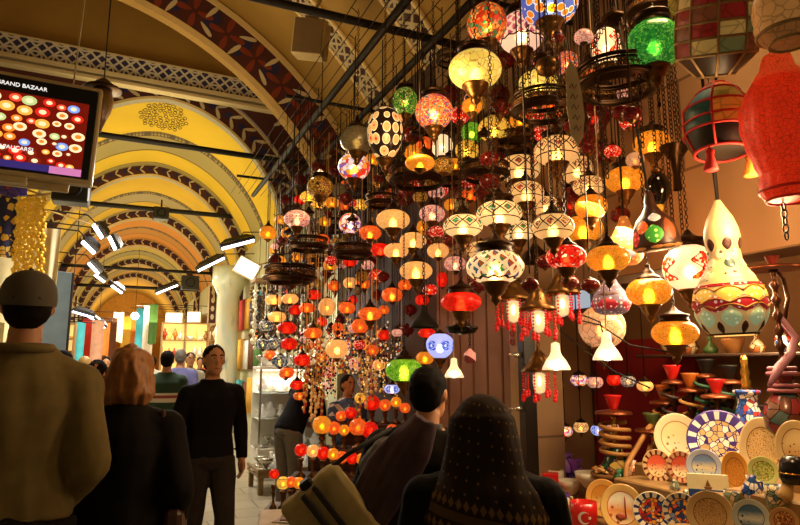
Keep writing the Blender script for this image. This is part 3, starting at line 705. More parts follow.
# black boxes on the tie rods
for (px, py, Y, w_, h_, lab) in ((161, 214, 15.7, .36, .3, 'small black box fixed on the second tie rod'), (190, 283, 19.6, .5, .42, 'black loudspeaker box above the far right shelves'), (72, 190, 8.6, .42, .36, 'black projector box under the television corner')):
    s = thing('speaker_box', lab, 'box', onY(px, py, Y)); b = MB(); b.bbox((-w_/2, -.15, -h_/2), (w_/2, .15, h_/2), e=.02); b.tube([(0, 0, h_/2), (0, .0, h_/2+.2)], .02, 6); b.build('housing', FH, s)
    b = MB(); b.ring(h_*.3, .02, 0, 16, 5, M=Matrix.Translation((0, -.15, 0)) @ Matrix.Rotation(PI/2, 4, 'X')); b.build('front_ring', IRON, s)
# pale pillar, blue reflections painted into its colour
t = NT('pillar_reflections'); v = t.coord((1, 1, .25)); c = t.ramp(t.noise(v, 5, 5), [(0, srgb('8fa7a0')), (.45, srgb('cfd2bc')), (.6, srgb('d8cfa6')), (.75, srgb('5f97b0'))], False)
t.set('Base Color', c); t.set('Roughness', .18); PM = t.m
A = onY(222, 300, 15.2)
b = MB(); b.lathe([(.34, 0), (.34, .2), (.27, .28), (.26, 3.2), (.32, 3.35), (.4, 3.5), (.4, 3.9)], 20); struct(b.build('column', PM, None, (2.3, 15.4, 0)))
# arched windows in the pale wall beyond the lamps
for Y in (10.2, 12.6):
    b = MB(); pts = [(0, -.4, 1.9), (0, .4, 1.9)]+[(0, .4*math.cos(PI*i/10), 2.9+.4*math.sin(PI*i/10)) for i in range(11)]
    b.add([(XR-.02, Y+y, z) for _, y, z in pts], [tuple(range(len(pts)))], 0, False); b.tube([(XR-.03, Y+y, z) for _, y, z in pts[1:]+[pts[0]]], .05, 6, 1, closed=True)
    struct(b.build('window_%d' % int(Y), [mat('dark_window', '20241c', .2), CREAM]))

# ------------------------------------------------------------------ silver shop: glass showcase, tray
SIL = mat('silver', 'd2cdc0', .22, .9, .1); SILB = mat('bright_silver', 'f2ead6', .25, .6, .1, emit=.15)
GLS = None
t = NT('clear_glass'); tr = t.n('BsdfTransparent'); gl = t.n('BsdfGlossy'); gl.inputs['Roughness'].default_value = .03; mx = t.n('MixShader'); mx.inputs[0].default_value = .1
t.l(tr.outputs[0], mx.inputs[1]); t.l(gl.outputs[0], mx.inputs[2]); t.l(mx.outputs[0], t.out.inputs[0]); GLS = t.m
SX0, SX1, SY = 1.78, 2.72, 8.75
sc_ = thing('showcase', 'lit glass showcase of silverware behind the man in black', 'showcase', (SX0, SY, 0))
WHT = mat('white_lacquer', 'dcd6c4', .4); LITW = mat('case_light', 'fff4e0', emit=1.6, vary=0)
dx, dy = SX1-SX0, .55
b = MB(); b.bbox((0, 0, 0), (dx, dy, .42), e=.01); b.bbox((0, dy-.03, .42), (dx, dy, 1.52), e=.004); b.bbox((0, 0, 1.49), (dx, dy, 1.53), e=.004)
b.build('cabinet', WHT, sc_)
b = MB()
for z in (.8, 1.15): b.bbox((.02, .02, z), (dx-.02, dy-.03, z+.015), e=.003)
b.build('shelf', mat('glass_shelf', 'c8d0c4', .15), sc_)
for x in (0, dx-.03): b = MB(); b.bbox((x, 0, .42), (x+.03, .03, 1.49), e=.003); b.build('post', SIL, sc_)
b = MB(); b.box((.03, .005, .42), (dx-.03, .01, 1.49)); b.build('front_glass', GLS, sc_)
b = MB(); b.bbox((.05, dy-.1, 1.465), (dx-.05, dy-.05, 1.49), e=.003); b.build('light_strip', LITW, sc_)
light('showcase_lamp', 'AREA', ((SX0+SX1)/2, SY+.25, 1.44), 9, WHITE, .8, (0, 0, 0), .3)
light('showcase_lamp', 'POINT', ((SX0+SX1)/2-.1, SY-.5, 2.2), 22, WHITE, .1)
sp = [[(.04, 0), (.05, .01), (.02, .03), (.02, .06), (.07, .1), (.08, .13)], [(.05, 0), (.08, .04), (.07, .1), (.03, .14), (.035, .17), (.005, .2)], [(.1, 0), (.12, .012), (.13, .02)], [(.02, 0), (.06, .05), (.02, .14), (.03, .2)]]
sm_ = []
for i, pr_ in enumerate(sp):
    b = MB(); b.lathe(pr_, 14)
    if i == 1: b.tube([(.06, 0, .1), (.12, 0, .12), (.12, 0, .05), (.07, 0, .03)], .007, 5); b.tube([(-.06, 0, .06), (-.12, 0, .13)], .01, 5)
    sm_.append(b.mesh('silverware', SILB if i % 2 else SIL))
r = random.Random(5)
nm_ = ['goblet', 'teapot', 'dish', 'bottle']
for lv, z in (('bottom', .422), ('middle', .817), ('top', 1.167)):
    for i in range(7):
        k = r.randrange(4)
        tag(link('silver_'+nm_[k], sm_[k], None, (SX0+.1+i*.125, SY+.2+(i % 2)*.14, z), r.uniform(.85, 1.1)), 'silver %s on the %s shelf of the lit showcase, %s' % (nm_[k], lv, ['leftmost', 'second from left', 'third from left', 'in the middle', 'third from right', 'second from right', 'rightmost'][i]), nm_[k], 'silverware in the showcase')
for i in range(8):
    k = (0, 1, 3, 1)[i % 4]
    tag(link('silver_'+nm_[k], sm_[k], None, (SX0+.07+i*.115, SY+.28, 1.532), r.uniform(1, 1.5)), 'silver %s on top of the showcase, %s from the left' % (nm_[k], ['first', 'second', 'third', 'fourth', 'fifth', 'sixth', 'seventh', 'last'][i]), nm_[k], 'silverware on the showcase top')
# hung silver glittering chains above the showcase
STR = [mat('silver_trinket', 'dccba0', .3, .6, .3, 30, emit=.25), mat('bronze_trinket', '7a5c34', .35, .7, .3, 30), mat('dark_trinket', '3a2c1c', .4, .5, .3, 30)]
for i in range(36):
    x = 1.72+(i//2)*.058; b = MB(); z = 2.6+.1*math.sin(i); y = SY+.28+.16*(i % 2)+.03*math.sin(i*2.1); zb = 1.86+.1*math.sin(i*1.3)
    while z > zb:
        b.ell((x+r.uniform(-.02, .02), y+r.uniform(-.03, .03), z), (r.uniform(.015, .04), r.uniform(.012, .03), r.uniform(.02, .05)), 7, 5); z -= r.uniform(.04, .07)
    b.tube([(x, y, zb-.02), (x, y, 2.75)], .004, 4); tag(b.build('trinket_strand', STR[i % 3]), 'strand of small %s trinkets hanging over the silver showcase' % ('silver', 'bronze', 'dark')[i % 3], 'trinket strand', 'trinket strands %d' % (i % 3))
b = MB(); b.bbox((1.7, SY+.2, 2.74), (2.74, SY+.55, 2.8)); tag(b.build('trinket_rail', SHW), 'wooden rail above the showcase carrying the trinkets', 'rail')
# tray of silver on a low wooden table
s = thing('low_table', 'low wooden table with raised rim full of silver in front of the showcase', 'table', (2.05, 8.2, 0))
b = MB(); b.bbox((-.45, -.4, .2), (.5, .3, .25), e=.01); b.bbox((-.45, -.4, .25), (.5, -.37, .3), e=.005); b.bbox((-.45, -.37, .25), (-.42, .3, .3), e=.005); b.build('top', mat('table_wood', '8a7046', .5), s)
for x in (-.4, .45):
    for y in (-.35, .25): b = MB(); b.bbox((x-.03, y-.03, 0), (x+.03, y+.03, .2), e=.005); b.build('leg', mat('table_wood', '8a7046'), s)
for i in range(5):
    for j in range(4):
        k = (i+j*2) % 4; tag(link('silver_'+nm_[k], sm_[k], None, (1.72+i*.17, 7.9+j*.16, .252), r.uniform(.8, 1.3)), 'silver %s in the crowded tray on the low table' % nm_[k], nm_[k], 'silver %ss in the low tray' % nm_[k])
# counter with papers near the aisle
A = onZ(272, 506, .52)
s = thing('display_box', 'orange wooden box with pale rim and papers on it, at the aisle edge', 'box', (A.x+.1, A.y-.42, 0), (0, 0, R(-14)))
b = MB(); b.bbox((-.25, -.3, 0), (.3, .25, .48), e=.01); b.build('body', mat('orange_wood', 'b2592a', .5, emit=.08), s)
b = MB(); b.bbox((-.28, -.33, .48), (.33, .28, .52), e=.01); b.build('top', mat('pale_rim', 'b8a888', .4), s)
for i in range(5):
    b = MB(); T = Matrix.Rotation(R(i*23-40), 4, 'Z'); b.bbox((-.09, -.07, 0), (.09, .07, .006), M=T, e=.002)
    o = b.build('booklet', mat('booklet_%d' % (i % 3), ('7a6a50', '5c4c3c', 'a09070')[i % 3], .5)); o.location = (A.x+.0+.05*i, A.y-.5+.05*i, .521+.0065*i); tag(o, '%s booklet lying on the orange box' % ('nearest', 'second nearest', 'middle', 'second farthest', 'farthest')[i], 'booklet')
# ------------------------------------------------------------------ hanging lamps
SM = dict(
 cream=shade_mat('glass_cream', 'crackle', ['e8ac58', 'fccc80'], .74, .2, 14),
 creamband=shade_mat('glass_cream_band', 'band', ['f6c67c', '5a3a28', 'a8402c', 'd8b070'], .8, .2),
 greenband=shade_mat('glass_green_band', 'band', ['fcd692', '1f6a3c', '2c8a50', '7a3020'], 1.0, .22),
 whitemosaic=shade_mat('glass_white_mosaic', 'diamond', ['ffdca4', '2c6a3a', '9a4a28', '385070', 'e0c080'], 1.0, .22),
 pinkdiamond=shade_mat('glass_pink_diamond', 'diamond', ['ffd8b8', 'a85068', 'c06a70', '8a4050'], .95, .25),
 amber=shade_mat('glass_amber', 'crackle', ['d8861a', 'f4ae34'], .72, .28, 11),
 orange=shade_mat('glass_orange', 'crackle', ['d8501a', 'f08030'], .75, .25, 9),
 red=shade_mat('glass_red', 'crackle', ['c01208', 'e82814'], .75, .22, 9),
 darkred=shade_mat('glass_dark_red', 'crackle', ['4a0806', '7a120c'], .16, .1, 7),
 redmosaic=shade_mat('glass_red_mosaic', 'mosaic', ['d01810', 'f03020', 'a00c08', 'f8c8a0', 'e02818'], .65, .2, 7, 'a01008'),
 orangeflower=shade_mat('glass_orange_flower', 'mosaic', ['f06a28', 'f89038', '2f7a4a', 'e8441c', 'f8b050', 'c03818', '5a8a50'], .75, .2, 6, '8a3a14'),
 orangebead=shade_mat('glass_orange_bead', 'mosaic', ['f4783a', 'ffa050', 'f8c080', '5a4a9a', 'c83018', 'f07840', '3a7a70'], .75, .2, 11, 'b04a1c'),
 multi=shade_mat('glass_multi_flower', 'dots', ['f08a1c', '5068b8', 'd8400c'], .8, .12, 2.6, 'f4ece0'),
 multired=shade_mat('glass_white_red', 'mosaic', ['f8f0d8', 'e03820', 'f4e8f0', '7a60b8', 'f8b040', 'f4f0e8'], .8, .2, 3.2, 'b06040'),
 greenred=shade_mat('glass_green_red', 'mosaic', ['4a9a30', '8ab840', 'a02830', '6aa838', 'c8d870', '2f6a28'], .55, .2, 9, '2c3a12'),
 green=shade_mat('glass_green', 'mosaic', ['2f9a34', '49b040', '238030', '6cc048'], .5, .12, 13, '176020'),
 limegreen=shade_mat('glass_lime', 'crackle', ['5a9a1c', '9ac83a'], .75, .25, 8),
 yellow=shade_mat('glass_yellow', 'diamond', ['f0c84c', 'c88a20', '8a5a18', 'e8b840'], .8, .2),
 script=shade_mat('glass_script', 'crackle', ['e8cc5c', 'f0dc80'], .75, .22, 4.2),
 blue=shade_mat('glass_blue', 'flower', ['b8c4f4', '3a60c8', 'e8f0ff', '8a4aa8'], .85, .15, dark='2840a0'),
 bluegrey=shade_mat('glass_blue_grey', 'mosaic', ['c8ccc4', '56727e', 'e0d8c4', '3a5060'], .4, .2, 5),
 pinkdots=shade_mat('glass_pink_dots', 'dots', ['e89a8a', 'f4c0a8', 'f8d8c0'], .5, .1, 2.6, '5a1c18'),
 greybead=shade_mat('glass_grey_bead', 'crackle', ['6a5c3c', '8a7a54'], .12, .05, 12),
 greymosaic=shade_mat('glass_grey_mosaic', 'mosaic', ['c8c0b0', '8a8078', 'e0d8c8', '504840'], .35, .1, 8),
 white=shade_mat('glass_white', 'plain', ['f4dcb0', 'ffecc8'], .8, .1, 3),
 tulip=shade_mat('glass_tulip', 'tulip', ['ffe4b4', 'c02c14', 'e06a28'], .95, .15),
 alabaster=shade_mat('glass_alabaster', 'crackle', ['c8905c', 'e0b084'], .55, .1, 3.4),
 disc=shade_mat('glass_disc', 'dots', ['e0a860', '1c0e08', 'd02c18'], .75, .0, 2.1, 'f4d8a0'),
 black=mat('black_glass', '100a06', .08, .2), net=cells('net_glass', ['d8a038', 'a86a20'], 6, .1, '2a1608', .4, emit=.35),
 purple=cells('purple_mosaic', ['7a3a7a', '9a5a9a', '50286a'], 9, .05, '2a1030', .3, emit=.1),
)
CW = dict(cream='plain cream', creamband='cream, dark-patterned', greenband='cream and green diamond-band', whitemosaic='white diamond-mosaic', pinkdiamond='pink-white diamond', amber='amber crackle', orange='orange', red='red', darkred='unlit dark red',
 redmosaic='red mosaic', orangeflower='orange and green flowered', orangebead='orange beaded', multi='many-coloured flowered', multired='white and red patched', greenred='green and maroon flowered', green='green', limegreen='lime green', yellow='yellow',
 script='pale yellow scripted', blue='pale blue flowered', bluegrey='blue-grey', pinkdots='pink-dotted', greybead='unlit grey beaded', greymosaic='grey mosaic', white='white', tulip='cream and red tulip', alabaster='pale alabaster', disc='disc-patterned', black='black glass', net='net-patterned brown', purple='purple')
def sprof(kind):
    if kind == 'oblate': return [(math.sin(a), -.66*math.cos(a)) for a in [R(30+i*120/12) for i in range(13)]]
    if kind == 'globe': return [(math.sin(a), -.97*math.cos(a)) for a in [R(22+i*136/12) for i in range(13)]]
    if kind == 'egg': return [(math.sin(a)*(1+.12*math.cos(a)*-1), -1.12*math.cos(a)) for a in [R(20+i*140/12) for i in range(13)]]
    if kind == 'pear': return [(.3, -1.05), (.55, -.95), (.86, -.6), (1, -.15), (.96, .25), (.75, .6), (.5, .85), (.32, 1.05)]
    if kind == 'cone': return [(.25, .9), (.5, .75), (.95, .1), (1, 0), (.7, -.35), (.25, -1.1)][::-1]
SP = {}; 
def get(kind, key, m):
    k = (kind, key)
    if k not in SP:
        b = MB(); b.lathe(sprof(kind), 26, cap=False); me = b.mesh('shade', m)
        if kind == 'oblate' or kind == 'globe': pass
        SP[k] = me
    return SP[k]
EXT = dict(oblate=.57, globe=.9, egg=1.05, pear=1.05, cone=1)
def capmesh(style):
    b = MB()
    if style == 'dome': b.lathe([(.52, -.02), (.56, .0), (.53, .06), (.42, .16), (.3, .22), (.27, .3), (.2, .4), (.11, .5), (.09, .58), (.12, .62), (.07, .68), (.03, .74)], 16, cap=False)
    elif style == 'crown': b.lathe([(.62, -.04), (.64, .04), (.6, .06), (.6, .2), (.66, .22), (.64, .27), (.4, .34), (.2, .46), (.1, .6), (.04, .66)], 16, cap=False)
    elif style == 'small': b.lathe([(.4, 0), (.42, .05), (.25, .14), (.1, .22), (.05, .3)], 14, cap=False)
    return b.mesh('cap', DBRASS)
CAPS = {k: capmesh(k) for k in ('dome', 'crown', 'small')}
b = MB(); b.lathe([(.0, -.95), (.04, -.9), (.02, -.84), (.06, -.76), (.16, -.66), (.2, -.56), (.16, -.5), (.3, -.36), (.4, -.2), (.42, -.1), (.5, -.06), (.52, 0), (.48, .03)], 16, cap=False); CUP = b.mesh('bottom_cup', BRASS)
b = MB(); b.lathe([(0, -.34), (.1, -.3), (.24, -.2), (.3, -.1), (.42, -.04), (.44, .02)], 14, cap=False); CUPS = b.mesh('bottom_cup', BRASS)
b = MB(); b.ell((0, 0, -.12), (.17, .17, .22), 10, 8); BULBM = b.mesh('bulb', BULB); b = MB(); b.ell((0, 0, -.12), (.17, .17, .22), 10, 8); BULBD = b.mesh('bulb', mat('dim_bulb', 'ffb050', .4, emit=22, vary=0))
LAMPS = []   # (center, radius, halfheight)
def coef(px, py): return unit(px, py).x
def clash(c, r, h):
    n = 0
    for (q, rr, hh) in LAMPS:
        dxy = math.hypot(c.x-q.x, c.y-q.y); dz = abs(c.z-q.z)
        if dxy < r+rr:
            if dz < h+hh: n += 1.5-dxy/(r+rr)
            elif (q.z > c.z and dxy < rr+.012) or (q.z < c.z and dxy < r+.012): n += .5
        
    return n
def place(px, py, w, h, X=None, nom=None, hext=1.0):
    """true position of a lamp under one of the rails: chosen so that its real size is sensible and it touches no other"""
    nom = nom or (.17 if w < 17 else .19 if w < 27 else .22 if w < 42 else .27)
    best = None; u = unit(px, py)
    want = X if X else min(max(nom*FP/w*u.x, 1.25), 2.5)
    for k in range(14):
        for sub in (0, .05):
            x = 1.25+k*.1+sub
            if X: x = X
            elif x > 2.6: continue
            d = x/u.x; c = at(px, py, d); rr = w*d/FP/2
            if not X and (x+rr > 2.72 or c.z > 3.72): continue
            hh = h*d/FP/2*hext
            s = abs(x-want)*1.0+3*clash(c, rr, hh)
            if best is None or s < best[0]: best = (s, c, rr, hh)
    if best is None:
        d = want/u.x; c = at(px, py, d); best = (0, c, w*d/FP/2, h*d/FP/2)
    return best[1], best[2], best[3]
def lamp(px, py, w, h, key, kind='oblate', cap='dome', label=None, X=None, group=None, lit=True, cup=True, chain=True, small=False, name='hanging_lamp', nom=None, chainz=None):
    c, r, hh = place(px, py, w, h, X, nom, 1.25)
    LAMPS.append((c, r*1.02, hh))
    rz_ = random.uniform(0, 6); s = thing(name, label, 'lamp', c, (0, 0, rz_), group); hx = round((c.x-1.25)/.1)*.1+1.25-c.x; hook = (hx*math.cos(rz_), -hx*math.sin(rz_), ZR-c.z)
    e = EXT[kind]; zs = (h/w)/({'oblate': .66, 'globe': .97, 'egg': 1.12, 'pear': 1.05, 'cone': 1.0}[kind])
    sh = link('shade', get(kind, key, SM[key]), s, None, (r, r, r*zs))
    top = e*r*zs
    if lit: link('bulb', BULBM if w > 20 else BULBD, s, None, r)
    link('cap', CAPS[cap], s, (0, 0, top-.01*r), r*1.02)
    if cup: link('bottom_cup', CUPS if small else CUP, s, (0, 0, -top), r*1.0)
    if chain:
        z0 = top+r*.6; z1 = ZR-c.z
        b = MB()
        if w >= 34: b.chain((0, 0, z0), (0, 0, z1), .024, .0021)
        else: b.tube([(0, 0, z0), (0, 0, z1)], .004, 4)
        b.tube([(0, 0, z1-.03), hook], .004, 4); b.build('chain', DBRASS, s)
    return s
# landmark lamps: px, py, w, h, shade, form, cap, label, X
BIG = [
 (487, 24, 40, 42, 'orangeflower', 'globe', 'crown', 'orange globe lamp with green flower patches, highest left of the big lamps'),
 (475, 70, 53, 38, 'script', 'oblate', 'crown', 'pale yellow oblate lamp with dark tracery below the orange flowered globe'),
 (521, 33, 46, 42, 'pinkdiamond', 'globe', 'crown', 'pink and white diamond-mosaic globe lamp near the top'),
 (549, 3, 58, 46, 'multi', 'globe', 'dome', 'many-coloured flowered globe cut by the top edge of the photo'),
 (434, 112, 38, 36, 'orangebead', 'globe', 'crown', 'orange globe lamp speckled with coloured beads and a teal collar'),
 (405, 102, 26, 30, 'greenred', 'globe', 'crown', 'green and maroon flowered lamp left of the orange beaded globe'),
 (385, 134, 36, 56, 'disc', 'egg', 'small', 'dark egg lamp with red, purple and cream discs'),
 (357, 140, 34, 28, 'greybead', 'globe', 'dome', 'unlit grey beaded globe left of the disc-patterned lamp'),
 (354, 167, 32, 28, 'multired', 'globe', 'dome', 'white globe with red and purple patches under the grey beaded one'),
 (606, 47, 30, 40, 'tulip', 'globe', 'crown', 'bright white lamp with red motif behind the big pierced ring'),
 (654, 45, 55, 52, 'green', 'globe', 'crown', 'big green globe lamp with pale rosette at the top right'),
 (567, 64, 24, 26, 'orangebead', 'globe', 'small', 'small orange-red globe lamp left of the big pierced ring'),
 (538, 84, 40, 26, 'script', 'oblate', 'dome', 'yellow lamp half hidden behind the second pierced ring'),
 (494, 129, 32, 26, 'yellow', 'globe', 'crown', 'yellow diamond-window globe above the cream lamps'),
 (472, 133, 22, 22, 'limegreen', 'globe', 'small', 'bright green globe lamp left of the yellow diamond globe'),
 (467, 150, 24, 20, 'yellow', 'globe', 'small', 'small yellow globe under the bright green one'),
 (442, 146, 22, 24, 'white', 'globe', 'small', 'small very bright white lamp below the orange beaded globe'),
 (519, 169, 43, 28, 'creamband', 'oblate', 'crown', 'cream patterned oblate lamp, upper left of the cream cluster'),
 (526, 193, 36, 24, 'creamband', 'oblate', 'dome', 'smaller cream patterned lamp hanging in front below the upper left cream one'),
 (557, 151, 46, 30, 'creamband', 'oblate', 'crown', 'large cream lamp with dark swags directly below the paper tag'),
 (577, 170, 32, 30, 'creamband', 'oblate', 'dome', 'cream patterned lamp peeking from behind the large swagged cream lamp'),
 (589, 186, 32, 20, 'creamband', 'oblate', 'dome', 'cream lamp directly above an amber one, centre right'),
 (652, 144, 37, 26, 'amber', 'oblate', 'crown', 'topmost amber crackle lamp, above the black glass vase'),
 (625, 180, 38, 27, 'amber', 'oblate', 'crown', 'amber crackle lamp left of the black glass vase'),
 (591, 207, 32, 26, 'amber', 'oblate', 'dome', 'amber lamp hidden behind others left of the orange-dotted gourd'),
 (583, 229, 40, 28, 'amber', 'oblate', 'dome', 'large amber crackle lamp beside the red mosaic lamp'),
 (608, 259, 43, 28, 'amber', 'oblate', 'dome', 'large amber crackle lamp left of the orange-dotted gourd'),
 (649, 292, 44, 30, 'amber', 'oblate', 'dome', 'large amber crackle lamp below the coloured gourd'),
 (675, 333, 45, 28, 'amber', 'oblate', 'crown', 'lowest of the large amber crackle lamps'),
 (566, 257, 40, 26, 'redmosaic', 'oblate', 'dome', 'red mosaic lamp between cream and amber lamps'),
 (495, 267, 58, 36, 'whitemosaic', 'oblate', 'crown', 'widest white diamond-mosaic lamp in the middle'),
 (499, 214, 46, 27, 'greenband', 'oblate', 'crown', 'cream lamp with green diamond band above the widest mosaic lamp'),
 (463, 226, 40, 24, 'greenband', 'oblate', 'dome', 'cream lamp with green diamonds left of its larger twin'),
 (519, 231, 32, 22, 'greenband', 'oblate', 'dome', 'smaller green-diamond lamp right above the widest mosaic lamp'),
 (553, 227, 42, 28, 'creamband', 'oblate', 'dome', 'cream patterned lamp left of the large amber lamp'),
 (545, 206, 28, 20, 'creamband', 'oblate', 'dome', 'small cream lamp seen behind the patterned ones, centre'),
 (481, 250, 30, 18, 'creamband', 'oblate', 'small', 'cream lamp partly behind the widest mosaic lamp'),
 (393, 220, 34, 21, 'cream', 'oblate', 'dome', 'highest plain cream lamp of the left cream cluster'),
 (413, 241, 27, 18, 'cream', 'oblate', 'dome', 'second plain cream lamp, right below the highest'),
 (396, 251, 25, 16, 'cream', 'oblate', 'small', 'plain cream lamp with a red lamp at its left'),
 (416, 271, 33, 20, 'cream', 'oblate', 'dome', 'lowest plain cream lamp of the left cream cluster'),
 (438, 251, 22, 16, 'cream', 'oblate', 'small', 'small plain cream lamp right of its cluster'),
 (432, 214, 26, 18, 'pinkdots', 'globe', 'dome', 'pink-dotted globe above the small cream lamp'),
 (455, 264, 22, 16, 'pinkdots', 'globe', 'small', 'pink-dotted globe left of the widest mosaic lamp'),
 (461, 302, 41, 22, 'red', 'oblate', 'crown', 'large plain red oblate lamp with black bowl under it'),
 (440, 346, 28, 26, 'blue', 'egg', 'small', 'pale blue flowered egg lamp above the dark-haired man'),
 (404, 370, 37, 25, 'limegreen', 'oblate', 'dome', 'lime green lamp left of the dark-haired man'),
 (690, 268, 52, 48, 'tulip', 'globe', 'crown', 'big bright globe with red tulips left of the dotted gourd'),
 (602, 327, 46, 44, 'alabaster', 'globe', 'small', 'big pale alabaster globe behind the white bulb lamp'),
 (370, 233, 23, 15, 'orange', 'oblate', 'dome', 'orange-red lamp left of the highest plain cream lamp'),
 (380, 250, 22, 14, 'red', 'oblate', 'small', 'red lamp left of a plain cream lamp'),
 (442, 280, 11, 16, 'red', 'egg', 'small', 'small red drop lamp above the large red oblate lamp'),
 (320, 187, 26, 22, 'net', 'globe', 'crown', 'net-patterned brown globe at the left end of the lamps'),
 (297, 219, 26, 18, 'pinkdots', 'globe', 'dome', 'pink-dotted globe at the far left of the lamps'),
 (350, 224, 22, 22, 'multired', 'globe', 'dome', 'white and purple patched globe left of the orange-red lamp'),
 (327, 307, 17, 19, 'cream', 'globe', 'small', 'cream globe in the middle of the small red lamps'),
 (337, 349, 22, 20, 'cream', 'globe', 'small', 'cream globe lowest among the small lamps'),
 (370, 314, 24, 15, 'orange', 'oblate', 'dome', 'orange oblate lamp right of the small red cluster'),
 (392, 295, 21, 16, 'orange', 'oblate', 'dome', 'orange lamp with green tinge below the left cream cluster'),
 (595, 118, 34, 40, 'darkred', 'cone', 'dome', 'dark red unlit cone lamp below the big pierced ring'),
 (570, 205, 26, 40, 'darkred', 'cone', 'dome', 'dark red unlit cone lamp among the cream lamps'),
]
def spec_at(px, py, X, w_, h_): d = X/coef(px, py); LAMPS.append((at(px, py, d), w_*d/FP/2, h_*d/FP/2))
for a_ in ((730, 290, 2.3, 72, 150), (655, 225, 2.15, 50, 90), (625, 243, 2.35, 38, 70), (611, 300, 2.35, 40, 60), (513, 305, 2.05, 40, 60), (538, 315, 1.95, 40, 60), (562, 299, 2.15, 40, 60), (539, 377, 2.3, 38, 50), (607, 345, 2.1, 30, 46), (556, 356, 2.2, 30, 46), (454, 366, 2.0, 20, 34),
           (424, 318, 1.75, 32, 34), (462, 328, 1.85, 34, 20), (535, 254, 2.35, 32, 30), (548, 66, 1.7, 28, 30), (716, 32, 1.98, 78, 100), (719, 122, 2.15, 70, 90), (783, 130, 2.1, 80, 150), (786, 12, 1.85, 60, 80), (658, 190, 2.3, 28, 60), (575, 106, 1.62, 16, 64),
           (617, 78, 1.9, 80, 40), (543, 104, 1.75, 62, 30), (418, 175, 1.75, 56, 26), (485, 170, 2.1, 48, 26), (382, 200, 1.6, 34, 18), (308, 243, 1.45, 40, 16), (352, 250, 1.6, 40, 18), (290, 273, 1.4, 52, 16), (652, 14, 2.0, 54, 22), (450, 178, 2.2, 32, 16)): spec_at(*a_)
random.seed(5)
FX = {(654, 45): 1.95, (602, 327): 2.5, (690, 268): 2.42, (538, 84): 2.15, (570, 205): 2.6, (595, 118): 2.45, (606, 47): 2.2}
for (px, py, w_, h_, key, kind, cap, lab) in BIG: lamp(px, py, w_, h_, key, kind, cap, lab, X=FX.get((px, py)), small=w_ < 24)
LAND = [(495, 267, 'widest mosaic lamp'), (461, 302, 'large red oblate lamp'), (434, 112, 'orange beaded globe'), (475, 70, 'pale yellow scripted lamp'), (404, 370, 'lime green lamp'), (440, 346, 'blue egg lamp'), (393, 220, 'highest plain cream lamp'),
        (354, 167, 'white-red patched globe'), (320, 187, 'brown net globe'), (297, 219, 'far-left pink-dotted globe'), (327, 307, 'cream globe amid red lamps'), (337, 349, 'lowest cream globe'), (370, 314, 'orange oblate lamp'), (652, 144, 'topmost amber lamp'),
        (602, 327, 'alabaster globe'), (617, 76, 'big pierced ring'), (418, 175, 'pierced ring over the cream cluster'), (290, 372, 'lamp string at the left edge'), (690, 268, 'tulip globe'), (566, 257, 'red mosaic lamp')]
used = {}
def autolab(px, py, noun):
    noun = noun.replace('unlit ', '').replace('white and red patched', 'patched').replace('net-patterned brown', 'netted')
    opts = []
    for (lx, ly, nm) in sorted(LAND, key=lambda l: math.hypot(l[0]-px, l[1]-py))[:4]:
        dx, dy = px-lx, py-ly
        a = math.degrees(math.atan2(-dy, dx)) % 360
        d = ['right of', 'up and right of', 'above', 'up and left of', 'left of', 'down and left of', 'below', 'down and right of'][int((a+22.5)//45) % 8]
        opts.append('%s %s the %s' % (noun, d, nm)); 
    for pre in ('', 'closest ', 'farther '):
        for o in opts[:3]:
            t_ = (pre+o)
            if t_ not in used: used[t_] = 1; return t_
    for a_ in ('half-hidden ', 'lower ', 'outer ', 'deeper '):
        for o in opts:
            t_ = a_+o
            if t_ not in used: used[t_] = 1; return t_
    used[opts[0]] = used.get(opts[0], 0)+1; return opts[0]
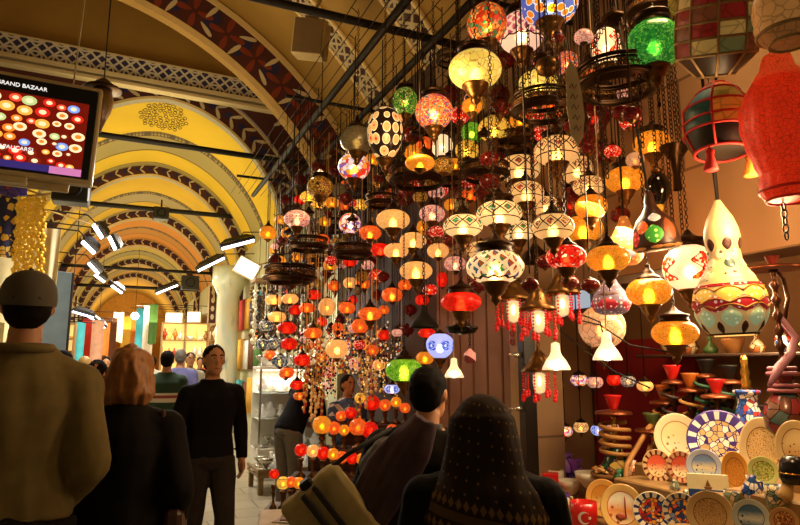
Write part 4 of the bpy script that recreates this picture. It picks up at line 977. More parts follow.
SMALL = [(274,300,18,11,'cream'),(290,299,17,11,'cream'),(277,317,18,12,'cream'),(266,326,15,12,'bluegrey'),(263,344,15,12,'bluegrey'),(275,343,13,12,'bluegrey'),(280,361,17,13,'bluegrey'),
 (287,328,19,13,'red'),(289,344,17,13,'red'),(302,360,17,13,'red'),(295,310,14,11,'red'),(307,308,16,11,'orange'),(314,295,14,11,'red'),(287,372,15,10,'orange'),(257,335,9,9,'orange'),
 (313,333,19,12,'orange'),(347,308,17,13,'orange'),(334,286,13,11,'orange'),(350,283,14,12,'cream'),(364,284,14,11,'orange'),(360,326,17,16,'orange'),(384,310,11,10,'orange'),
 (322,357,13,11,'orange'),(339,333,12,10,'orange'),(297,385,15,10,'red'),(270,355,11,10,'orange'),(355,364,13,14,'pinkdots'),(286,374,14,10,'orange'),(300,396,14,9,'orange'),(308,399,9,11,'red'),(292,410,14,9,'orange'),
 (427,333,18,10,'red'),(425,358,18,14,'amber'),(392,389,16,10,'blue'),(309,197,18,12,'yellow'),(318,204,14,10,'yellow'),(332,203,14,12,'amber'),(288,233,14,13,'amber'),(268,233,17,15,'amber'),(297,257,12,11,'amber'),(310,259,13,11,'amber'),
 (334,203,12,10,'amber'),(420,163,30,16,'amber'),(339,190,15,14,'greybead'),(422,228,11,16,'amber'),(353,300,10,9,'red'),(376,275,15,12,'redmosaic'),(322,322,11,10,'red'),(340,320,11,10,'darkred'),(300,345,10,9,'orange'),(318,345,11,10,'red'),
 (330,372,13,12,'pinkdots'),(328,386,11,10,'pinkdots'),(364,382,13,12,'greymosaic'),(316,378,12,11,'orange'),(372,350,14,12,'orange'),(384,335,12,11,'red'),(346,345,11,11,'multired'),(365,345,12,11,'amber'),(379,365,13,12,'cream'),
 (407,330,14,12,'darkred'),(378,295,12,10,'darkred'),(405,285,14,12,'orange'),(300,330,9,9,'orange'),(308,345,9,9,'darkred'),(281,318,8,8,'red'),(368,262,16,12,'darkred'),(350,262,14,11,'red'),(330,265,14,12,'amber'),(322,240,15,12,'orange'),
 (335,245,14,11,'darkred'),(345,205,13,12,'orange'),(360,205,15,12,'yellow'),(372,205,13,11,'darkred'),(380,183,14,12,'amber'),(300,200,12,10,'red'),(312,228,12,10,'darkred'),(325,222,13,11,'amber'),(405,200,16,13,'darkred'),(440,190,17,14,'redmosaic'),
 (452,205,16,13,'amber'),(455,185,15,13,'darkred'),(470,195,18,14,'orange'),(480,175,16,13,'darkred'),(497,155,20,16,'darkred'),(455,165,16,14,'amber'),(505,60,20,18,'darkred'),(450,95,20,18,'darkred'),(460,115,20,18,'redmosaic'),(500,95,20,18,'darkred'),
 (520,120,20,18,'amber'),(412,135,20,17,'darkred'),(540,135,20,16,'redmosaic'),(585,140,20,18,'darkred'),(605,155,22,18,'darkred'),(630,120,22,20,'redmosaic'),(620,215,20,16,'darkred'),(635,160,18,16,'alabaster'),(570,282,18,14,'darkred'),(530,285,18,14,'darkred'),
 (590,285,20,14,'darkred'),(545,262,18,14,'darkred'),(478,285,18,14,'darkred'),(450,240,15,13,'darkred'),(470,300,12,10,'darkred'),(430,290,16,12,'redmosaic'),(422,300,14,12,'red'),(410,310,14,11,'darkred'),(430,240,12,10,'darkred'),
 (402,180,15,12,'darkred'),(430,150,16,14,'darkred'),(372,160,15,13,'amber'),(335,170,14,12,'darkred'),(346,185,12,10,'orange'),(318,168,14,12,'darkred'),(300,180,13,11,'darkred'),(285,200,12,10,'darkred'),(280,220,12,10,'amber'),(275,260,13,11,'darkred'),(290,285,12,10,'darkred')]
for (px, py, w_, h_, key) in SMALL:
    kind = 'globe' if w_ < 14 else 'oblate'
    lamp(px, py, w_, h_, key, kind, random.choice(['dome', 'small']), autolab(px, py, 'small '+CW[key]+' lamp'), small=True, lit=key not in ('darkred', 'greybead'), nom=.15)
# dim filling of the stall: brass and dark glass lamps behind the lit ones
rf = random.Random(21); nfill = 0; tries = 0
def inpoly(x, y):
    return x > 268 and x < 632 and y > 250-(x-268)*.95 and y > 100-(x-380)*.5 and (y < 345 if x < 400 else y < 300-(x-400)*.12 if x < 560 else y < 250-(x-560)*.9)
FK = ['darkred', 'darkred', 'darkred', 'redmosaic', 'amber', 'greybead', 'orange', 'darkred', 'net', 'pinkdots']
while nfill < 125 and tries < 4000:
    tries += 1; w_ = 10; px = rf.uniform(268, 700); py = rf.uniform(20, 350)
    if not inpoly(px, py) or any(abs(px-q_[0]) < q_[2]*.5+w_*.0+6 and abs(py-q_[1]) < q_[3]*.5+6 for q_ in BIG): continue
    w_ = rf.uniform(9, 14) if px < 400 else rf.uniform(14, 22)
    u = unit(px, py); ok = False
    for X in (2.55, 2.4, 2.25, 2.1, 1.95, 1.8):
        c = at(px, py, X/u.x); r = w_*X/u.x/FP/2
        if c.z < 3.5 and clash(c, r, r*1.2) < .01: ok = True; break
    if not ok: continue
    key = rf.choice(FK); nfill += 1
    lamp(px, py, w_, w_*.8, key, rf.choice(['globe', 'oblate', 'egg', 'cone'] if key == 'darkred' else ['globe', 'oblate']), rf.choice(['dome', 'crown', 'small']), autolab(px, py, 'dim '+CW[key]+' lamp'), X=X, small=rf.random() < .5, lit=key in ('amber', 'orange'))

# ------------------------------------------------------------------ pierced brass rings
def ringlamp(px, py, w_, h_, label, X=None, pend=0):
    d0 = None; u = unit(px, py); nom = .42 if w_ > 50 else .3
    X = X or min(max(nom*FP/w_*u.x, 1.4), 2.35)
    d = X/u.x; c = at(px, py, d); r = w_*d/FP/2; H = r*.42
    s = thing('brass_ring_lamp', label, 'brass ring lamp', c)
    b = MB(); b.ring(r, r*.06, H/2, 36, 6); b.ring(r*.97, r*.035, H/2-r*.09, 36, 5); b.build('upper_rim', DBRASS, s)
    b = MB(); n = 40
    for i in range(n):
        a = 2*PI*i/n; a2 = 2*PI*(i+1)/n; p = lambda a_, z, k=.97: (r*k*math.cos(a_), r*k*math.sin(a_), z)
        b.tube([p(a, -H/2), p((a+a2)/2, 0), p(a, H/2-r*.09)], r*.018, 4); b.tube([p(a2, -H/2), p((a+a2)/2, 0), p(a2, H/2-r*.09)], r*.018, 4)
    b.ring(r*.97, r*.02, 0, 36, 4); b.build('pierced_band', BRASS, s)
    b = MB(); b.ring(r*1.02, r*.075, -H/2, 36, 6); b.lathe([(r*1.0, -H/2-r*.05), (r*.9, -H/2-r*.16), (r*.86, -H/2-r*.2), (r*.82, -H/2-r*.16), (r*.94, -H/2-.0)], 36, cap=False); b.build('lower_rim', DBRASS, s)
    zt = min(ZR-c.z, r*1.9)
    for i in range(3):
        a = 2*PI*i/3+.5; b = MB(); b.chain((r*math.cos(a), r*math.sin(a), H/2), (r*.12*math.cos(a), r*.12*math.sin(a), zt-r*.25), .03, .003); b.build('chain', DBRASS, s)
    b = MB(); b.lathe([(r*.3, zt-r*.3), (r*.32, zt-r*.22), (r*.14, zt-r*.1), (r*.1, zt), (r*.04, zt+r*.08)], 16); b.tube([(0, 0, zt), (0, 0, ZR-c.z)], .005, 5); b.build('top_finial', DBRASS, s)
    for i in range(pend):
        a = 2*PI*i/max(pend, 1)+.3; b = MB(); x, y = r*.95*math.cos(a), r*.95*math.sin(a); z = -H/2-r*.12
        b.chain((x, y, z), (x, y, z-r*.45), .024, .0025); b.ell((x, y, z-r*.52), (r*.05, r*.05, r*.09), 8, 6); b.build('drop', DBRASS, s)
for a in ((617, 78, 78, 50, 'largest dark pierced brass ring, hanging left of the green globe', 1.9, 6), (543, 104, 60, 32, 'second pierced brass ring, left of the paper tag', 1.75, 6), (418, 175, 54, 26, 'pierced brass ring above the plain cream lamps', 1.75, 5), (485, 170, 46, 26, 'pierced brass ring just left of the cream patterned lamps', 2.1, 5),
          (382, 200, 32, 18, 'small dark ring left of the ring over the cream cluster', 1.6, 4), (308, 243, 38, 16, 'dark brass ring near the far left end of the lamps', 1.45, 4), (352, 250, 38, 18, 'dark brass ring between far left lamps and the cream cluster', 1.6, 4), (290, 273, 50, 15, 'lowest dark brass ring at the far left', 1.4, 4), (652, 10, 52, 22, 'dark bronze ring over the green globe', 2.2, 0), (450, 178, 30, 16, 'small dark ring between the two large rings left of centre', 2.2, 3), (330, 225, 34, 14, 'dark ring in the clutter below the brown net globe', 2.2, 4), (395, 186, 30, 14, 'dark ring behind the ring over the cream cluster', 2.4, 4), (360, 190, 30, 14, 'dark ring below the white-red patched globe', 2.3, 4), (440, 128, 34, 16, 'dark ring behind the orange beaded globe', 2.4, 4), (515, 140, 40, 18, 'dark ring above the upper left cream patterned lamp', 2.4, 4), (590, 95, 44, 20, 'dark ring behind the largest pierced ring', 2.45, 4), (320, 258, 34, 13, 'dark ring above the small cream trio, deeper in', 2.0, 4), (452, 58, 30, 14, 'dark ring left of the pale yellow scripted lamp', 2.2, 3)): ringlamp(*a)
# paper tag with red handwriting
p = onX(575, 106, 1.62)
s = thing('paper_tag', 'long pale pointed tag with reddish handwriting hanging right of the second ring', 'tag', p, (0, R(-3), -YAW-R(12)))
b = MB(); pts = [(-.022, .16), (.0, .2), (.022, .16), (.032, .05), (.033, -.05), (.02, -.13), (-.004, -.17), (-.028, -.12), (-.033, 0)]
b.add([(x, 0, z) for x, z in pts]+[(x, .004, z) for x, z in pts], [tuple(range(9)), tuple(range(17, 8, -1))]+[(i, (i+1) % 9, (i+1) % 9+9, i+9) for i in range(9)], 0, False); b.build('paper', mat('pale_paper', 'ecd8ac', .8), s)
b = MB()
for k in range(5): z = .08-k*.045; b.tube([(-.014, -.003, z), (-.004, -.003, z+.018), (.004, -.003, z-.008), (.015, -.003, z+.01)], .0022, 4)
b.build('handwriting', mat('red_ink', '7a2c1c', .8), s)
b = MB(); b.tube([(0, .002, .19), (0, .002, ZR-p.z)], .002, 4); b.build('string', IRON, s)

# ------------------------------------------------------------------ special hanging things
# black glass vase under the topmost amber lamp
p = onX(658, 190, 2.3); d = p.length; s = thing('glass_vase', 'glossy black glass bulb lamp with amber tip under the topmost amber lamp', 'lamp', p)
k = 26*2.3/coef(658, 190)/FP/2
b = MB(); b.lathe([(.35*k, 1.35*k), (.6*k, 1.1*k), (k, .35*k), (k*.96, -.2*k), (.6*k, -.9*k), (.3*k, -1.2*k)], 22); b.build('bulb_glass', SM['black'], s)
b = MB(); b.lathe([(.3*k, -1.2*k), (.33*k, -1.5*k), (.2*k, -1.7*k), (.02*k, -1.9*k)], 14); b.build('tip', SM['amber'], s)
b = MB(); b.lathe([(.35*k, 1.35*k), (.5*k, 1.5*k), (.2*k, 1.8*k)], 14); b.build('cap', BRASS, s)
b = MB(); b.chain((0, 0, 1.7*k), (0, 0, ZR-p.z), .03, .003); b.build('chain', DBRASS, s)
# bronze funnel right of it
p = onX(675, 152, 2.5); s = thing('bronze_funnel', 'hanging bronze funnel right of the topmost amber lamp', 'funnel', p)
b = MB(); b.lathe([(.075, .03), (.07, .015), (.03, -.04), (.018, -.12), (.022, -.2)], 16, cap=False); b.build('bowl', DBRASS, s)
for x in (-.015, .02): b = MB(); b.chain((x, 0, 0), (x*.3, 0, ZR-p.z), .03, .003); b.build('chain', DBRASS, s)
b = MB(); b.chain((.01, 0, -.2), (.01, 0, -.62), .03, .003); b.build('drop_chain', DBRASS, s)
# gourd lamps: painted calabashes
def petals(b, r_of_z, spec, n=12):
    """raised colour patches that follow the gourd; spec: angle, z, half width(angle), half height, material"""
    for (a0, z0, ha, hz, m) in spec:
        ring_ = []; inner = []
        cen = (a0, z0)
        vs = []; fs = []
        def P(a, z, e=.003): r = r_of_z(z)+e; return (r*math.cos(a), r*math.sin(a), z)
        vs.append(P(a0, z0)); K = 3
        for k in range(1, K+1):
            for i in range(n): t_ = 2*PI*i/n; vs.append(P(a0+ha*k/K*math.cos(t_), z0+hz*k/K*math.sin(t_)*(1-.25*abs(math.cos(t_))), .003 if k < K else .0))
        for i in range(n): fs.append((0, 1+i, 1+(i+1) % n))
        for k in range(1, K):
            for i in range(n): fs.append((1+(k-1)*n+i, 1+k*n+i, 1+k*n+(i+1) % n, 1+(k-1)*n+(i+1) % n))
        b.add(vs, fs, m)
def rz(prof_):
    def f(z):
        for (r0, z0), (r1, z1) in zip(prof_, prof_[1:]):
            if min(z0, z1) <= z <= max(z0, z1): t_ = (z-z0)/(z1-z0); return r0+(r1-r0)*t_
        return prof_[0][0] if abs(z-prof_[0][1]) < abs(z-prof_[-1][1]) else prof_[-1][0]
    return f
def dotm(name, a, b_, em, sc=24):
    t = NT(name); v = t.coord(); q_ = t.vor(v, sc, 'F1', .25); c = t.ramp(q_.outputs['Distance'], [(0, srgb(b_)), (.28, srgb(a))]); t.set('Base Color', c); t.set('Roughness', .5); t.set('Emission Color', c); t.set('Emission Strength', em); return t.m
GY = mat('gourd_ochre', 'cc9a4a', .45, 0, .2, 9, emit=.2); GP = dotm('gourd_cream_dots', 'e0c896', '3a2a1c', .3, 34); GR = dotm('gourd_red_dots', 'a81c28', 'f4d8d0', .3, 44); GG = dotm('gourd_green_dots', 'a8c090', 'e8f0c8', .35, 44); GYD = dotm('gourd_yellow_dots', 'f0bc48', 'f8e0a0', .5, 44)
GB = mat('gourd_brown_line', '4a2412', .5); GTEAL = dotm('gourd_teal', '2a4a44', '90c0b0', .1, 40); GD = mat('gourd_dark_leaf', '3a1a18', .5)
# the big one by the stone wall
X = 2.3; cb_ = coef(730, 303); d = X/cb_; p = at(730, 303, d); k = 68*d/FP/2
gp = [(.62, -.92), (.8, -.72), (.96, -.35), (1.0, 0), (.95, .3), (.78, .65), (.6, .95), (.47, 1.2), (.43, 1.45), (.46, 1.7), (.5, 1.95), (.47, 2.2), (.36, 2.55), (.2, 2.85), (.08, 3.1)]
sm2 = []
for i in range(len(gp)-1):
    for q_ in range(3): t_ = q_/3; sm2.append(((gp[i][0]*(1-t_)+gp[i+1][0]*t_)*k, (gp[i][1]*(1-t_)+gp[i+1][1]*t_)*k))
sm2.append((gp[-1][0]*k, gp[-1][1]*k))
s = thing('gourd_lamp', 'tall painted gourd lamp with red dotted scallops in front of the stone wall', 'gourd lamp', p, (0, R(-3), 0))
b = MB(); b.lathe(sm2, 40, 0); f = rz(sm2)
yaw0 = math.atan2(-p.y, -p.x)
spec = []
for i in range(8):
    a = yaw0+i*2*PI/8
    spec += [(a, .28*k, .36, .26*k, 1), (a+PI/8, -.05*k, .38, .24*k, 2), (a, -.45*k, .3, .26*k, 3), (a+PI/8, -.72*k, .12, .18*k, 4)]
for i in range(6): a = yaw0+i*2*PI/6+.25; spec += [(a, 1.72*k, .3, .2*k, 5), (a+.5, 1.42*k, .3, .16*k, 6), (a, 1.15*k, .32, .17*k, 6 if i % 2 else 7), (a, .8*k, .34, .16*k, 6)]
petals(b, f, spec)
for z in (.52*k, .48*k): b.ring(f(z)+.001, .004, z, 40, 5, 2)
for base in (-.02, .32, -.2):
    pts = []
    for i in range(96): a = 2*PI*i/96; z = (base+.13*abs(math.cos(4*(a-yaw0+(PI/8 if base == -.02 else 0)))))*k; r = f(z)+.003; pts.append((r*math.cos(a), r*math.sin(a), z))
    b.tube(pts, .0045, 4, 8, closed=True)
b.ring(f(-.9*k), .006, -.9*k, 40, 5, 4)
b.build('gourd_body', [GP if False else mat('gourd_cream', 'd8b87c', .45, 0, .15, 9, emit=.22), GYD, GR, GG, GB, GD, GP, GTEAL, mat('gourd_gold_line', 'b0782c', .5)], s)
b = MB(); b.tube([(0, 0, 3.1*k), (0, 0, ZR-p.z)], .007, 5); b.build('cord', IRON, s)
b = MB(); b.lathe([(.55*k, -.92*k), (.5*k, -.97*k), (.02, -.97*k)], 24, cap=False); b.build('lit_base', mat('gourd_glow', 'ffb860', .5, emit=1.5), s)
# coloured gourd with three patches, brown neck and lobed skirt
def gourd(px, py, X, w_, gp, mats, spec, label, rot=0, tilt=0):
    d = X/coef(px, py); p = at(px, py, d); k = w_*d/FP/2; g = [(r*k, z*k) for r, z in gp]; pr2 = []
    for i in range(len(g)-1):
        for q_ in range(3): t_ = q_/3; pr2.append((g[i][0]*(1-t_)+g[i+1][0]*t_, g[i][1]*(1-t_)+g[i+1][1]*t_))
    pr2.append(g[-1]); s = thing('gourd_lamp', label, 'gourd lamp', p, (0, R(tilt), 0)); y0 = math.atan2(-p.y, -p.x)+rot
    b = MB(); b.lathe(pr2, 36, 0); petals(b, rz(pr2), [(y0+a, z*k, ha, hz*k, m) for a, z, ha, hz, m in spec]); b.build('gourd_body', mats, s)
    b = MB(); b.tube([(0, 0, g[-1][1]), (0, 0, ZR-p.z)], .006, 5); b.build('cord', IRON, s); LAMPS.append((p, k, k)); return s
DG = mat('gourd_dark_brown', '2c1208', .4, emit=.02)
gourd(655, 233, 2.15, 46, [(.85, -.75), (1.0, -.6), (.95, -.2), (.88, .2), (.7, .6), (.42, .9), (.25, 1.2), (.2, 1.6), (.12, 1.9)], [DG, dotm('gd_orange', 'd85a20', 'ffb070', .5, 40), dotm('gd_green', '3a9a30', 'c8f080', .45, 40), dotm('gd_white', 'c8c0b8', 'ffffff', .4, 50), dotm('gd_red', 'b01818', 'f86050', .4, 40), mat('gourd_brown_patch', '7a4420', .5, emit=.1), mat('gourd_tan_rim', 'b87838', .5, emit=.3)],
      [(-.62, .25, .34, .3, 1), (-.05, -.1, .42, .42, 2), (.1, .62, .4, .2, 3), (-1.05, -.2, .3, .36, 4), (.75, .05, .35, .5, 5)]+[(i*.5, -.66, .3, .07, 6) for i in range(12)], 'dark gourd lamp with orange, green and white dotted patches', tilt=-8)
gourd(625, 243, 2.35, 36, [(.6, -1.2), (.9, -.9), (1.0, -.4), (.9, .1), (.6, .6), (.4, 1.0), (.2, 1.5)], [dotm('gd_tan_orange', 'c07830', 'f8c070', .35, 40), dotm('gd_lav', '9a8aa0', 'e8e0f0', .3, 40)], [(0, -.8, .6, .3, 1)], 'orange-dotted tan gourd left of the dark patched gourd')
gourd(611, 300, 2.35, 38, [(.55, -.75), (.85, -.6), (1.0, -.2), (.92, .2), (.6, .6), (.4, .9), (.2, 1.3)], [dotm('gd_lilac', '6a5a70', 'e8d8d0', .2, 40), dotm('gd_crimson', 'a01828', 'ffd0c8', .35, 44), GB], [(-.2, -.3, .6, .34, 1), (1.1, -.3, .5, .3, 1), (-1.5, -.3, .5, .3, 1), (-.2, .25, .7, .1, 2)], 'lilac gourd lamp with crimson dotted scallop behind an amber lamp')
# tassel lanterns with red beads
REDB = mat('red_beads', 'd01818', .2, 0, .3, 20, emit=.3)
def tassel(px, py, w_, X, label):
    d = X/coef(px, py); p = at(px, py, d); k = w_*d/FP/2; s = thing('tassel_lantern', label, 'lantern', p)
    b = MB(); b.lathe([(k*.98, .0), (k, .04*k), (.85*k, .25*k), (.55*k, .55*k), (.5*k, .75*k), (.3*k, 1.05*k), (.12*k, 1.2*k), (.1*k, 1.45*k)], 20, cap=False)
    for i in range(10): a = 2*PI*i/10; b.tube([(k*.95*math.cos(a), k*.95*math.sin(a), 0), (.5*k*math.cos(a), .5*k*math.sin(a), .6*k)], .004, 4)
    b.build('brass_hat', BRASS, s)
    b = MB(); b.lathe([(.1*k, 0), (.34*k, -.1*k), (.36*k, -.6*k), (.28*k, -1.1*k), (.05*k, -1.2*k)], 16); b.build('glass_tube', shade_mat('glass_lantern', 'plain', ['f8d49c', 'ffe8bc'], .9, .35, 4), s)
    b = MB(); b.ell((0, 0, -.5*k), (.14*k, .14*k, .3*k), 10, 7); b.build('bulb', BULB, s)
    for i in range(9):
        a = 2*PI*i/9+.3; b = MB(); x, y = k*.9*math.cos(a), k*.9*math.sin(a)
        L = 1.15*k+(.25*k if i % 2 else 0); n = 9
        for q_ in range(n): rr_ = .055*k if q_ < n-2 else .12*k; b.ell((x, y, -.1*k-L*q_/(n-1)), (rr_, rr_, rr_*1.15), 8, 6)
        b.build('bead_string', REDB, s)
    b = MB(); b.chain((0, 0, 1.4*k), (0, 0, ZR-p.z), .03, .003); b.build('chain', DBRASS, s)
tassel(513, 300, 38, 2.05, 'red bead tassel lantern, leftmost of the three in a row')
tassel(538, 310, 38, 1.95, 'red bead tassel lantern, middle one of three and hanging lowest')
tassel(562, 294, 38, 2.15, 'red bead tassel lantern, rightmost of the three in a row')
tassel(539, 372, 36, 2.3, 'red bead tassel lantern hanging alone below the other three')
# white bell bulb lamps
BELLM = mat('bell_lit', 'ffe4b0', .4, emit=1.3); 
def bell(px, py, w_, X, label, glow=True):
    d = X/coef(px, py); p = at(px, py, d); k = w_*d/FP/2; s = thing('bell_lamp', label, 'lamp', p)
    b = MB(); b.lathe([(k, -.55*k), (.97*k, -.4*k), (.72*k, .1*k), (.42*k, .5*k), (.34*k, .75*k), (.3*k, 1.3*k), (.12*k, 1.4*k)], 22, cap=False); b.build('reflector', shade_mat('glass_bell', 'plain', ['e8d0a0', 'fff0d0'], .8, .15, 3), s)
    b = MB(); b.ell((0, 0, -.25*k), (.5*k, .5*k, .34*k), 14, 8); b.build('bulb', BULBW, s)
    b = MB(); b.tube([(0, 0, 1.4*k), (.01, 0, ZR-p.z)], .004, 4); b.build('cord', mat('pale_cord', 'b09a78', .6), s)
bell(607, 352, 29, 2.1, 'white bell bulb lamp in front of the pale alabaster globe')
bell(556, 362, 28, 2.2, 'white bell bulb lamp left of the one by the alabaster globe')
bell(454, 372, 20, 2.0, 'white bell bulb lamp just right of the dark-haired man')
# dark bell and black bowl lamps
def bowl(px, py, w_, X, pr_, m, label, name='metal_shade'):
    d = X/coef(px, py); p = at(px, py, d); k = w_*d/FP/2; s = thing(name, label, 'lamp', p)
    b = MB(); b.lathe([(r*k, z*k) for r, z in pr_], 22, cap=False); b.build('bowl', m, s)
    b = MB(); b.chain((0, 0, pr_[-1][1]*k), (0, 0, ZR-p.z), .03, .003); b.build('chain', DBRASS, s)
bowl(424, 320, 30, 1.75, [(1, -.5), (.98, -.35), (.7, 0), (.4, .3), (.2, .7), (.12, 1.0)], IRON, 'dark metal bell shade over a small red lamp')
bowl(462, 328, 33, 1.85, [(.1, -.4), (.8, -.3), (1, -.02), (.95, .08), (.4, .2), (.3, .5), (.1, .6)], mat('black_gloss', '120e0c', .12, .4), 'glossy black metal bowl hanging under the large red lamp')
bowl(535, 254, 30, 2.35, [(1, -.6), (1.0, -.4), (.8, 0), (.45, .35), (.15, .7)], DBRASS, 'bronze dome shade behind the widest mosaic lamp')
bowl(548, 66, 26, 1.7, [(.1, -.9), (.8, -.5), (1, 0), (.8, .4), (.3, .7), (.1, .9)], BRASS, 'rounded bronze lamp body above the second pierced ring')
bowl(470, 357, 12, 2.2, [(.5, -1), (1, -.6), (1, .6), (.5, 1), (.15, 1.4)], SM['pinkdots'], 'small pink beaded pendant hanging before the wooden boards', 'bead_pendant')
# big patchwork lanterns, top right
def poly_lantern(name, px, py, X, w_, levels, n, mats, pick, label, yaw=.2, cords=None, tilt=(0, 0), ribs=True):
    d = X/coef(px, py); p = at(px, py, d); k = w_*d/FP/2; s = thing(name, label, 'lantern', p, (R(tilt[0]), R(tilt[1]), yaw))
    b = MB(); seg = 4
    for j in range(len(levels)-1):
        (r0, z0), (r1, z1) = levels[j], levels[j+1]
        for i in range(n):
            a0, a1 = 2*PI*i/n, 2*PI*(i+1)/n
            P = lambda r, a, z: (r*k*math.cos(a), r*k*math.sin(a), z*k)
            vs = []
            for v_ in range(seg+1):
                for u_ in range(seg+1):
                    a_ = a0+(a1-a0)*u_/seg; t_ = v_/seg; r_ = (r0+(r1-r0)*t_)*(1+.05*math.sin(PI*u_/seg)*math.sin(PI*t_)); z_ = z0+(z1-z0)*t_; vs.append(P(r_, a_, z_))
            b.add(vs, [(v_*(seg+1)+u_, v_*(seg+1)+u_+1, (v_+1)*(seg+1)+u_+1, (v_+1)*(seg+1)+u_) for v_ in range(seg) for u_ in range(seg)], pick(i, j), True)
    for (r_, z_) in (levels[0], levels[-1]): b.add([(r_*k*math.cos(2*PI*i/n), r_*k*math.sin(2*PI*i/n), z_*k) for i in range(n)], [tuple(range(n))], pick(0, 0), False)
    b.build('leather_shade', mats, s)
    b = MB()
    for (r_, z_) in (levels if ribs else levels[:2]): b.tube([(r_*k*1.01*math.cos(2*PI*i/(n*4)), r_*k*1.01*math.sin(2*PI*i/(n*4)), z_*k) for i in range(n*4)], .006 if k > .08 else .004, 5, closed=True)
    for i in range(n if ribs else 0): b.tube([(r_*k*1.02*math.cos(2*PI*i/n), r_*k*1.02*math.sin(2*PI*i/n), z_*k) for r_, z_ in levels], .005, 5)
    b.build('piping', cords or mats[0], s)
    b = MB(); b.tube([(0, 0, levels[-1][1]*k), (0, 0, max(levels[-1][1]*k+.1, ZR-p.z))], .006, 5); b.build('cord', IRON, s)
    return s, k
def skin(name, c, em=.15, sc=16):
    t = NT(name); v = t.coord(); q_ = t.vor(v, sc, 'DISTANCE_TO_EDGE'); f_ = t.noise(v, 9, 4); C = srgb(c); dk = tuple(x*.45 for x in C[:3])+(1,)
    cc = t.mix(t.math('GREATER_THAN', q_.outputs['Distance'], .05), dk, t.mix(f_, dk, C)); t.set('Base Color', cc); t.set('Roughness', .5); t.set('Emission Color', cc); t.set('Emission Strength', em); return t.m
ROPE = mat('cream_rope', 'a08458', .8, 0, .3, 60)
PW = [skin('hide_dark', '241810', .05), skin('hide_red', '8a1a12', .35), skin('hide_green', '6c6a38', .35), skin('hide_yellow', 'b89048', .45), skin('hide_brown', '7a3c1c', .35), skin('hide_stripe', '9a8c54', .4)]
poly_lantern('patchwork_lantern', 716, 32, 1.98, 74, [(.45, -1.15), (.98, -.62), (1.0, -.2), (1.0, .2), (.97, .62), (.93, 1.0), (.5, 1.3)], 9, PW, lambda i, j: 0 if j == 0 else [1, 3, 5, 4, 2, 3, 1, 4][(i*3+j*5) % 8], 'large dark patchwork hide lantern with cream rope seams, top right', .35, ROPE, (12, -20))
PW2 = [skin('hide_forest', '1f4030', .3), skin('hide_orange', 'c8641c', .55), skin('hide_ochre', 'a87824', .45), skin('hide_teal', '4a7068', .35), skin('hide_black', '16100c', .01)]
s, k = poly_lantern('patchwork_lantern', 719, 122, 2.15, 66, [(.72, -1.0), (.98, -.42), (1.0, -.1), (.98, .35), (.6, .9), (.3, 1.2)], 6, PW2, lambda i, j: 4 if j == 0 else [0, 1, 3, 2, 0, 1][(i+j*2) % 6], 'green and orange patchwork lantern with red piping below the dark one', .5, mat('red_cord', 'b02018', .7, emit=.1), (0, 5))
for a, m in ((2.9, 'red_cord'), (5.1, 'orange_tassel')):
    b = MB(); x, y = .75*k*math.cos(a), .75*k*math.sin(a); b.tube([(x, y, -k), (x, y, -1.12*k)], .004, 4); b.lathe([(.005, 0), (.018, -.01), (.014, -.03), (.028, -.09), (.0, -.09)], 10, M=Matrix.Translation((x, y, -1.1*k))); b.build('tassel', mat(m, 'b02018' if 'red' in m else 'e08020', .7, emit=.1), s)
RH = [skin('hide_scarlet', 'ee3010', .6, 60), skin('hide_vermilion', 'f0481c', .6, 60)]
poly_lantern('hide_lantern', 783, 124, 2.1, 74, [(.56, -2.1), (.7, -1.85), (.66, -1.4), (.8, -.95), (.97, -.35), (1.03, .2), (.95, .7), (.68, 1.2), (.42, 1.6), (.34, 1.95)], 14, RH, lambda i, j: 1 if j > 6 else 0, 'large glowing red hide lantern at the right edge', .2, mat('dark_red_cord', 'a0180c', .7, emit=.25), (0, 0), ribs=False)
poly_lantern('hide_lantern', 786, 12, 1.85, 58, [(.6, -1.15), (.95, -.8), (1.0, -.3), (1.0, .3), (.8, .9), (.4, 1.2)], 10, [skin('hide_sand', 'b87c3c', .5, 30), skin('hide_tan', '98602c', .35, 26)], lambda i, j: 1 if j == 0 else 0, 'beige dotted hide lantern in the top right corner over the red one', 0, ROPE, ribs=False)
poly_lantern('hide_lantern', 683, 2, 1.9, 26, [(.3, -1), (.9, -.5), (1, 0), (.9, .5), (.4, 1)], 8, [skin('hide_mustard', '9a7c24', .3)], lambda i, j: 0, 'small mustard lantern cut by the top edge, right of the green globe')
# hanging chain below red lantern and free chains
for (px, y0, y1, X, lab) in ((783, 203, 240, 2.1, 'short loose chain under the red hide lantern'), (668, 160, 225, 2.45, 'thin chain crossing in front of the stone wall left of the gourd'), (716, 170, 300, 2.5, 'long thin wire in front of the stone wall left of the dotted gourd'), (637, 60, 150, 2.2, 'vertical chain left of the topmost amber lamp'), (603, 100, 180, 2.2, 'vertical chain below the big pierced ring')):
    a, c_ = onX(px, y0, X), onX(px, y1, X); b = MB()
    top = Vector((a.x, a.y, ZR if px != 783 else a.z))
    if px == 716: b.tube([top, (a.x, a.y, c_.z)], .003, 4)
    else: b.chain(top, (a.x, a.y, c_.z), .032, .0035)
    tag(b.build('loose_chain', DBRASS), lab, 'chain')
# cables slung between the lamps near the white bulbs
for pts, lab in (([(556, 300), (575, 312), (600, 322), (604, 338)], 'black cable looping to the white bell lamp'), ([(560, 330), (585, 350), (615, 372), (650, 388)], 'black cable sagging toward the hookahs'), ([(570, 318), (600, 325), (630, 345), (668, 352)], 'black cable running right from the bell lamp')):
    b = MB(); b.tube([onX(x, y, 2.3) for x, y in pts], .004, 5); tag(b.build('cable', IRON), lab, 'cable')

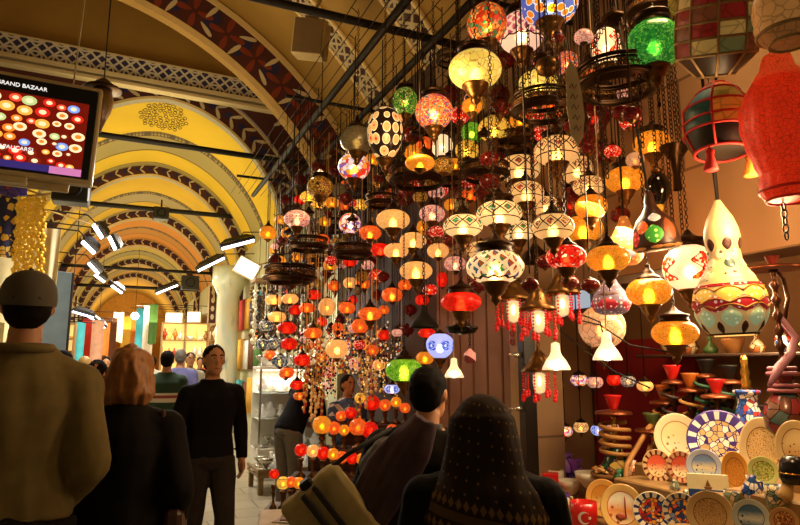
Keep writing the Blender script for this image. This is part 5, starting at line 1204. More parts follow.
# wooden boards and door frame beside the shop window
BRD = mat('dark_board', '8a5e3c', .6, 0, .3, 2)
s = thing('board_panel', 'upright brown wooden boards left of the shop window', 'wooden boards', (2.74, 3.92, 0))
for i in range(6): b = MB(); b.bbox((-.03, i*.22, 0), (.0, i*.22+.2, 2.45), e=.008); b.build('board', BRD, s)
s = thing('window_post', 'pale wooden post with chrome fittings at the edge of the shop window', 'post', (2.68, NY1-.02, 0))
b = MB(); b.bbox((-.06, .02, 0), (.03, .14, 2.15), e=.008); b.build('wood_strip', mat('pale_wood', 'b08a5c', .5), s)
b = MB(); b.bbox((-.07, -.06, 0), (.03, .02, 2.15), e=.004); b.build('dark_frame', mat('dark_frame', '1c1410', .3), s)
for z in (1.95, 1.62, 1.25): b = MB(); b.lathe([(.02, 0), (.02, .05), (.012, .06), (.012, .1)], 12, M=Matrix.Translation((-.07, -.02, z)) @ Matrix.Rotation(-PI/2, 4, 'Y')); b.build('chrome_fitting', SIL, s)
for z in (1.72, 1.78): b = MB(); b.ring(.022, .007, 0, 14, 5, M=Matrix.Translation((-.07, .08, z)) @ Matrix.Rotation(PI/2, 4, 'Y')); b.build('red_ring', mat('red_ring', 'b02818', .4), s)
# ------------------------------------------------------------------ shop window display
CLOTH = mat('counter_cloth', '7a1410', .8)
s = thing('display_counter', 'stepped counter under the plates in the shop window', 'counter', (0, 0, 0))
for (x0, x1, segs) in ((2.44, 2.68, ((.75, 2.08, .83), (2.08, 2.4, .78), (2.4, 2.7, .69), (2.7, 3.75, .61))), (2.68, 2.89, ((.75, 2.2, .97), (2.2, 2.36, .93), (2.36, 2.95, .9), (2.95, 3.75, .63))), (2.89, 3.72, ((.75, 2.05, 1.05), (2.05, 3.0, .965), (3.0, 3.45, .79), (3.45, 4.28, .69)))):
    for (y0, y1, z1) in segs: b = MB(); b.bbox((x0, y0, 0), (x1, y1, z1), e=.008); b.build('step', SHW, s)
light('display_lamp', 'AREA', (2.75, 2.3, 2.05), 52, (1, .74, .42), 1.6, (0, R(25), 0), .25)
light('display_lamp', 'POINT', (3.2, 2.9, 2.0), 9, WARM, .1)
light('display_lamp', 'POINT', (3.1, 1.6, 2.1), 9, WARM, .1)
def plate_mat(name, cen, rim, motif, rimdot=None, sc=9, style='scene'):
    t = NT(name); v = t.coord(); X_, Y_, Z_ = t.xyz(v)
    r_ = t.math('SQRT', t.math('ADD', t.math('MULTIPLY', X_, X_), t.math('MULTIPLY', Y_, Y_)))
    C = [srgb(c) for c in cen]
    if style == 'scene':
        c = t.ramp(t.math('ADD', t.math('MULTIPLY_ADD', Y_, .6, .5), t.math('MULTIPLY', t.noise(v, 4), .12)), [(i/len(C), k) for i, k in enumerate(C)], False)
        q_ = t.vor(v, sc, 'F1'); c = t.mix(t.math('MULTIPLY', t.math('LESS_THAN', q_.outputs['Distance'], .28), t.math('LESS_THAN', Y_, .12)), c, srgb(motif))
    elif style == 'script':
        q_ = t.noise(v, sc, 1); c = t.mix(t.math('LESS_THAN', t.math('ABSOLUTE', t.math('SUBTRACT', t.math('FRACT', t.math('MULTIPLY', q_, 6)), .5)), .1), C[0], srgb(motif))
    else:
        q_ = t.vor(v, sc, 'F1', .8); c = t.ramp(t.xyz(q_.outputs['Color'])[0], [(i/len(C), k) for i, k in enumerate(C)]); e_ = t.vor(v, sc, 'DISTANCE_TO_EDGE', .8)
        c = t.mix(t.math('GREATER_THAN', e_.outputs['Distance'], .06), srgb(motif), c)
    rc = srgb(rim)
    if rimdot:
        th = t.math('FRACT', t.math('MULTIPLY', t.math('ARCTAN2', Y_, X_), 14/(2*PI))); rc = t.mix(t.math('LESS_THAN', t.math('ABSOLUTE', t.math('SUBTRACT', th, .5)), .2), rc, srgb(rimdot))
    c = t.mix(t.math('GREATER_THAN', r_, .68), c, rc)
    c = t.mix(t.math('MULTIPLY', t.math('GREATER_THAN', r_, .655), t.math('LESS_THAN', r_, .69)), c, srgb(motif))
    c = t.mix(t.math('GREATER_THAN', r_, .95), c, srgb(rim))
    t.set('Base Color', c); t.set('Roughness', .18); return t.m
b = MB(); b.lathe([(0, .02), (.45, .02), (.62, .035), (.7, .06), (.95, .12), (1, .13), (1.0, .1), (.7, .0), (.4, -.03), (0, -.03)], 40, cap=False); 
PM_ = b
def plate(px, py, w_, h_, X, m, label, yaw=0, tilt=12, roll=0, name='plate'):
    d = X/coef(px, py); p = at(px, py, d); k = max(w_, h_)*d/FP/2; asp = w_/h_ if w_ < h_ else 1
    me = PM_.mesh('plate', m); dr = Vector((-p.x, -p.y, EYE-p.z)); az = math.atan2(dr.x, -dr.y)
    rot = (Matrix.Rotation(az+R(yaw), 3, 'Z') @ Matrix.Rotation(PI/2-R(tilt), 3, 'X') @ Matrix.Rotation(R(roll), 3, 'Z')).to_euler()
    o = link(name, me, None, p, (k*asp, k, k), rot); return tag(o, label, 'plate')
PLT = [
 (677, 438, 44, 48, 3.1, plate_mat('plate_candles', ['e8d8a8', 'f0e4c0', 'ecd8a0'], 'ead9ae', 'b07838', None, 5), 'large cream plate with faint golden motif behind the small rim-patterned plates', 8),
 (719, 441, 60, 58, 3.05, plate_mat('plate_purple', ['e8e0d0', 'c8a870', 'dcc090', 'e4d8c0', 'b89868'], '4a3a86', '3c2c70', 'e8e2d8', 5.5, 'cells'), 'largest plate, white with purple medallions', 5),
 (763, 449, 42, 62, 3.0, plate_mat('plate_sand', ['d0ac72', 'c49a5c', 'd8b880'], 'd4b888', '8a5c2c', None, 7, 'script'), 'tall oval sand-coloured plate right of the purple one', 0),
 (797, 447, 38, 52, 2.9, plate_mat('plate_edge', ['c8a468', 'b88c50', 'd8bc84'], 'd0b47c', '7a4c20', None, 6), 'sand plate cut by the right edge of the photo', 0),
 (657, 466, 28, 32, 2.86, plate_mat('plate_scallop', ['e89a40', 'e8c890', 'd0583a'], 'c8a070', '6a2c1c', '5a2418', 6), 'small plate with dark scalloped rim, left of its twin', 6),
 (681, 467, 27, 31, 2.86, plate_mat('plate_scallop_b', ['e0b070', 'e8d0a0', 'b84a30'], 'b88a60', '5a2418', '7a2c20', 6), 'small dark-rimmed plate right of its twin under the candle-coloured plate', 6),
 (704, 466, 33, 33, 2.84, plate_mat('plate_sky', ['c83828', 'a8b8c8', 'e0d0a0', '7088b0'], 'b0b4c4', '405080', None, 5), 'small plate with blue sky and red band before the purple plate', 4),
 (735, 472, 25, 40, 2.84, plate_mat('plate_honey', ['d8923c', 'c87c28', 'e0a850'], 'd09038', '8a4c14', None, 9, 'script'), 'narrow honey-coloured oval plate', 2),
 (763, 471, 28, 28, 2.84, plate_mat('plate_leaf', ['b8c060', 'd8c880', '90a040'], 'c4c878', '5a6a28', None, 9, 'cells'), 'small yellow-green plate in front of the sand oval', 0),
 (603, 498, 34, 36, 2.78, plate_mat('plate_gold', ['d89a48', 'e8c070', 'c88434'], 'dca050', 'a06420', None, 5), 'golden plate tucked behind the minaret plate', 8),
 (622, 508, 42, 46, 2.6, plate_mat('plate_minaret', ['e8d8b0', 'ecc890', 'e89850', 'f0e4c8'], 'e0b468', 'b85030', None, 4), 'cream and orange plate with a slim minaret', 6),
 (652, 511, 37, 37, 2.6, plate_mat('plate_carnival', ['c83a24', 'e09030', '384a80', 'e8c890', '8a2418'], 'e4d4b4', '1c2038', '283060', 6, 'cells'), 'busy red and blue patterned plate in the front row', 5),
 (681, 511, 35, 34, 2.6, plate_mat('plate_navy', ['d89a3c', '2c3a68', 'c85a30', '6a78a0'], 'c8b898', '1c2440', '30406a', 5, 'cells'), 'navy and gold plate in the front row beside the carved one', 4),
 (710, 514, 44, 36, 2.56, plate_mat('plate_carved', ['c8a468', 'b89458', 'd0b078'], 'ccac74', '7a5428', None, 6, 'script'), 'sand plate with swirling relief in the front row', 3),
 (751, 517, 34, 30, 2.56, plate_mat('plate_blue', ['e0a040', '3a5a80', 'c8d0c8', '486a8a'], 'b0b8b0', '24405c', None, 4), 'blue plate with an orange spot, front row right', 0),
 (784, 521, 26, 24, 2.56, plate_mat('plate_brown', ['a86a34', '7a4420', 'd0a060'], 'a87c48', '4a2410', None, 7, 'cells'), 'brown plate at the bottom right corner', 0),
]
for a in PLT: plate(*a)
p = onX(622, 508, 2.585)
b = MB(); b.tube([(0, 0, -.05), (0, 0, .05), (0, 0, .065)], [.004, .004, .0006], 6); b.ell((-.03, 0, -.045), (.03, .004, .018), 10, 6); o = b.build('painted_minaret', mat('painted_red', 'a84a34', .4), bpy.data.objects['plate.010'])
o.parent = bpy.data.objects['plate.010']; o.matrix_parent_inverse = Matrix(); k_ = bpy.data.objects['plate.010'].scale.y; o.scale = (1/k_, 1/k_, 1/k_); o.rotation_euler = (-PI/2, 0, 0); o.location = (.15, 0, .04)
# rectangular ship tile
X = 2.72; d = X/coef(708, 487); p = at(708, 487, d); s = thing('painted_tile', 'rectangular tile painted with a sailing ship on blue sea', 'tile', p, (R(-14), 0, math.atan2(-p.x, p.y)+R(4)))
hw, hh = 19*d/FP, 12.5*d/FP
b = MB(); b.bbox((-hw, 0, -hh), (hw, .01, hh), e=.003); b.build('tile', mat('tile_cream', 'e4d4a4', .2), s)
b = MB(); b.bbox((-hw*.95, -.002, -hh*.9), (hw*.95, .0, -hh*.2), e=.0005); b.build('sea', mat('tile_sea', '28447a', .2), s)
b = MB(); b.add([(-.02, -.003, -.0), (.02, -.003, -.0), (.014, -.003, -.012), (-.014, -.003, -.012)], [(0, 1, 2, 3)], 0, False); b.add([(-.013, -.003, .002), (.013, -.003, .002), (0, -.003, .034)], [(0, 1, 2)], 0, False); b.build('ship', mat('tile_ship', '7a4a20', .3), s)
# small ceramics: cups, bowls, jars
def ware(px, py, X, w_, pr_, m, label, cat, name, extra=None, rot=(0, 0, 0)):
    d = X/coef(px, py); p = at(px, py, d); k = w_*d/FP/2; s = thing(name, label, cat, p, rot); b = MB(); b.lathe([(r*k, z*k) for r, z in pr_], 22, cap=False); b.build('body', m, s)
    if extra == 'handle': b = MB(); b.tube([(.9*k, 0, .5*k), (1.5*k, 0, .45*k), (1.6*k, 0, -.2*k), (.95*k, 0, -.4*k)], .12*k, 6); b.build('handle', m, s)
    if extra == 'handles':
        for sg in (-1, 1): b = MB(); b.tube([(sg*.9*k, 0, .3*k), (sg*1.5*k, 0, .4*k), (sg*1.45*k, 0, -.2*k), (sg*.9*k, 0, -.3*k)], .12*k, 6); b.build('handle', m, s)
    return s, k
CUPP = [(0, -1), (.7, -1), (.95, -.8), (1, .2), (1, 1), (.92, 1), (.9, -.7), (0, -.8)]
BOWLP = [(0, -.5), (.4, -.5), (.45, -.42), (.9, .1), (1, .5), (.94, .5), (.8, .1), (0, -.3)]
JARP = [(0, -1.4), (.6, -1.4), (.95, -.8), (1, -.2), (.7, .5), (.4, .8), (.5, 1.2), (.42, 1.2), (.3, .8)]
BW = cells('blue_white_glaze', ['e8e4dc', '2c4a9a', 'e4dccc', '3a66b0', 'b83a30'], 40, .06, '1c2c68', .15)
CC_ = cells('ceramic_motif', ['d8c8a0', '7a8a70', 'c0b090', '4a6a88'], 40, .05, '3a3a30', .2)
WC = mat('white_ceramic', 'e8dcc0', .2); RC = mat('red_ceramic', 'c01c18', .2, emit=.08); PC = mat('purple_ceramic', '4a2c78', .25)
ware(560, 503, 2.6, 20, CUPP, cells('purple_mug', ['4a2c78', 'e8d8b0', '5a3888', 'd87a30'], 22, .03, '38206a', .2), 'purple mug with cream patch beside the red mug', 'mug', 'mug', 'handle')
s, k = ware(584, 515, 2.55, 26, CUPP, RC, 'red mug with a white crescent and star', 'mug', 'mug', 'handle', (0, 0, .9))
yaw_ = math.atan2(-s.location.y, -s.location.x)-.9
def arcshape(b, r_, cx, cz, R1, R2, off, k, m=0):
    pts = []
    for i in range(21): a = R(40)+i*R(280)/20; pts.append((cx+R1*math.cos(a), cz+R1*math.sin(a)))
    for i in range(20, -1, -1): a = R(40)+i*R(280)/20; pts.append((cx+off+R2*math.cos(a), cz+R2*math.sin(a)))
    n = 21; vs = []
    for u_, z in pts: a = yaw_+u_/r_; vs.append(((r_+.002)*math.cos(a), (r_+.002)*math.sin(a), z))
    b.add(vs, [(i, i+1, 2*n-2-i, 2*n-1-i) for i in range(n-1)], m, False)
b = MB(); arcshape(b, k, .0, 0, .45*k, .36*k, .12*k, k)
st = []
for i in range(10): a = PI*i/5; r_ = (.16 if i % 2 == 0 else .07)*k; u_ = .42*k+r_*math.cos(a); st.append(((k+.002)*math.cos(yaw_+u_/k), (k+.002)*math.sin(yaw_+u_/k), r_*math.sin(a)))
b.add(st, [tuple(range(10))], 0, False); b.build('crescent_and_star', WC, s)
ware(570, 487, 2.85, 26, BOWLP, WC, 'white ceramic bowl above the purple mug, left one', 'bowl', 'bowl'); ware(590, 480, 2.9, 30, BOWLP, WC, 'wide white bowl behind the others left of the plates', 'bowl', 'bowl')
ware(556, 478, 2.9, 16, CUPP, WC, 'plain white cup at the left end of the display', 'cup', 'cup')
ware(733, 499, 2.68, 17, CUPP, CC_, 'pale patterned cup below the honey-coloured plate', 'cup', 'cup'); ware(752, 488, 2.72, 20, JARP, BW, 'small blue and white jug right of the honey plate', 'jug', 'jug', 'handle')
ware(777, 497, 2.68, 22, CUPP, CC_, 'patterned teapot-like cup in front of the slipper', 'cup', 'cup', 'handle'); ware(690, 497, 2.7, 12, CUPP, CC_, 'tiny grey-green cup between the small plates', 'cup', 'cup')
ware(620, 478, 2.92, 14, JARP, cells('green_glaze', ['2c7a50', '1c5a3c', '3a8a60', 'd0b060'], 30, .04, '0c2a1c', .1), 'green glazed jar beside the basket', 'jar', 'jar'); ware(633, 470, 2.95, 16, JARP, cells('peach_glaze', ['d89a70', 'c87a50', 'e8c0a0', '80a080'], 30, .04, '6a3018', .2), 'peach-toned jar behind the scalloped plates', 'jar', 'jar')
ware(675, 486, 2.72, 10, JARP, CC_, 'tiny jug between the two scalloped plates', 'jug', 'jug')
s, k = ware(748, 408, 3.25, 27, [(0, -2.2), (.75, -2.2), (.95, -1.5), (1, -.8), (.8, -.1), (.7, .2), (.72, .9), (.95, 1.1), (.95, 1.3), (.6, 1.35)], BW, 'tall blue and white hookah base vase behind the sand oval plate', 'vase', 'vase')
b = MB(); b.lathe([(.5*k, 1.35*k), (.3*k, 1.6*k), (.42*k, 1.9*k), (.25*k, 2.2*k), (.35*k, 2.6*k), (.22*k, 3.0*k), (.3*k, 3.5*k), (.15*k, 3.9*k)], 16); b.build('brass_neck', GBRASS, s)
s, k = ware(786, 410, 3.0, 42, [(0, -1.3), (.5, -1.3), (.9, -.9), (1, -.3), (.85, .3), (.5, .75), (.4, 1.1), (.55, 1.5), (.3, 1.8)], cells('bronze_glaze', ['5a3020', '6a4a3a', '7a2c2c', '4a5a58', '8a6a40'], 16, .03, '1c100c', .2), 'dark bronze-toned jar with purple rings at right, base of a hookah', 'jar', 'jar')
for z, r_ in ((.9, .62), (1.15, .58), (1.7, .62), (1.95, .55)): b = MB(); b.ring(r_*k, .1*k, z*k, 22, 8); b.build('purple_ring', mat('mauve_hose', '8a4650', .6), s)
ware(565, 466, 3.1, 26, [(0, -.8), (.6, -.8), (.95, -.4), (1, .1), (.7, .55), (.5, .7), (.6, .9), (.4, .95)], SM['purple'], 'purple mosaic teapot under the grey mosaic lamp', 'teapot', 'teapot', 'handles')
s, k = ware(793, 470, 2.62, 26, [(0, -1), (.8, -1), (1, -.5), (.9, .6), (.6, 1), (.3, 1.05)], mat('black_ceramic', '14100e', .25), 'black pot with gold band at the right edge', 'pot', 'pot'); b = MB(); b.ring(.96*k, .06*k, -.2*k, 22, 6); b.build('gold_band', GBRASS, s)
s, k = ware(788, 486, 2.6, 14, [(0, -2), (.9, -1.9), (1, -1.2), (.6, .8), (.2, 2.4), (0, 2.6)], mat('sand_ceramic', 'c8a060', .4), 'pointed sand-coloured cone ornament at lower right', 'ornament', 'ornament', None, (R(10), R(18), 0))
# red boxes at the lower left of the display
for (px, py, w_, h_, lab) in ((551, 497, 16, 44, 'red carton at the bottom left of the window display'), (566, 520, 26, 14, 'flat red carton under the purple mug')):
    X = 2.66; d = X/coef(px, py); p = at(px, py, d); hw, hh = w_*d/FP/2, h_*d/FP/2; s = thing('carton', lab, 'box', (p.x, p.y, p.z), (0, 0, math.atan2(-p.x, p.y)))
    b = MB(); b.bbox((-hw, 0, -hh), (hw, .08, hh), e=.003); b.build('box', RC, s); b = MB(); b.bbox((-hw*.6, -.003, -hh*.4), (hw*.6, 0, hh*.1), e=.0005); b.build('label_patch', WC, s)
# basket of dried roses
X = 2.95; p = onX(609, 476, X); s = thing('basket', 'shallow basket of dried golden petals under the left hookah', 'basket', p)
b = MB(); b.lathe([(0, -.05), (.08, -.05), (.11, 0), (.115, .02), (.1, .02)], 22, cap=False); b.build('bowl', mat('wicker', '8a5a28', .8), s)
b = MB()
for i in range(60): a = i*2.4; r_ = .1*math.sqrt(i/60); b.ell((r_*math.cos(a), r_*math.sin(a), .02+.03*(1-r_*9)+.01*(i % 3)), (.016, .011, .01), 6, 4)
tag(b.build('dried_petals', cells('petals', ['d8a050', 'a85a28', 'e8c880', '8a3a20'], 30, .02), s), kind='stuff')
# hookahs
HC = mat('hose_tan', 'b07a3c', .6, 0, .3, 14); HM = mat('hose_mauve', '8a5a6a', .6)
def hookah(px, ycup, X, h_px, tray_w, cupm, bodym, label, base=True, stem=None):
    d = X/coef(px, ycup); p = at(px, ycup, d); q_ = d/FP; s = thing('hookah', label, 'hookah', p); k = q_
    b = MB(); b.lathe([(3*k, -7*k), (4*k, -6*k), (8*k, 5*k), (9*k, 7*k), (8*k, 7*k), (6*k, 2*k)], 18); b.build('tobacco_bowl', cupm, s)
    b = MB(); b.lathe([(3*k, -8*k), (tray_w*.5*k, -12*k), (tray_w*.5*k, -10.5*k), (tray_w*.47*k, -9*k), (4*k, -7*k)][::-1], 24); b.build('tray', mat('copper_tray', '8a4a2c', .3, .7), s)
    H = h_px*k; b = MB(); pr_ = []; n = int(h_px/5)
    for i in range(n+1): pr_.append(((2.2 if i % 3 else 5)*k, -12*k-H*i/n))
    b.lathe(pr_, 14); b.build('stem', stem or GBRASS, s)
    if base: b = MB(); z0 = -12*k-H; b.lathe([(4*k, z0), (6*k, z0-3*k), (14*k, z0-18*k), (15*k, z0-26*k), (12*k, z0-34*k), (0, z0-35*k)], 22, cap=False); b.build('base_vase', bodym, s)
    return s, k, p
s, k, p = hookah(613, 402, 3.0, 30, 36, RC, cells('hk_green', ['2c6a50', 'c8a050', '1c4a3c'], 20, .04, '0c2a1c', .15), 'hookah with red bowl and coiled tan hose, left of the plates')
b = MB(); b.tube([(15*k*math.cos(i*.5)*(1+.1*math.sin(i)), 14*k*math.sin(i*.5), -20*k-i*.62*k) for i in range(50)], 2.2*k, 8); b.build('hose', HC, s)
s, k, p = hookah(652, 420, 3.15, 20, 34, mat('green_glass', '5a6a38', .2), BW, 'hookah with olive green bowl right of the red-bowled one')
b = MB(); b.tube([(-4*k, 0, -24*k), (-22*k, -10*k, -40*k), (-38*k, -16*k, -52*k), (-52*k, -12*k, -66*k), (-40*k, -4*k, -40*k), (-8*k, -2*k, -8*k), (24*k, 4*k, 12*k)], 2.6*k, 8); b.build('hose', HC, s)
s, k, p = hookah(772, 258, 2.9, 96, 52, mat('red_clay', '8a3020', .5), SM['purple'], 'tall bronze hookah with wide tray in front of the stone wall at right', False, mat('bronze_stem', '4a2c1c', .3, .8))
b = MB(); b.tube([(4*k, 0, -60*k), (20*k, -2*k, -78*k), (8*k, -4*k, -95*k), (-14*k, -6*k, -108*k), (-30*k, -6*k, -124*k)], [3*k, 3.4*k, 4*k, 4.6*k, 2*k], 8); b.build('hose', HM, s)
b = MB(); b.tube([(6*k, 0, -14*k), (14*k, 0, -20*k), (18*k, 0, -40*k), (10*k, 0, -60*k)], 2*k, 6); b.build('side_pipe', mat('bronze_stem', '4a2c1c'), s)
# tangle of further hoses and dark hookah stems behind
rh = random.Random(4)
for i, (px, py) in enumerate(((672, 372), (690, 380), (705, 366), (716, 386), (664, 392), (728, 372))):
    X = 3.2+.05*(i % 3); s, k, p = hookah(px, py, X, 28, 18+rh.random()*14, [RC, mat('amber_bowl', 'b05a1c', .3, emit=.1), IRON][i % 3], BW, ['dark hookah directly below the lowest amber lamp', 'dark hookah second from left below the amber lamps', 'dark hookah below the dotted gourd, left one', 'dark hookah in front of the blue and white vase', 'short dark hookah behind the olive bowl', 'dark hookah below the middle of the dotted gourd'][i], True, mat('bronze_stem', '4a2c1c'))
    a0 = rh.random()*6; b = MB(); b.tube([(13*k*math.cos(a0+j*.45), 8*k*math.sin(a0+j*.45), -(16+j*1.1)*k) for j in range(30)], 1.8*k, 6); b.build('hose', [mat('hose_dark', '2c1a14', .5), HC, mat('hose_green', '1f4a34', .5)][i % 3], s)
# small lamps inside the window, hanging from the shop ceiling
def ball(px, py, X, w_, h_, key, label):
    d = X/coef(px, py); p = at(px, py, d); k = w_*d/FP/2; s = thing('hanging_lamp', label, 'lamp', p)
    link('shade', get('oblate', key, SM[key]), s, None, (k, k, k*h_/w_*1.5)); link('bulb', BULBD, s, None, k); link('cap', CAPS['crown'], s, (0, 0, .5*k), k*1.1); link('bottom_cup', CUP, s, (0, 0, -.5*k), k)
    b = MB(); b.tube([(0, 0, k), (0, 0, 2.5-p.z)], .004, 5); b.build('chain', DBRASS, s)
for a in ((540, 424, 3.0, 17, 12, 'cream', 'small cream lamp inside the window, top left above the grey mosaic lamp'), (565, 431, 3.05, 15, 12, 'multired', 'small patterned lamp inside the window, second in its row'), (581, 427, 3.1, 15, 12, 'creamband', 'small cream patterned lamp inside the window, middle of its row'), (599, 430, 3.1, 16, 12, 'blue', 'small blue lamp inside the window beside the red hookah bowl'),
          (556, 385, 3.1, 15, 12, 'yellow', 'small yellow lamp inside the window behind the lone tassel lantern'), (579, 380, 3.15, 17, 13, 'multired', 'small banded lamp inside the window, upper row left'), (595, 382, 3.15, 16, 13, 'pinkdots', 'small pinkish lamp inside the window, upper row second'), (614, 380, 3.1, 14, 13, 'red', 'small red lamp inside the window above the red hookah bowl'), (628, 381, 3.15, 15, 13, 'greymosaic', 'small grey lamp inside the window, upper row right'), (645, 386, 3.1, 16, 12, 'cream', 'small cream lamp inside the window above the olive hookah bowl'), (613, 428, 3.2, 12, 12, 'pinkdots', 'small dotted lamp behind the red-bowled hookah stem')): ball(*a)
X = 3.0; p = onX(539, 453, X); k = 27*X/coef(539, 453)/FP/2; s = thing('table_lamp', 'grey mosaic oblate lamp on a stem behind the headscarf shoulder', 'lamp', p)
link('shade', get('oblate', 'greymosaic', SM['greymosaic']), s, None, k); b = MB(); b.lathe([(.5*k, -.5*k), (.3*k, -.9*k), (.18*k, -1.5*k), (.4*k, -2.2*k), (.7*k, -2.4*k), (.7*k, -2.5*k)], 16); b.build('stem', BRASS, s)
# shop interior: red cloth, shelves, pots and an added pale blue box glowing as window light
p0, p1 = onX(528, 400, 3.6), onX(606, 478, 3.6)
b = MB(); b.box((3.70, 3.2, .70), (3.73, 4.25, 1.75)); tag(b.build('red_cloth', mat('red_velvet', '7a0c0c', .9, emit=.04)), 'dark red cloth lining the back of the shop window', 'cloth')
for z, lab in ((1.62, 'upper dark shelf inside the shop window'), (1.32, 'lower dark shelf inside the shop window')):
    b = MB(); b.bbox((3.35, .6, z-.02), (3.74, 3.4 if z > 1.5 else 2.6, z), e=.005); tag(b.build('wall_shelf', mat('shelf_dark', '3a2414', .6)), lab, 'shelf')
rs = random.Random(8)
vv = [cells('pot_a', ['c8a050', '7a2c20', '2c5a48', 'e0c890'], 30, .04, '2a180c', .2), cells('pot_b', ['3a5a98', 'e0d8c8', 'b83a28'], 30, .04, '101838', .2), mat('pot_c', '4a6a38', .3), mat('pot_d', 'a8703a', .3), cells('pot_e', ['b86a38', 'd8c090', '5a3a28'], 24, .04, '201008', .2)]
for j, z in enumerate((1.622, 1.322, .962)):
    n = 16 if j == 0 else 11 if j == 1 else 10
    for i in range(n):
        y = .75+i*(.165); 
        if j == 2: y = 1.0+i*.2
        b = MB(); k = rs.uniform(.045, .07); t_ = rs.randrange(3); H = rs.uniform(.1, .2)
        b.lathe([[(.5*k, 0), (k, H*.3), (k*.9, H*.6), (.35*k, H*.8), (.5*k, H)], [(.6*k, 0), (k, H*.5), (.95*k, H*.6), (.9*k, H*.55)], [(.7*k, 0), (k, H*.25), (.3*k, H*.6), (.25*k, H*.85), (.45*k, H)]][t_], 16)
        o = b.build(['jar', 'bowl', 'bottle'][t_], vv[rs.randrange(5)], None, (3.5 if j < 2 else 3.35, y, z))
        tag(o, 'glazed %s on the %s inside the shop window' % (['jar', 'bowl', 'bottle'][t_], ['upper dark shelf', 'lower dark shelf', 'back step behind the plates'][j]), ['jar', 'bowl', 'bottle'][t_], 'glazed %s row %d' % (['jars', 'bowls', 'bottles'][t_], j))
A = onX(575, 298, 3.3); s = thing('light_box', 'pale blue-white box added as window glow above the shop window shelves', 'glow box', (3.3, A.y, A.z)); 
b = MB(); b.bbox((0, -.2, -.1), (.1, .24, .12), e=.01); b.build('case', mat('grey_case', '707880', .5), s); b = MB(); b.bbox((-.006, -.19, -.09), (0, .23, .11), e=.002); b.build('face', mat('blue_lit', 'b8c8d8', .5, emit=.7), s)

# ------------------------------------------------------------------ stand with table lamps
c0 = at(330, 470, 5.3); s = thing('lamp_stand', 'stepped dark stand loaded with glowing table lamps', 'stand', (c0.x, c0.y, 0), (0, 0, -YAW))
rows = [(483, 4.8, 272, 326, .50), (453, 5.25, 298, 372, .68), (427, 5.7, 316, 392, .86), (404, 6.15, 348, 392, 1.02)]
def loc(px, py, d): return at(px, py, d)
DSTAND = mat('stand_dark', '2c1810', .6)
for i, (py, d, xa, xb, _) in enumerate(rows):
    P0, P1 = at(xa-8, py, d), at(xb+14, py, d); zt = P0.z-.19; im = Matrix.Rotation(YAW, 3, 'Z')
    l0 = im @ Vector((P0.x-c0.x, P0.y-c0.y, 0)); l1 = im @ Vector((P1.x-c0.x, P1.y-c0.y, 0)); b = MB(); b.bbox((l0.x, l0.y-.16, zt-.03), (l1.x, l0.y+.26, zt), e=.008)
    b.bbox((l0.x+.02, l0.y-.1, 0), (l1.x-.02, l0.y+.2, zt-.03), e=.008); b.build('step', DSTAND if i else mat('stand_rim', '6a5a44', .5), s)
TL = [(274,474,10,'red',4.8),(283,483,13,'yellow',4.8),(291,482,11,'orange',4.8),(299,483,12,'amber',4.8),(308,489,13,'orange',4.6),(318,483,12,'pinkdots',4.8),(326,486,10,'red',4.8),
 (301,450,13,'red',5.25),(313,451,13,'cream',5.25),(323,453,13,'red',5.25),(333,454,12,'amber',5.25),(342,457,12,'orange',5.25),(352,458,12,'red',5.25),(362,459,12,'amber',5.25),(372,455,12,'orange',5.25),
 (322,425,19,'amber',5.7),(334,428,13,'orange',5.7),(344,430,11,'amber',5.7),(358,427,18,'orange',5.7),(370,430,17,'red',5.7),(382,436,12,'amber',5.7),(392,430,12,'orange',5.7),
 (341,416,11,'orange',6.15),(351,413,12,'red',6.15),(360,398,11,'yellow',6.15),(372,403,16,'red',6.15),(385,405,12,'orange',6.15),(396,402,11,'amber',6.15),(405,408,11,'orange',6.15)]
b = MB(); b.lathe([(.75, -2.6), (.7, -2.4), (.3, -2.2), (.2, -1.8), (.4, -1.5), (.25, -1.25), (.5, -1.0), (.5, -.8)], 12); TB = b.mesh('base', BRASS)
for rk, (px, py, w_, key, d) in enumerate(TL):
    p = at(px, py, d); k = w_*d/FP/2; row = {4.8: 'front', 4.6: 'front', 5.25: 'second', 5.7: 'third', 6.15: 'back'}[d]; mates = [t_ for t_ in TL if {4.8: 'front', 4.6: 'front', 5.25: 'second', 5.7: 'third', 6.15: 'back'}[t_[4]] == row]; mates.sort(); ix = mates.index((px, py, w_, key, d))
    o_ = ['first', 'second', 'third', 'fourth', 'fifth', 'sixth', 'seventh', 'eighth'][ix]
    s = thing('table_lamp', '%s table lamp, %s from left in the %s row of the stand' % ({'pinkdots': 'pink', 'amber': 'amber', 'cream': 'cream'}.get(key, key), o_, row), 'lamp', p, (0, 0, px))
    link('shade', get('globe', key, SM[key]), s, None, k); link('bulb', BULBD, s, None, k)
    zt = next(at(r_[2], r_[0], r_[1]).z-.19 for r_ in rows if abs(r_[1]-d) < .3); H = p.z-zt; link('base', TB, s, None, (k, k, max(H/2.6, .01)))
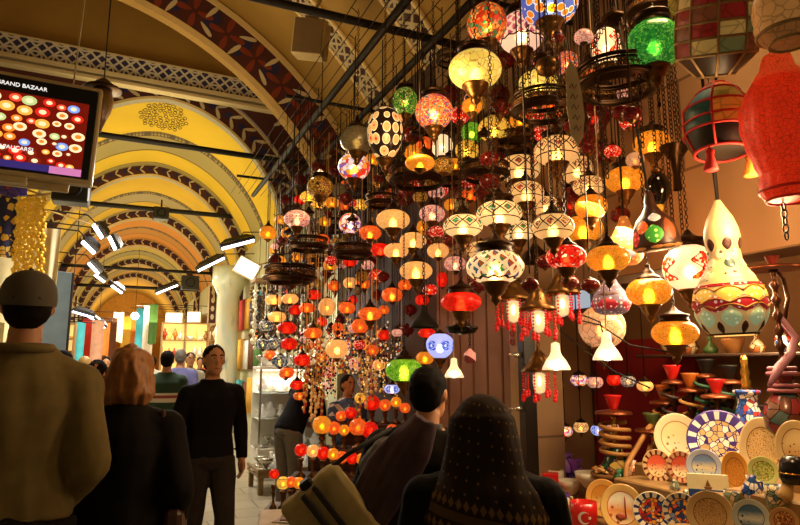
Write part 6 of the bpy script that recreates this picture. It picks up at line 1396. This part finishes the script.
# dangling beads and little glass pendants over the stand, dim
rb = random.Random(9)
for i in range(34):
    px, py = rb.uniform(300, 412), rb.uniform(352, 400)
    if (385 < px and py > 360) or 334 < px < 360: continue
    d = rb.uniform(5.9, 6.6); p = at(px, py, d); b = MB(); n = rb.randrange(5, 10); k = .016
    for j in range(n): b.ell((rb.uniform(-.01, .01), 0, -j*.034), (k, k, k*1.2), 7, 5, j % 2)
    b.tube([(0, 0, -.03*n), (0, 0, ZR-p.z if p.y < 7.5 else 1)], .003, 4)
    o = b.build('bead_string', [mat('bead_gold', 'd89a40', .3, .4, emit=.15), mat('bead_'+['red', 'cream', 'copper'][i % 3], ['a82818', 'e8c890', '8a4a28'][i % 3], .3, emit=.1)], None, p)
    tag(o, 'string of gold and %s beads dangling over the table lamp stand' % ['red', 'cream', 'copper'][i % 3], 'bead string', 'gold and %s bead strings' % ['red', 'cream', 'copper'][i % 3])

# glittering bead curtain behind the small red lamps
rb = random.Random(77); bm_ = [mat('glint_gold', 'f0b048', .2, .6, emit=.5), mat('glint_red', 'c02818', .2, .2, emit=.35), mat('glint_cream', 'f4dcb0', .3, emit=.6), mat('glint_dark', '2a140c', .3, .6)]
b = MB()
for i in range(52):
    px = 296+i*2.15+rb.uniform(-1, 1); y0_ = 318+rb.uniform(0, 20)+max(0, (330-px))*.4; y1_ = 396+rb.uniform(-8, 4)
    d = 6.75+.25*math.sin(i*.9); y = y0_
    while y < y1_:
        if 336 < px < 359 and y > 374: break
        p = at(px+rb.uniform(-.8, .8), y, d); k = rb.uniform(.006, .015); b.ell(p, (k, k, k*1.1), 6, 4, rb.choice([0, 0, 1, 2, 3, 3])); y += rb.uniform(1.8, 3.4)
    p0_ = at(px, y0_, d); b.tube([p0_, (p0_.x, p0_.y, ZR)], .0015, 3, 3)
tag(b.build('bead_curtain', bm_), 'glittering curtain of tiny gold, red and cream beads behind the small hanging lamps', 'bead curtain', kind='stuff')
# ------------------------------------------------------------------ people
SKIN = mat('skin', 'b07a54', .55, 0, .08); HAIRD = mat('dark_hair', '120c09', .8, 0, .5, 40, bump=.5); HAIRR = mat('auburn_hair', '94602e', .5, 0, .55, 26); HAIRG = mat('grey_hair', '6a6258', .6)
def remesh(b, vox, smooth=2, name='x'):
    o = b.build(name, SKIN); m = o.modifiers.new('r', 'REMESH'); m.mode = 'VOXEL'; m.voxel_size = vox; m.use_smooth_shade = True
    if smooth: sm = o.modifiers.new('s', 'SMOOTH'); sm.factor = .6; sm.iterations = smooth
    bpy.context.view_layer.update(); me = bpy.data.meshes.new_from_object(o.evaluated_get(bpy.context.evaluated_depsgraph_get())); bpy.data.objects.remove(o); return me
def folds(me, amp, fr=7, stretch=.35, seed=0):
    off = Vector((seed*3.1, seed*1.7, seed)); me.update()
    co = [v.co.copy() for v in me.vertices]; no = [v.normal.copy() for v in me.vertices]
    for i, v in enumerate(me.vertices):
        q_ = Vector((co[i].x*fr, co[i].y*fr, co[i].z*fr*stretch))+off; n_ = noise.noise(q_)+.5*noise.noise(q_*2.3)
        v.co = co[i]+no[i]*amp*n_
    me.update()
def setm(me, m): me.materials.clear(); me.materials.append(m); return me
def lerp(a, b_, t_): return tuple(a[i]+(b_[i]-a[i])*t_ for i in range(3))
DEF = dict(shl=(-.18, 0, 1.375), ell=(-.235, -.03, 1.12), wrl=(-.22, .04, .88), shr=(.18, 0, 1.375), elr=(.235, -.03, 1.12), wrr=(.22, .04, .88),
           hil=(-.095, 0, .90), knl=(-.10, .02, .50), anl=(-.10, 0, .09), hir=(.095, 0, .90), knr=(.10, .02, .50), anr=(.10, 0, .09), lean=0.0, drop=0.0, head=(0, .01, 1.63), bulk=1.0)
def limb(b, P, r, n=12, m=0): b.tube([P[0]]+[x for a, c in zip(P, P[1:]) for x in (lerp(a, c, .33), lerp(a, c, .66), c)], r, n, m)
def leanp(p, L): 
    if p[2] < .9 or not L: return p
    h = p[2]-.9; return (p[0], p[1]+h*math.sin(L), .9+h*math.cos(L))
def body(b, P, inf=0, parts=('torso', 'arms', 'legs', 'head', 'hands', 'feet'), sl=1.0, hem=.9):
    B = P['bulk']; L = P['lean']; DR = P['drop']
    def lp(p): q_ = leanp(p, L); return (q_[0], q_[1], q_[2]-DR)
    if 'torso' in parts:
        rings = [(.84, .155, .105), (.92, .17, .118), (1.0, .162, .112), (1.08, .148, .103), (1.18, .155, .11), (1.28, .172, .12), (1.36, .168, .114), (1.41, .135, .095), (1.455, .092, .075), (1.49, .065, .063)]
        if hem < .84: rings = [(hem, .18, .14), ((hem+.84)/2, .18, .135)]+rings
        rings = [r_ for r_ in rings if r_[0] >= hem-.001]
        b.tube([lp((0, 0, z)) for z, _, _ in rings], [(a*B+inf, c*B+inf) for _, a, c in rings], 20)
        for s_ in ('l', 'r'):
            sh = P['sh'+s_]; b.ell(lp(sh), (.062+inf, .062+inf, .062+inf), 12, 8)
            b.tube([lp((0, 0, 1.38)), lp(lerp((0, 0, 1.415), sh, .6)), lp(sh)], [.068+inf, .06+inf, .056+inf], 12)
    if 'arms' in parts:
        for s_ in ('l', 'r'):
            sh, el, wr = (lp(P[k+s_]) for k in ('sh', 'el', 'wr')); w1 = lerp(el, wr, sl)
            limb(b, [sh, el], [.056+inf, .052+inf, .046+inf, .042+inf*1.05]); b.ell(el, .042+inf, 10, 7); limb(b, [el, w1], [.042+inf, .041+inf, .034+inf, .028+inf])
    if 'legs' in parts:
        for s_ in ('l', 'r'):
            hi, kn, an = P['hi'+s_], P['kn'+s_], P['an'+s_]; hi = (hi[0], hi[1], hi[2]-DR); kn = (kn[0], kn[1]+DR*1.1, kn[2]-DR*.4)
            limb(b, [hi, kn], [.092+inf*.8, .084+inf, .068+inf, .056+inf]); b.ell(kn, .056+inf, 12, 8); limb(b, [kn, an], [.055+inf, .056+inf, .045+inf, .037+inf*(1 if inf < .01 else 1.4)])
        b.ell((0, -.0, .9-DR), (.165*B+inf, .12*B+inf, .1), 16, 10)
    if 'head' in parts:
        h = P['head']; dz = h[2]-1.64; hh = lp(h)
        b.tube([lp((0, 0, 1.44)), lp((0, .0, 1.5)), lp((h[0]*.6, h[1]*.6, 1.56+dz*.5))], [.06, .056, .054], 14)
        b.ell((hh[0], hh[1], hh[2]+.02), (.076, .096, .102), 18, 14); b.ell((hh[0], hh[1]+.03, hh[2]-.055), (.056, .062, .062), 14, 10); b.ell((hh[0], hh[1]+.068, hh[2]-.088), (.026, .024, .022), 10, 8)
        b.tube([(hh[0], hh[1]+.088, hh[2]+.03), (hh[0], hh[1]+.106, hh[2]-.01), (hh[0], hh[1]+.092, hh[2]-.028)], [.009, .014, .013], 8)
        b.ell((hh[0], hh[1]+.082, hh[2]-.058), (.024, .014, .011), 10, 6); b.ell((hh[0], hh[1]+.082, hh[2]+.035), (.05, .02, .01), 10, 6)
        for sg in (-1, 1): b.ell((hh[0]+sg*.077, hh[1]+.0, hh[2]-.0), (.011, .02, .032), 8, 8)
    if 'hands' in parts:
        for s_, sg in (('l', 1), ('r', -1)):
            el, wr = Vector(lp(P['el'+s_])), Vector(lp(P['wr'+s_])); t_ = (wr-el).normalized(); side = Vector((0, 1, 0)); side = (side-t_*side.dot(t_)).normalized(); nrm = t_.cross(side)*sg
            palm = wr+t_*.05; b.tube([wr, wr+t_*.03, wr+t_*.085], [(.024, .026), (.02, .036), (.017, .04)] if False else [.025, .031, .027], 10)
            for f_, (o_, L_) in enumerate(((.03, .066), (.011, .076), (-.008, .07), (-.026, .056))):
                r0 = wr+t_*.075+side*o_; b.tube([r0, r0+t_*L_*.45+nrm*.006, r0+t_*L_*.8+nrm*.022, r0+t_*L_*.95+nrm*.036], [.0105, .0095, .0085, .0065], 8)
            r0 = wr+t_*.025+side*.022; b.tube([r0, r0+t_*.025+side*.024, r0+t_*.055+side*.034+nrm*.01, r0+t_*.07+side*.032+nrm*.016], [.013, .0115, .01, .008], 8)
    if 'feet' in parts:
        for s_ in ('l', 'r'):
            an = Vector(P['an'+s_]); b.tube([an+Vector((0, -.06, -.05)), an+Vector((0, 0, -.045)), an+Vector((0, .09, -.055)), an+Vector((0, .16, -.064))], [(.036, .04), (.04, .045), (.04, .032), (.03, .022)] if False else [.036, .04, .036, .026], 12)
    return b
def person(label, loc, yaw, H, top, topc, bot, botc, hair, pose=None, vox=.012, sleeve=1.0, hem=.88, toplab=None, face=False, inf=.018, seed=0, fold=.007, shoes=None, extras=None, botinf=.02, collar=None):
    P = dict(DEF); P.update(pose or {}); S = H/1.75
    s = thing('person', label, 'person', loc, (0, 0, yaw), None, S)
    b = body(MB(), P); me = remesh(b, min(vox, .009) if face else vox, 2, 'body'); setm(me, SKIN); link('body', me, s)
    b = body(MB(), P, botinf, ('legs',)); me = remesh(b, vox, 3); folds(me, fold*.8, 8, .5, seed+1); link(bot, setm(me, botc), s)
    b = body(MB(), P, inf, ('torso', 'arms'), sleeve, hem); me = remesh(b, vox, 3); folds(me, fold, 6, .35, seed); o = link(top, setm(me, topc), s)
    b = MB()
    for s_ in ('l', 'r'):
        an = Vector(P['an'+s_]); b = MB(); b.tube([an+Vector((0, -.085, -.045)), an+Vector((0, -.04, -.035)), an+Vector((0, .06, -.045)), an+Vector((0, .15, -.06)), an+Vector((0, .195, -.068))], [.028, .05, .046, .036, .014], 14); b.build('shoe', shoes or mat('black_leather', '0e0b0a', .3), s)
    h = leanp(P['head'], P['lean']); h = (h[0], h[1], h[2]-P['drop'])
    if hair:
        style, hm = hair; b = MB()
        if style == 'short':
            b.ell((h[0], h[1]-.012, h[2]+.034), (.084, .1, .096), 18, 14); b.ell((h[0], h[1]-.035, h[2]+.0), (.079, .068, .085), 14, 10)
            me = remesh(b, min(vox, .01), 2)
            # keep the face free
            for v in me.vertices:
                if v.co.y > h[1]+.045: v.co.y = h[1]+.045+(v.co.y-h[1]-.045)*.9; 
                if v.co.y > h[1]+.03 and v.co.z < h[2]+.05: v.co.y -= min((h[2]+.05-v.co.z)*2.2, .07); 
            folds(me, .004, 30, 1, seed)
        elif style == 'bob':
            b.ell((h[0], h[1]-.01, h[2]+.03), (.096, .108, .105), 18, 14); b.tube([(h[0], h[1]-.04, h[2]+.05), (h[0], h[1]-.045, h[2]-.03), (h[0], h[1]-.05, h[2]-.1), (h[0], h[1]-.05, h[2]-.15)], [(.085, .08), (.108, .085), (.122, .078), (.1, .05)], 16)
            me = remesh(b, .009, 2); folds(me, .016, 24, .3, seed)
        link('hair', setm(me, hm), s)
    if face:
        b = MB()
        for sg in (-1, 1): b.ell((h[0]+sg*.03, h[1]+.083, h[2]+.018), (.013, .008, .007), 10, 6); 
        eye = b.build('eye', mat('eye_white', 'd8cfc4', .3), s)
        b = MB()
        for sg in (-1, 1): b.ell((h[0]+sg*.03, h[1]+.0895, h[2]+.018), (.006, .004, .006), 8, 6)
        b.build('pupil', mat('eye_dark', '0c0806', .2), eye)
        b = MB()
        for sg in (-1, 1): b.tube([(h[0]+sg*.012, h[1]+.098, h[2]+.038), (h[0]+sg*.03, h[1]+.098, h[2]+.045), (h[0]+sg*.052, h[1]+.086, h[2]+.037)], [.004, .0055, .003], 6)
        b.build('eyebrow', HAIRD, s)
        b = MB(); b.tube([(h[0]-.022, h[1]+.09, h[2]-.058), (h[0], h[1]+.098, h[2]-.056), (h[0]+.022, h[1]+.09, h[2]-.058)], [.003, .006, .003], 8); b.build('lips', mat('lips', '8a4638', .5), s)
    if extras: extras(s, P, h)
    return s
def foot(px, d): p = at(px, 365, d); return (p.x, p.y, 0)
def cloth_mat(name, c, v=.25, rough=.85, sc=20): return mat(name, c, rough, 0, v, sc, bump=.15)
# the man in the cap, nearest left, seen from behind
def cap_extras(s, P, h):
    b = MB(); b.lathe([(.097, .005), (.099, .035), (.094, .07), (.08, .098), (.055, .12), (.025, .131), (0, .133)], 28, cap=False, M=Matrix.Translation((h[0], h[1]-.005, h[2]+.0)) @ Matrix.Rotation(R(4), 4, 'X') @ Matrix.Diagonal((.93, 1.1, 1, 1)))
    b.ell((h[0], h[1]-.005, h[2]+.135), .008, 8, 6); cap = b.build('cap', mat('grey_cap', '4c463a', .85), s)
    b = MB(); b.tube([(h[0]+.08*math.cos(a), h[1]+.07+.13*math.sin(a)*.9, h[2]+.02-.02*abs(math.cos(a))) for a in [R(10+i*16) for i in range(11)]], .006, 6)
    b.add([(h[0]+.082*math.cos(R(10+i*16)), h[1]+.07+.12*math.sin(R(10+i*16)), h[2]+.018) for i in range(11)], [tuple(range(11))], 0, False); b.build('cap_brim', mat('grey_cap', '3a362c'), cap)
    b = MB(); b.tube([(h[0]+.045*math.cos(R(200+i*14)), h[1]-.104-.0*i, h[2]+.055-.03*abs(math.sin(R(i*18-90)))) for i in range(11)], .004, 6); b.tube([(h[0]+.04*math.cos(R(i*18)), h[1]-.108+.012*abs(math.cos(R(i*18))), h[2]+.02+.04*math.sin(R(i*18))) for i in range(11)], .005, 6); b.build('cap_strap', mat('cap_strap_dark', '1c1a14', .7), cap)
    b = MB(); b.tube([(.085*math.cos(R(a)), -.01+.085*math.sin(R(a)), 1.485+.0*a) for a in range(150, 400, 25)], [(.018)]*10, 8); b.build('collar', KH, s)
KH = cloth_mat('khaki_shirt', '6a5c38')
person('man from behind in khaki shirt and dark grey baseball cap, nearest at left', foot(22, 2.35), R(4), 1.9, 'shirt', KH, 'trousers', cloth_mat('black_trousers', '14110e'), ('short', HAIRD),
       dict(bulk=.96, shl=(-.19, 0, 1.35), shr=(.17, 0, 1.335), elr=(.235, -.05, 1.08), wrr=(.15, .14, .93), ell=(-.32, -.05, 1.12), wrl=(-.24, .1, .92)), .01, 1.0, .86, inf=.028, fold=.02, extras=cap_extras, seed=2)
def bag_extras(s, P, h):
    b = MB(); b.bbox((.2, -.1, .78), (.28, .16, 1.02), e=.03); b.build('shoulder_bag', mat('brown_leather', '3a2416', .4), s)
    b = MB(); b.tube([(.245, -.04, 1.0), (.22, -.1, 1.2), (.165, -.05, 1.46), (.2, .08, 1.3), (.25, .1, 1.02)], .011, 6); b.build('bag_strap', mat('brown_leather', '3a2416'), s)
BLK = cloth_mat('black_coat', '15100e', .35)
person('woman from behind with auburn bob hair and black coat', foot(131, 2.75), R(-12), 1.62, 'coat', BLK, 'trousers', cloth_mat('charcoal_trousers', '1c1614'), ('bob', HAIRR),
       dict(bulk=1.08, head=(0, .01, 1.64), elr=(.25, -.06, 1.12), wrr=(.23, .1, .95)), .01, 1.0, .62, inf=.03, fold=.012, extras=bag_extras, seed=5)
person('man in black sweater walking toward the camera between the stalls', foot(213, 4.65), R(180+10), 1.70, 'sweater', cloth_mat('black_sweater', '0d0b0c', .3), 'trousers', cloth_mat('charcoal_jeans', '2e2926'), ('short', HAIRD),
       dict(knl=(-.10, .12, .50), anl=(-.09, .16, .09), knr=(.1, .02, .5), anr=(.1, -.16, .12), ell=(-.26, -.05, 1.13), wrl=(-.25, .02, .88), elr=(.26, -.02, 1.13), wrr=(.25, .1, .89), head=(0, .02, 1.628), bulk=1.04), .008, .97, .9, face=True, inf=.016, fold=.009, seed=7)
# striped shirt man with jeans, further back
t = NT('striped_polo'); v = t.coord(); Z = t.xyz(v)[2]; t.set('Base Color', t.ramp(t.math('MULTIPLY', t.math('SUBTRACT', Z, .9), 1.6), [(0, srgb('1f3a22')), (.36, srgb('c8c0b0')), (.44, srgb('8a3a30')), (.5, srgb('c8c0b0')), (.54, srgb('1d3820'))])); t.set('Roughness', .85); POLO = t.m
JEANS = cloth_mat('blue_jeans', '3a5a94')
person('man from behind in green shirt with pale stripes and blue jeans', foot(167, 7.6), R(-15), 1.72, 'shirt', POLO, 'jeans', JEANS, ('short', HAIRD), dict(knr=(.13, .1, .5), anr=(.14, .16, .09), bulk=1.15), .014, .45, .86, inf=.025)
person('grey-haired man in light blue and purple shirt beyond the green-shirted man', foot(180, 9.2), R(-10), 1.78, 'shirt', cloth_mat('lilac_shirt', '6a6a98'), 'trousers', JEANS, ('short', HAIRG), None, .018, .5, .86, inf=.025)
person('man facing the camera in pale shirt, farthest beside the golden shelves', foot(190, 10.6), R(185), 1.76, 'shirt', cloth_mat('pale_shirt', 'a8a08c'), 'trousers', cloth_mat('grey_trousers', '4a443c'), ('short', HAIRD), None, .014, .5, .86, face=True)
person('dark-haired person half hidden between the capped man and the woman', foot(62, 4.9), R(0), 1.66, 'jacket', cloth_mat('plum_jacket', '2a1c22'), 'trousers', BLK, ('short', HAIRD), None, .016)
person('dark-haired woman facing the camera in purple top left of the auburn-haired woman', foot(97, 5.8), R(170), 1.58, 'top', cloth_mat('violet_top', '4a3a66'), 'trousers', BLK, ('bob', HAIRD), None, .012, face=True)
person('blond person beyond the purple-topped woman at left', foot(84, 8.2), R(10), 1.66, 'shirt', cloth_mat('sand_shirt', 'b08a60'), 'trousers', JEANS, ('short', mat('blond_hair', 'b08a4a', .5)), None, .018)
person('distant person in rust shirt in the middle of the street', foot(106, 11.5), R(180), 1.7, 'shirt', cloth_mat('rust_shirt', '8a3c24'), 'trousers', BLK, ('short', HAIRD), None, .018)
person('distant person in white shirt near the far golden shelves', foot(152, 13), R(20), 1.72, 'shirt', cloth_mat('white_shirt', 'cfc6b4'), 'trousers', JEANS, ('short', HAIRD), None, .018)
person('distant person in dark coat beside the pale pillar', foot(200, 14), R(180), 1.72, 'coat', BLK, 'trousers', BLK, ('short', HAIRD), None, .018)
# seller behind the stand and the person bending over
person('seller with short hair in blue and white shirt behind the table lamps', foot(348, 6.6), R(192), 1.6, 'shirt', cells('check_shirt', ['4a6aa8', 'd0d4e0', '3a5088'], 14, .03, '2a3c70', .8), 'trousers', BLK, ('short', HAIRD), dict(elr=(.25, .08, 1.14), wrr=(.14, .25, 1.05), drop=.17), .012, 1, .86, face=True)
person('dark-jacketed person bending over the stand behind the lamp string', foot(290, 6.75), R(-65), 1.66, 'jacket', cloth_mat('black_jacket', '100e12'), 'trousers', cloth_mat('grey_slacks', '6a645c'), ('short', HAIRD), dict(lean=R(32), elr=(.22, .16, 1.12), wrr=(.16, .3, 1.0), ell=(-.22, .16, 1.12), wrl=(-.16, .3, 1.0)), .014, 1, .84, inf=.03)
# couple in front: man in black coat and woman in headscarf
def man_ex(s, P, h):
    b = MB(); b.tube([(.02, -.13, 1.24), (-.1, -.14, 1.19), (-.2, -.1, 1.12), (-.25, -.02, 1.0)], [(.05, .07), (.07, .09), (.07, .08), (.05, .05)], 14); b.tube([(-.08, .02, 1.28), (.0, -.09, 1.28), (.09, -.02, 1.28)], [.03, .045, .03], 12)
    me = remesh(b, .01, 3); folds(me, .01, 9, .6, 3); link('hood', setm(me, cloth_mat('grey_hood', '5e5a54')), s)
person('dark-haired man in black coat beside the headscarf woman, seen from behind', foot(426, 2.75), R(-55), 1.74, 'coat', BLK, 'trousers', BLK, ('short', HAIRD), dict(bulk=1.18, shl=(-.22, 0, 1.38), shr=(.22, 0, 1.38), ell=(-.34, .02, 1.15), wrl=(-.3, .16, .96), head=(.0, .03, 1.63), drop=.2), .01, 1, .7, inf=.035, fold=.014, extras=man_ex, seed=9)
t = NT('headscarf_cloth'); v = t.coord(); X_, Y_, Z_ = t.xyz(v); base = srgb('2a2019')
th = t.math('ARCTAN2', X_, Y_); zz = t.math('ADD', Z_, t.math('MULTIPLY', X_, .2))
def tri(a, k): return t.math('ABSOLUTE', t.math('SUBTRACT', t.math('FRACT', t.math('MULTIPLY', a, k)), .5))
A_, B_ = tri(th, 4.2), tri(zz, 21)
c = t.mix(t.math('LESS_THAN', t.math('ADD', A_, B_), .13), base, srgb('6e5638'))
for lo, hi, k in ((1.345, 1.385, 25), (1.255, 1.295, 25), (1.17, 1.21, 25)):
    A2 = tri(th, 7); B2 = t.math('DIVIDE', t.math('ABSOLUTE', t.math('SUBTRACT', zz, (lo+hi)/2)), .05)
    d_ = t.math('LESS_THAN', t.math('ADD', A2, B2), .42); zn = t.math('MULTIPLY', t.math('GREATER_THAN', zz, lo), t.math('LESS_THAN', zz, hi))
    c = t.mix(zn, c, t.mix(d_, srgb('2c2118'), srgb('6a5334')))
for lo, hi in ((1.303, 1.337),): c = t.mix(t.math('MULTIPLY', t.math('GREATER_THAN', zz, lo), t.math('LESS_THAN', zz, hi)), c, srgb('4e3e28'))
t.set('Base Color', c); t.set('Roughness', .9); t.set('Specular IOR Level', .1); SCARF = t.m
def scarf_ex(s, P, h):
    b = MB(); b.ell((h[0], h[1]-.01, h[2]+.03), (.125, .14, .125), 20, 14)
    b.tube([(h[0], h[1]-.02, h[2]+.06), (h[0], h[1]-.03, h[2]-.06), (0, -.03, 1.47), (0, -.04, 1.40), (.0, -.05, 1.32), (0, -.06, 1.25)], [(.13, .13), (.15, .14), (.17, .145), (.215, .165), (.245, .175), (.24, .165)], 24)
    b.tube([(0, -.1, 1.36), (-.03, -.16, 1.22), (-.06, -.18, 1.08), (-.09, -.19, .96)], [(.22, .08), (.2, .05), (.12, .035), (.02, .015)], 18)
    me = remesh(b, .009, 4); folds(me, .012, 8, .3, 4); link('headscarf', setm(me, SCARF), s)
    b = MB(); b.tube([(.16, -.2, 1.2), (.06, -.226, 1.1), (-.05, -.225, 1.0), (-.1, -.205, .95), (-.15, -.22, 1.06), (-.2, -.2, 1.2), (-.24, -.15, 1.28)], .004, 6); b.build('scarf_hem', mat('pale_hem', '6a5a40', .7), s)
person('woman in dark patterned headscarf and black coat seen from behind', foot(481, 2.1), R(-28), 1.43, 'coat', cloth_mat('black_abaya', '0c0908', .3), 'skirt', BLK, None, dict(bulk=1.2, shl=(-.23, 0, 1.36), shr=(.23, 0, 1.36), elr=(.31, .04, 1.1), wrr=(.2, .22, 1.05), ell=(-.31, .04, 1.1), wrl=(-.2, .22, 1.05)), .01, 1, .5, inf=.04, fold=.012, extras=scarf_ex, seed=12)
# plum shawl coat carried on the man's back
p = at(398, 468, 2.42); s = thing('folded_coat', 'dark plum coat slung over the arm between the bag and headscarf', 'coat', p, (0, R(30), R(-30)))
b = MB(); b.tube([(0, 0, .22), (.0, 0, .1), (-.01, 0, -.05), (-.02, 0, -.25)], [(.05, .04), (.09, .06), (.1, .07), (.09, .06)], 18); me = remesh(b, .009, 3); folds(me, .02, 14, .15, 6); link('cloth', setm(me, cloth_mat('plum_coat', '4c3e46', .3)), s)
# khaki bag with dark stripes on its strap
p = at(326, 512, 2.35); s = thing('messenger_bag', 'khaki bag with two dark stripes hanging at the lower middle of the photo', 'bag', p, (R(6), R(-38), -YAW+R(8)))
b = MB()
b.bbox((-.13, -.045, -.22), (.14, .045, .13), e=.03); me = remesh(b, .009, 2); folds(me, .007, 12, 1, 3); link('bag_body', setm(me, cloth_mat('khaki_canvas', 'a4966a')), s)
for x in (-.035, .015): b = MB(); b.bbox((x, -.062, -.15), (x+.022, -.045, .12), e=.004); b.build('stripe', mat('dark_webbing', '1e1a14', .8), s)
b = MB(); q_ = at(392, 428, 2.45); im = (Euler((R(6), R(-38), -YAW+R(8))).to_matrix()).inverted(); e_ = im @ (q_-p)
b.tube([(0, 0, .12), Vector((0, 0, .12)).lerp(e_, .5)+Vector((0, -.02, .02)), e_], .009, 8); b.build('strap', mat('dark_webbing', '1e1a14'), s)
b = MB(); b.bbox((-.02, -.03, .11), (.03, .02, .15), e=.008); b.build('buckle', IRON, s)
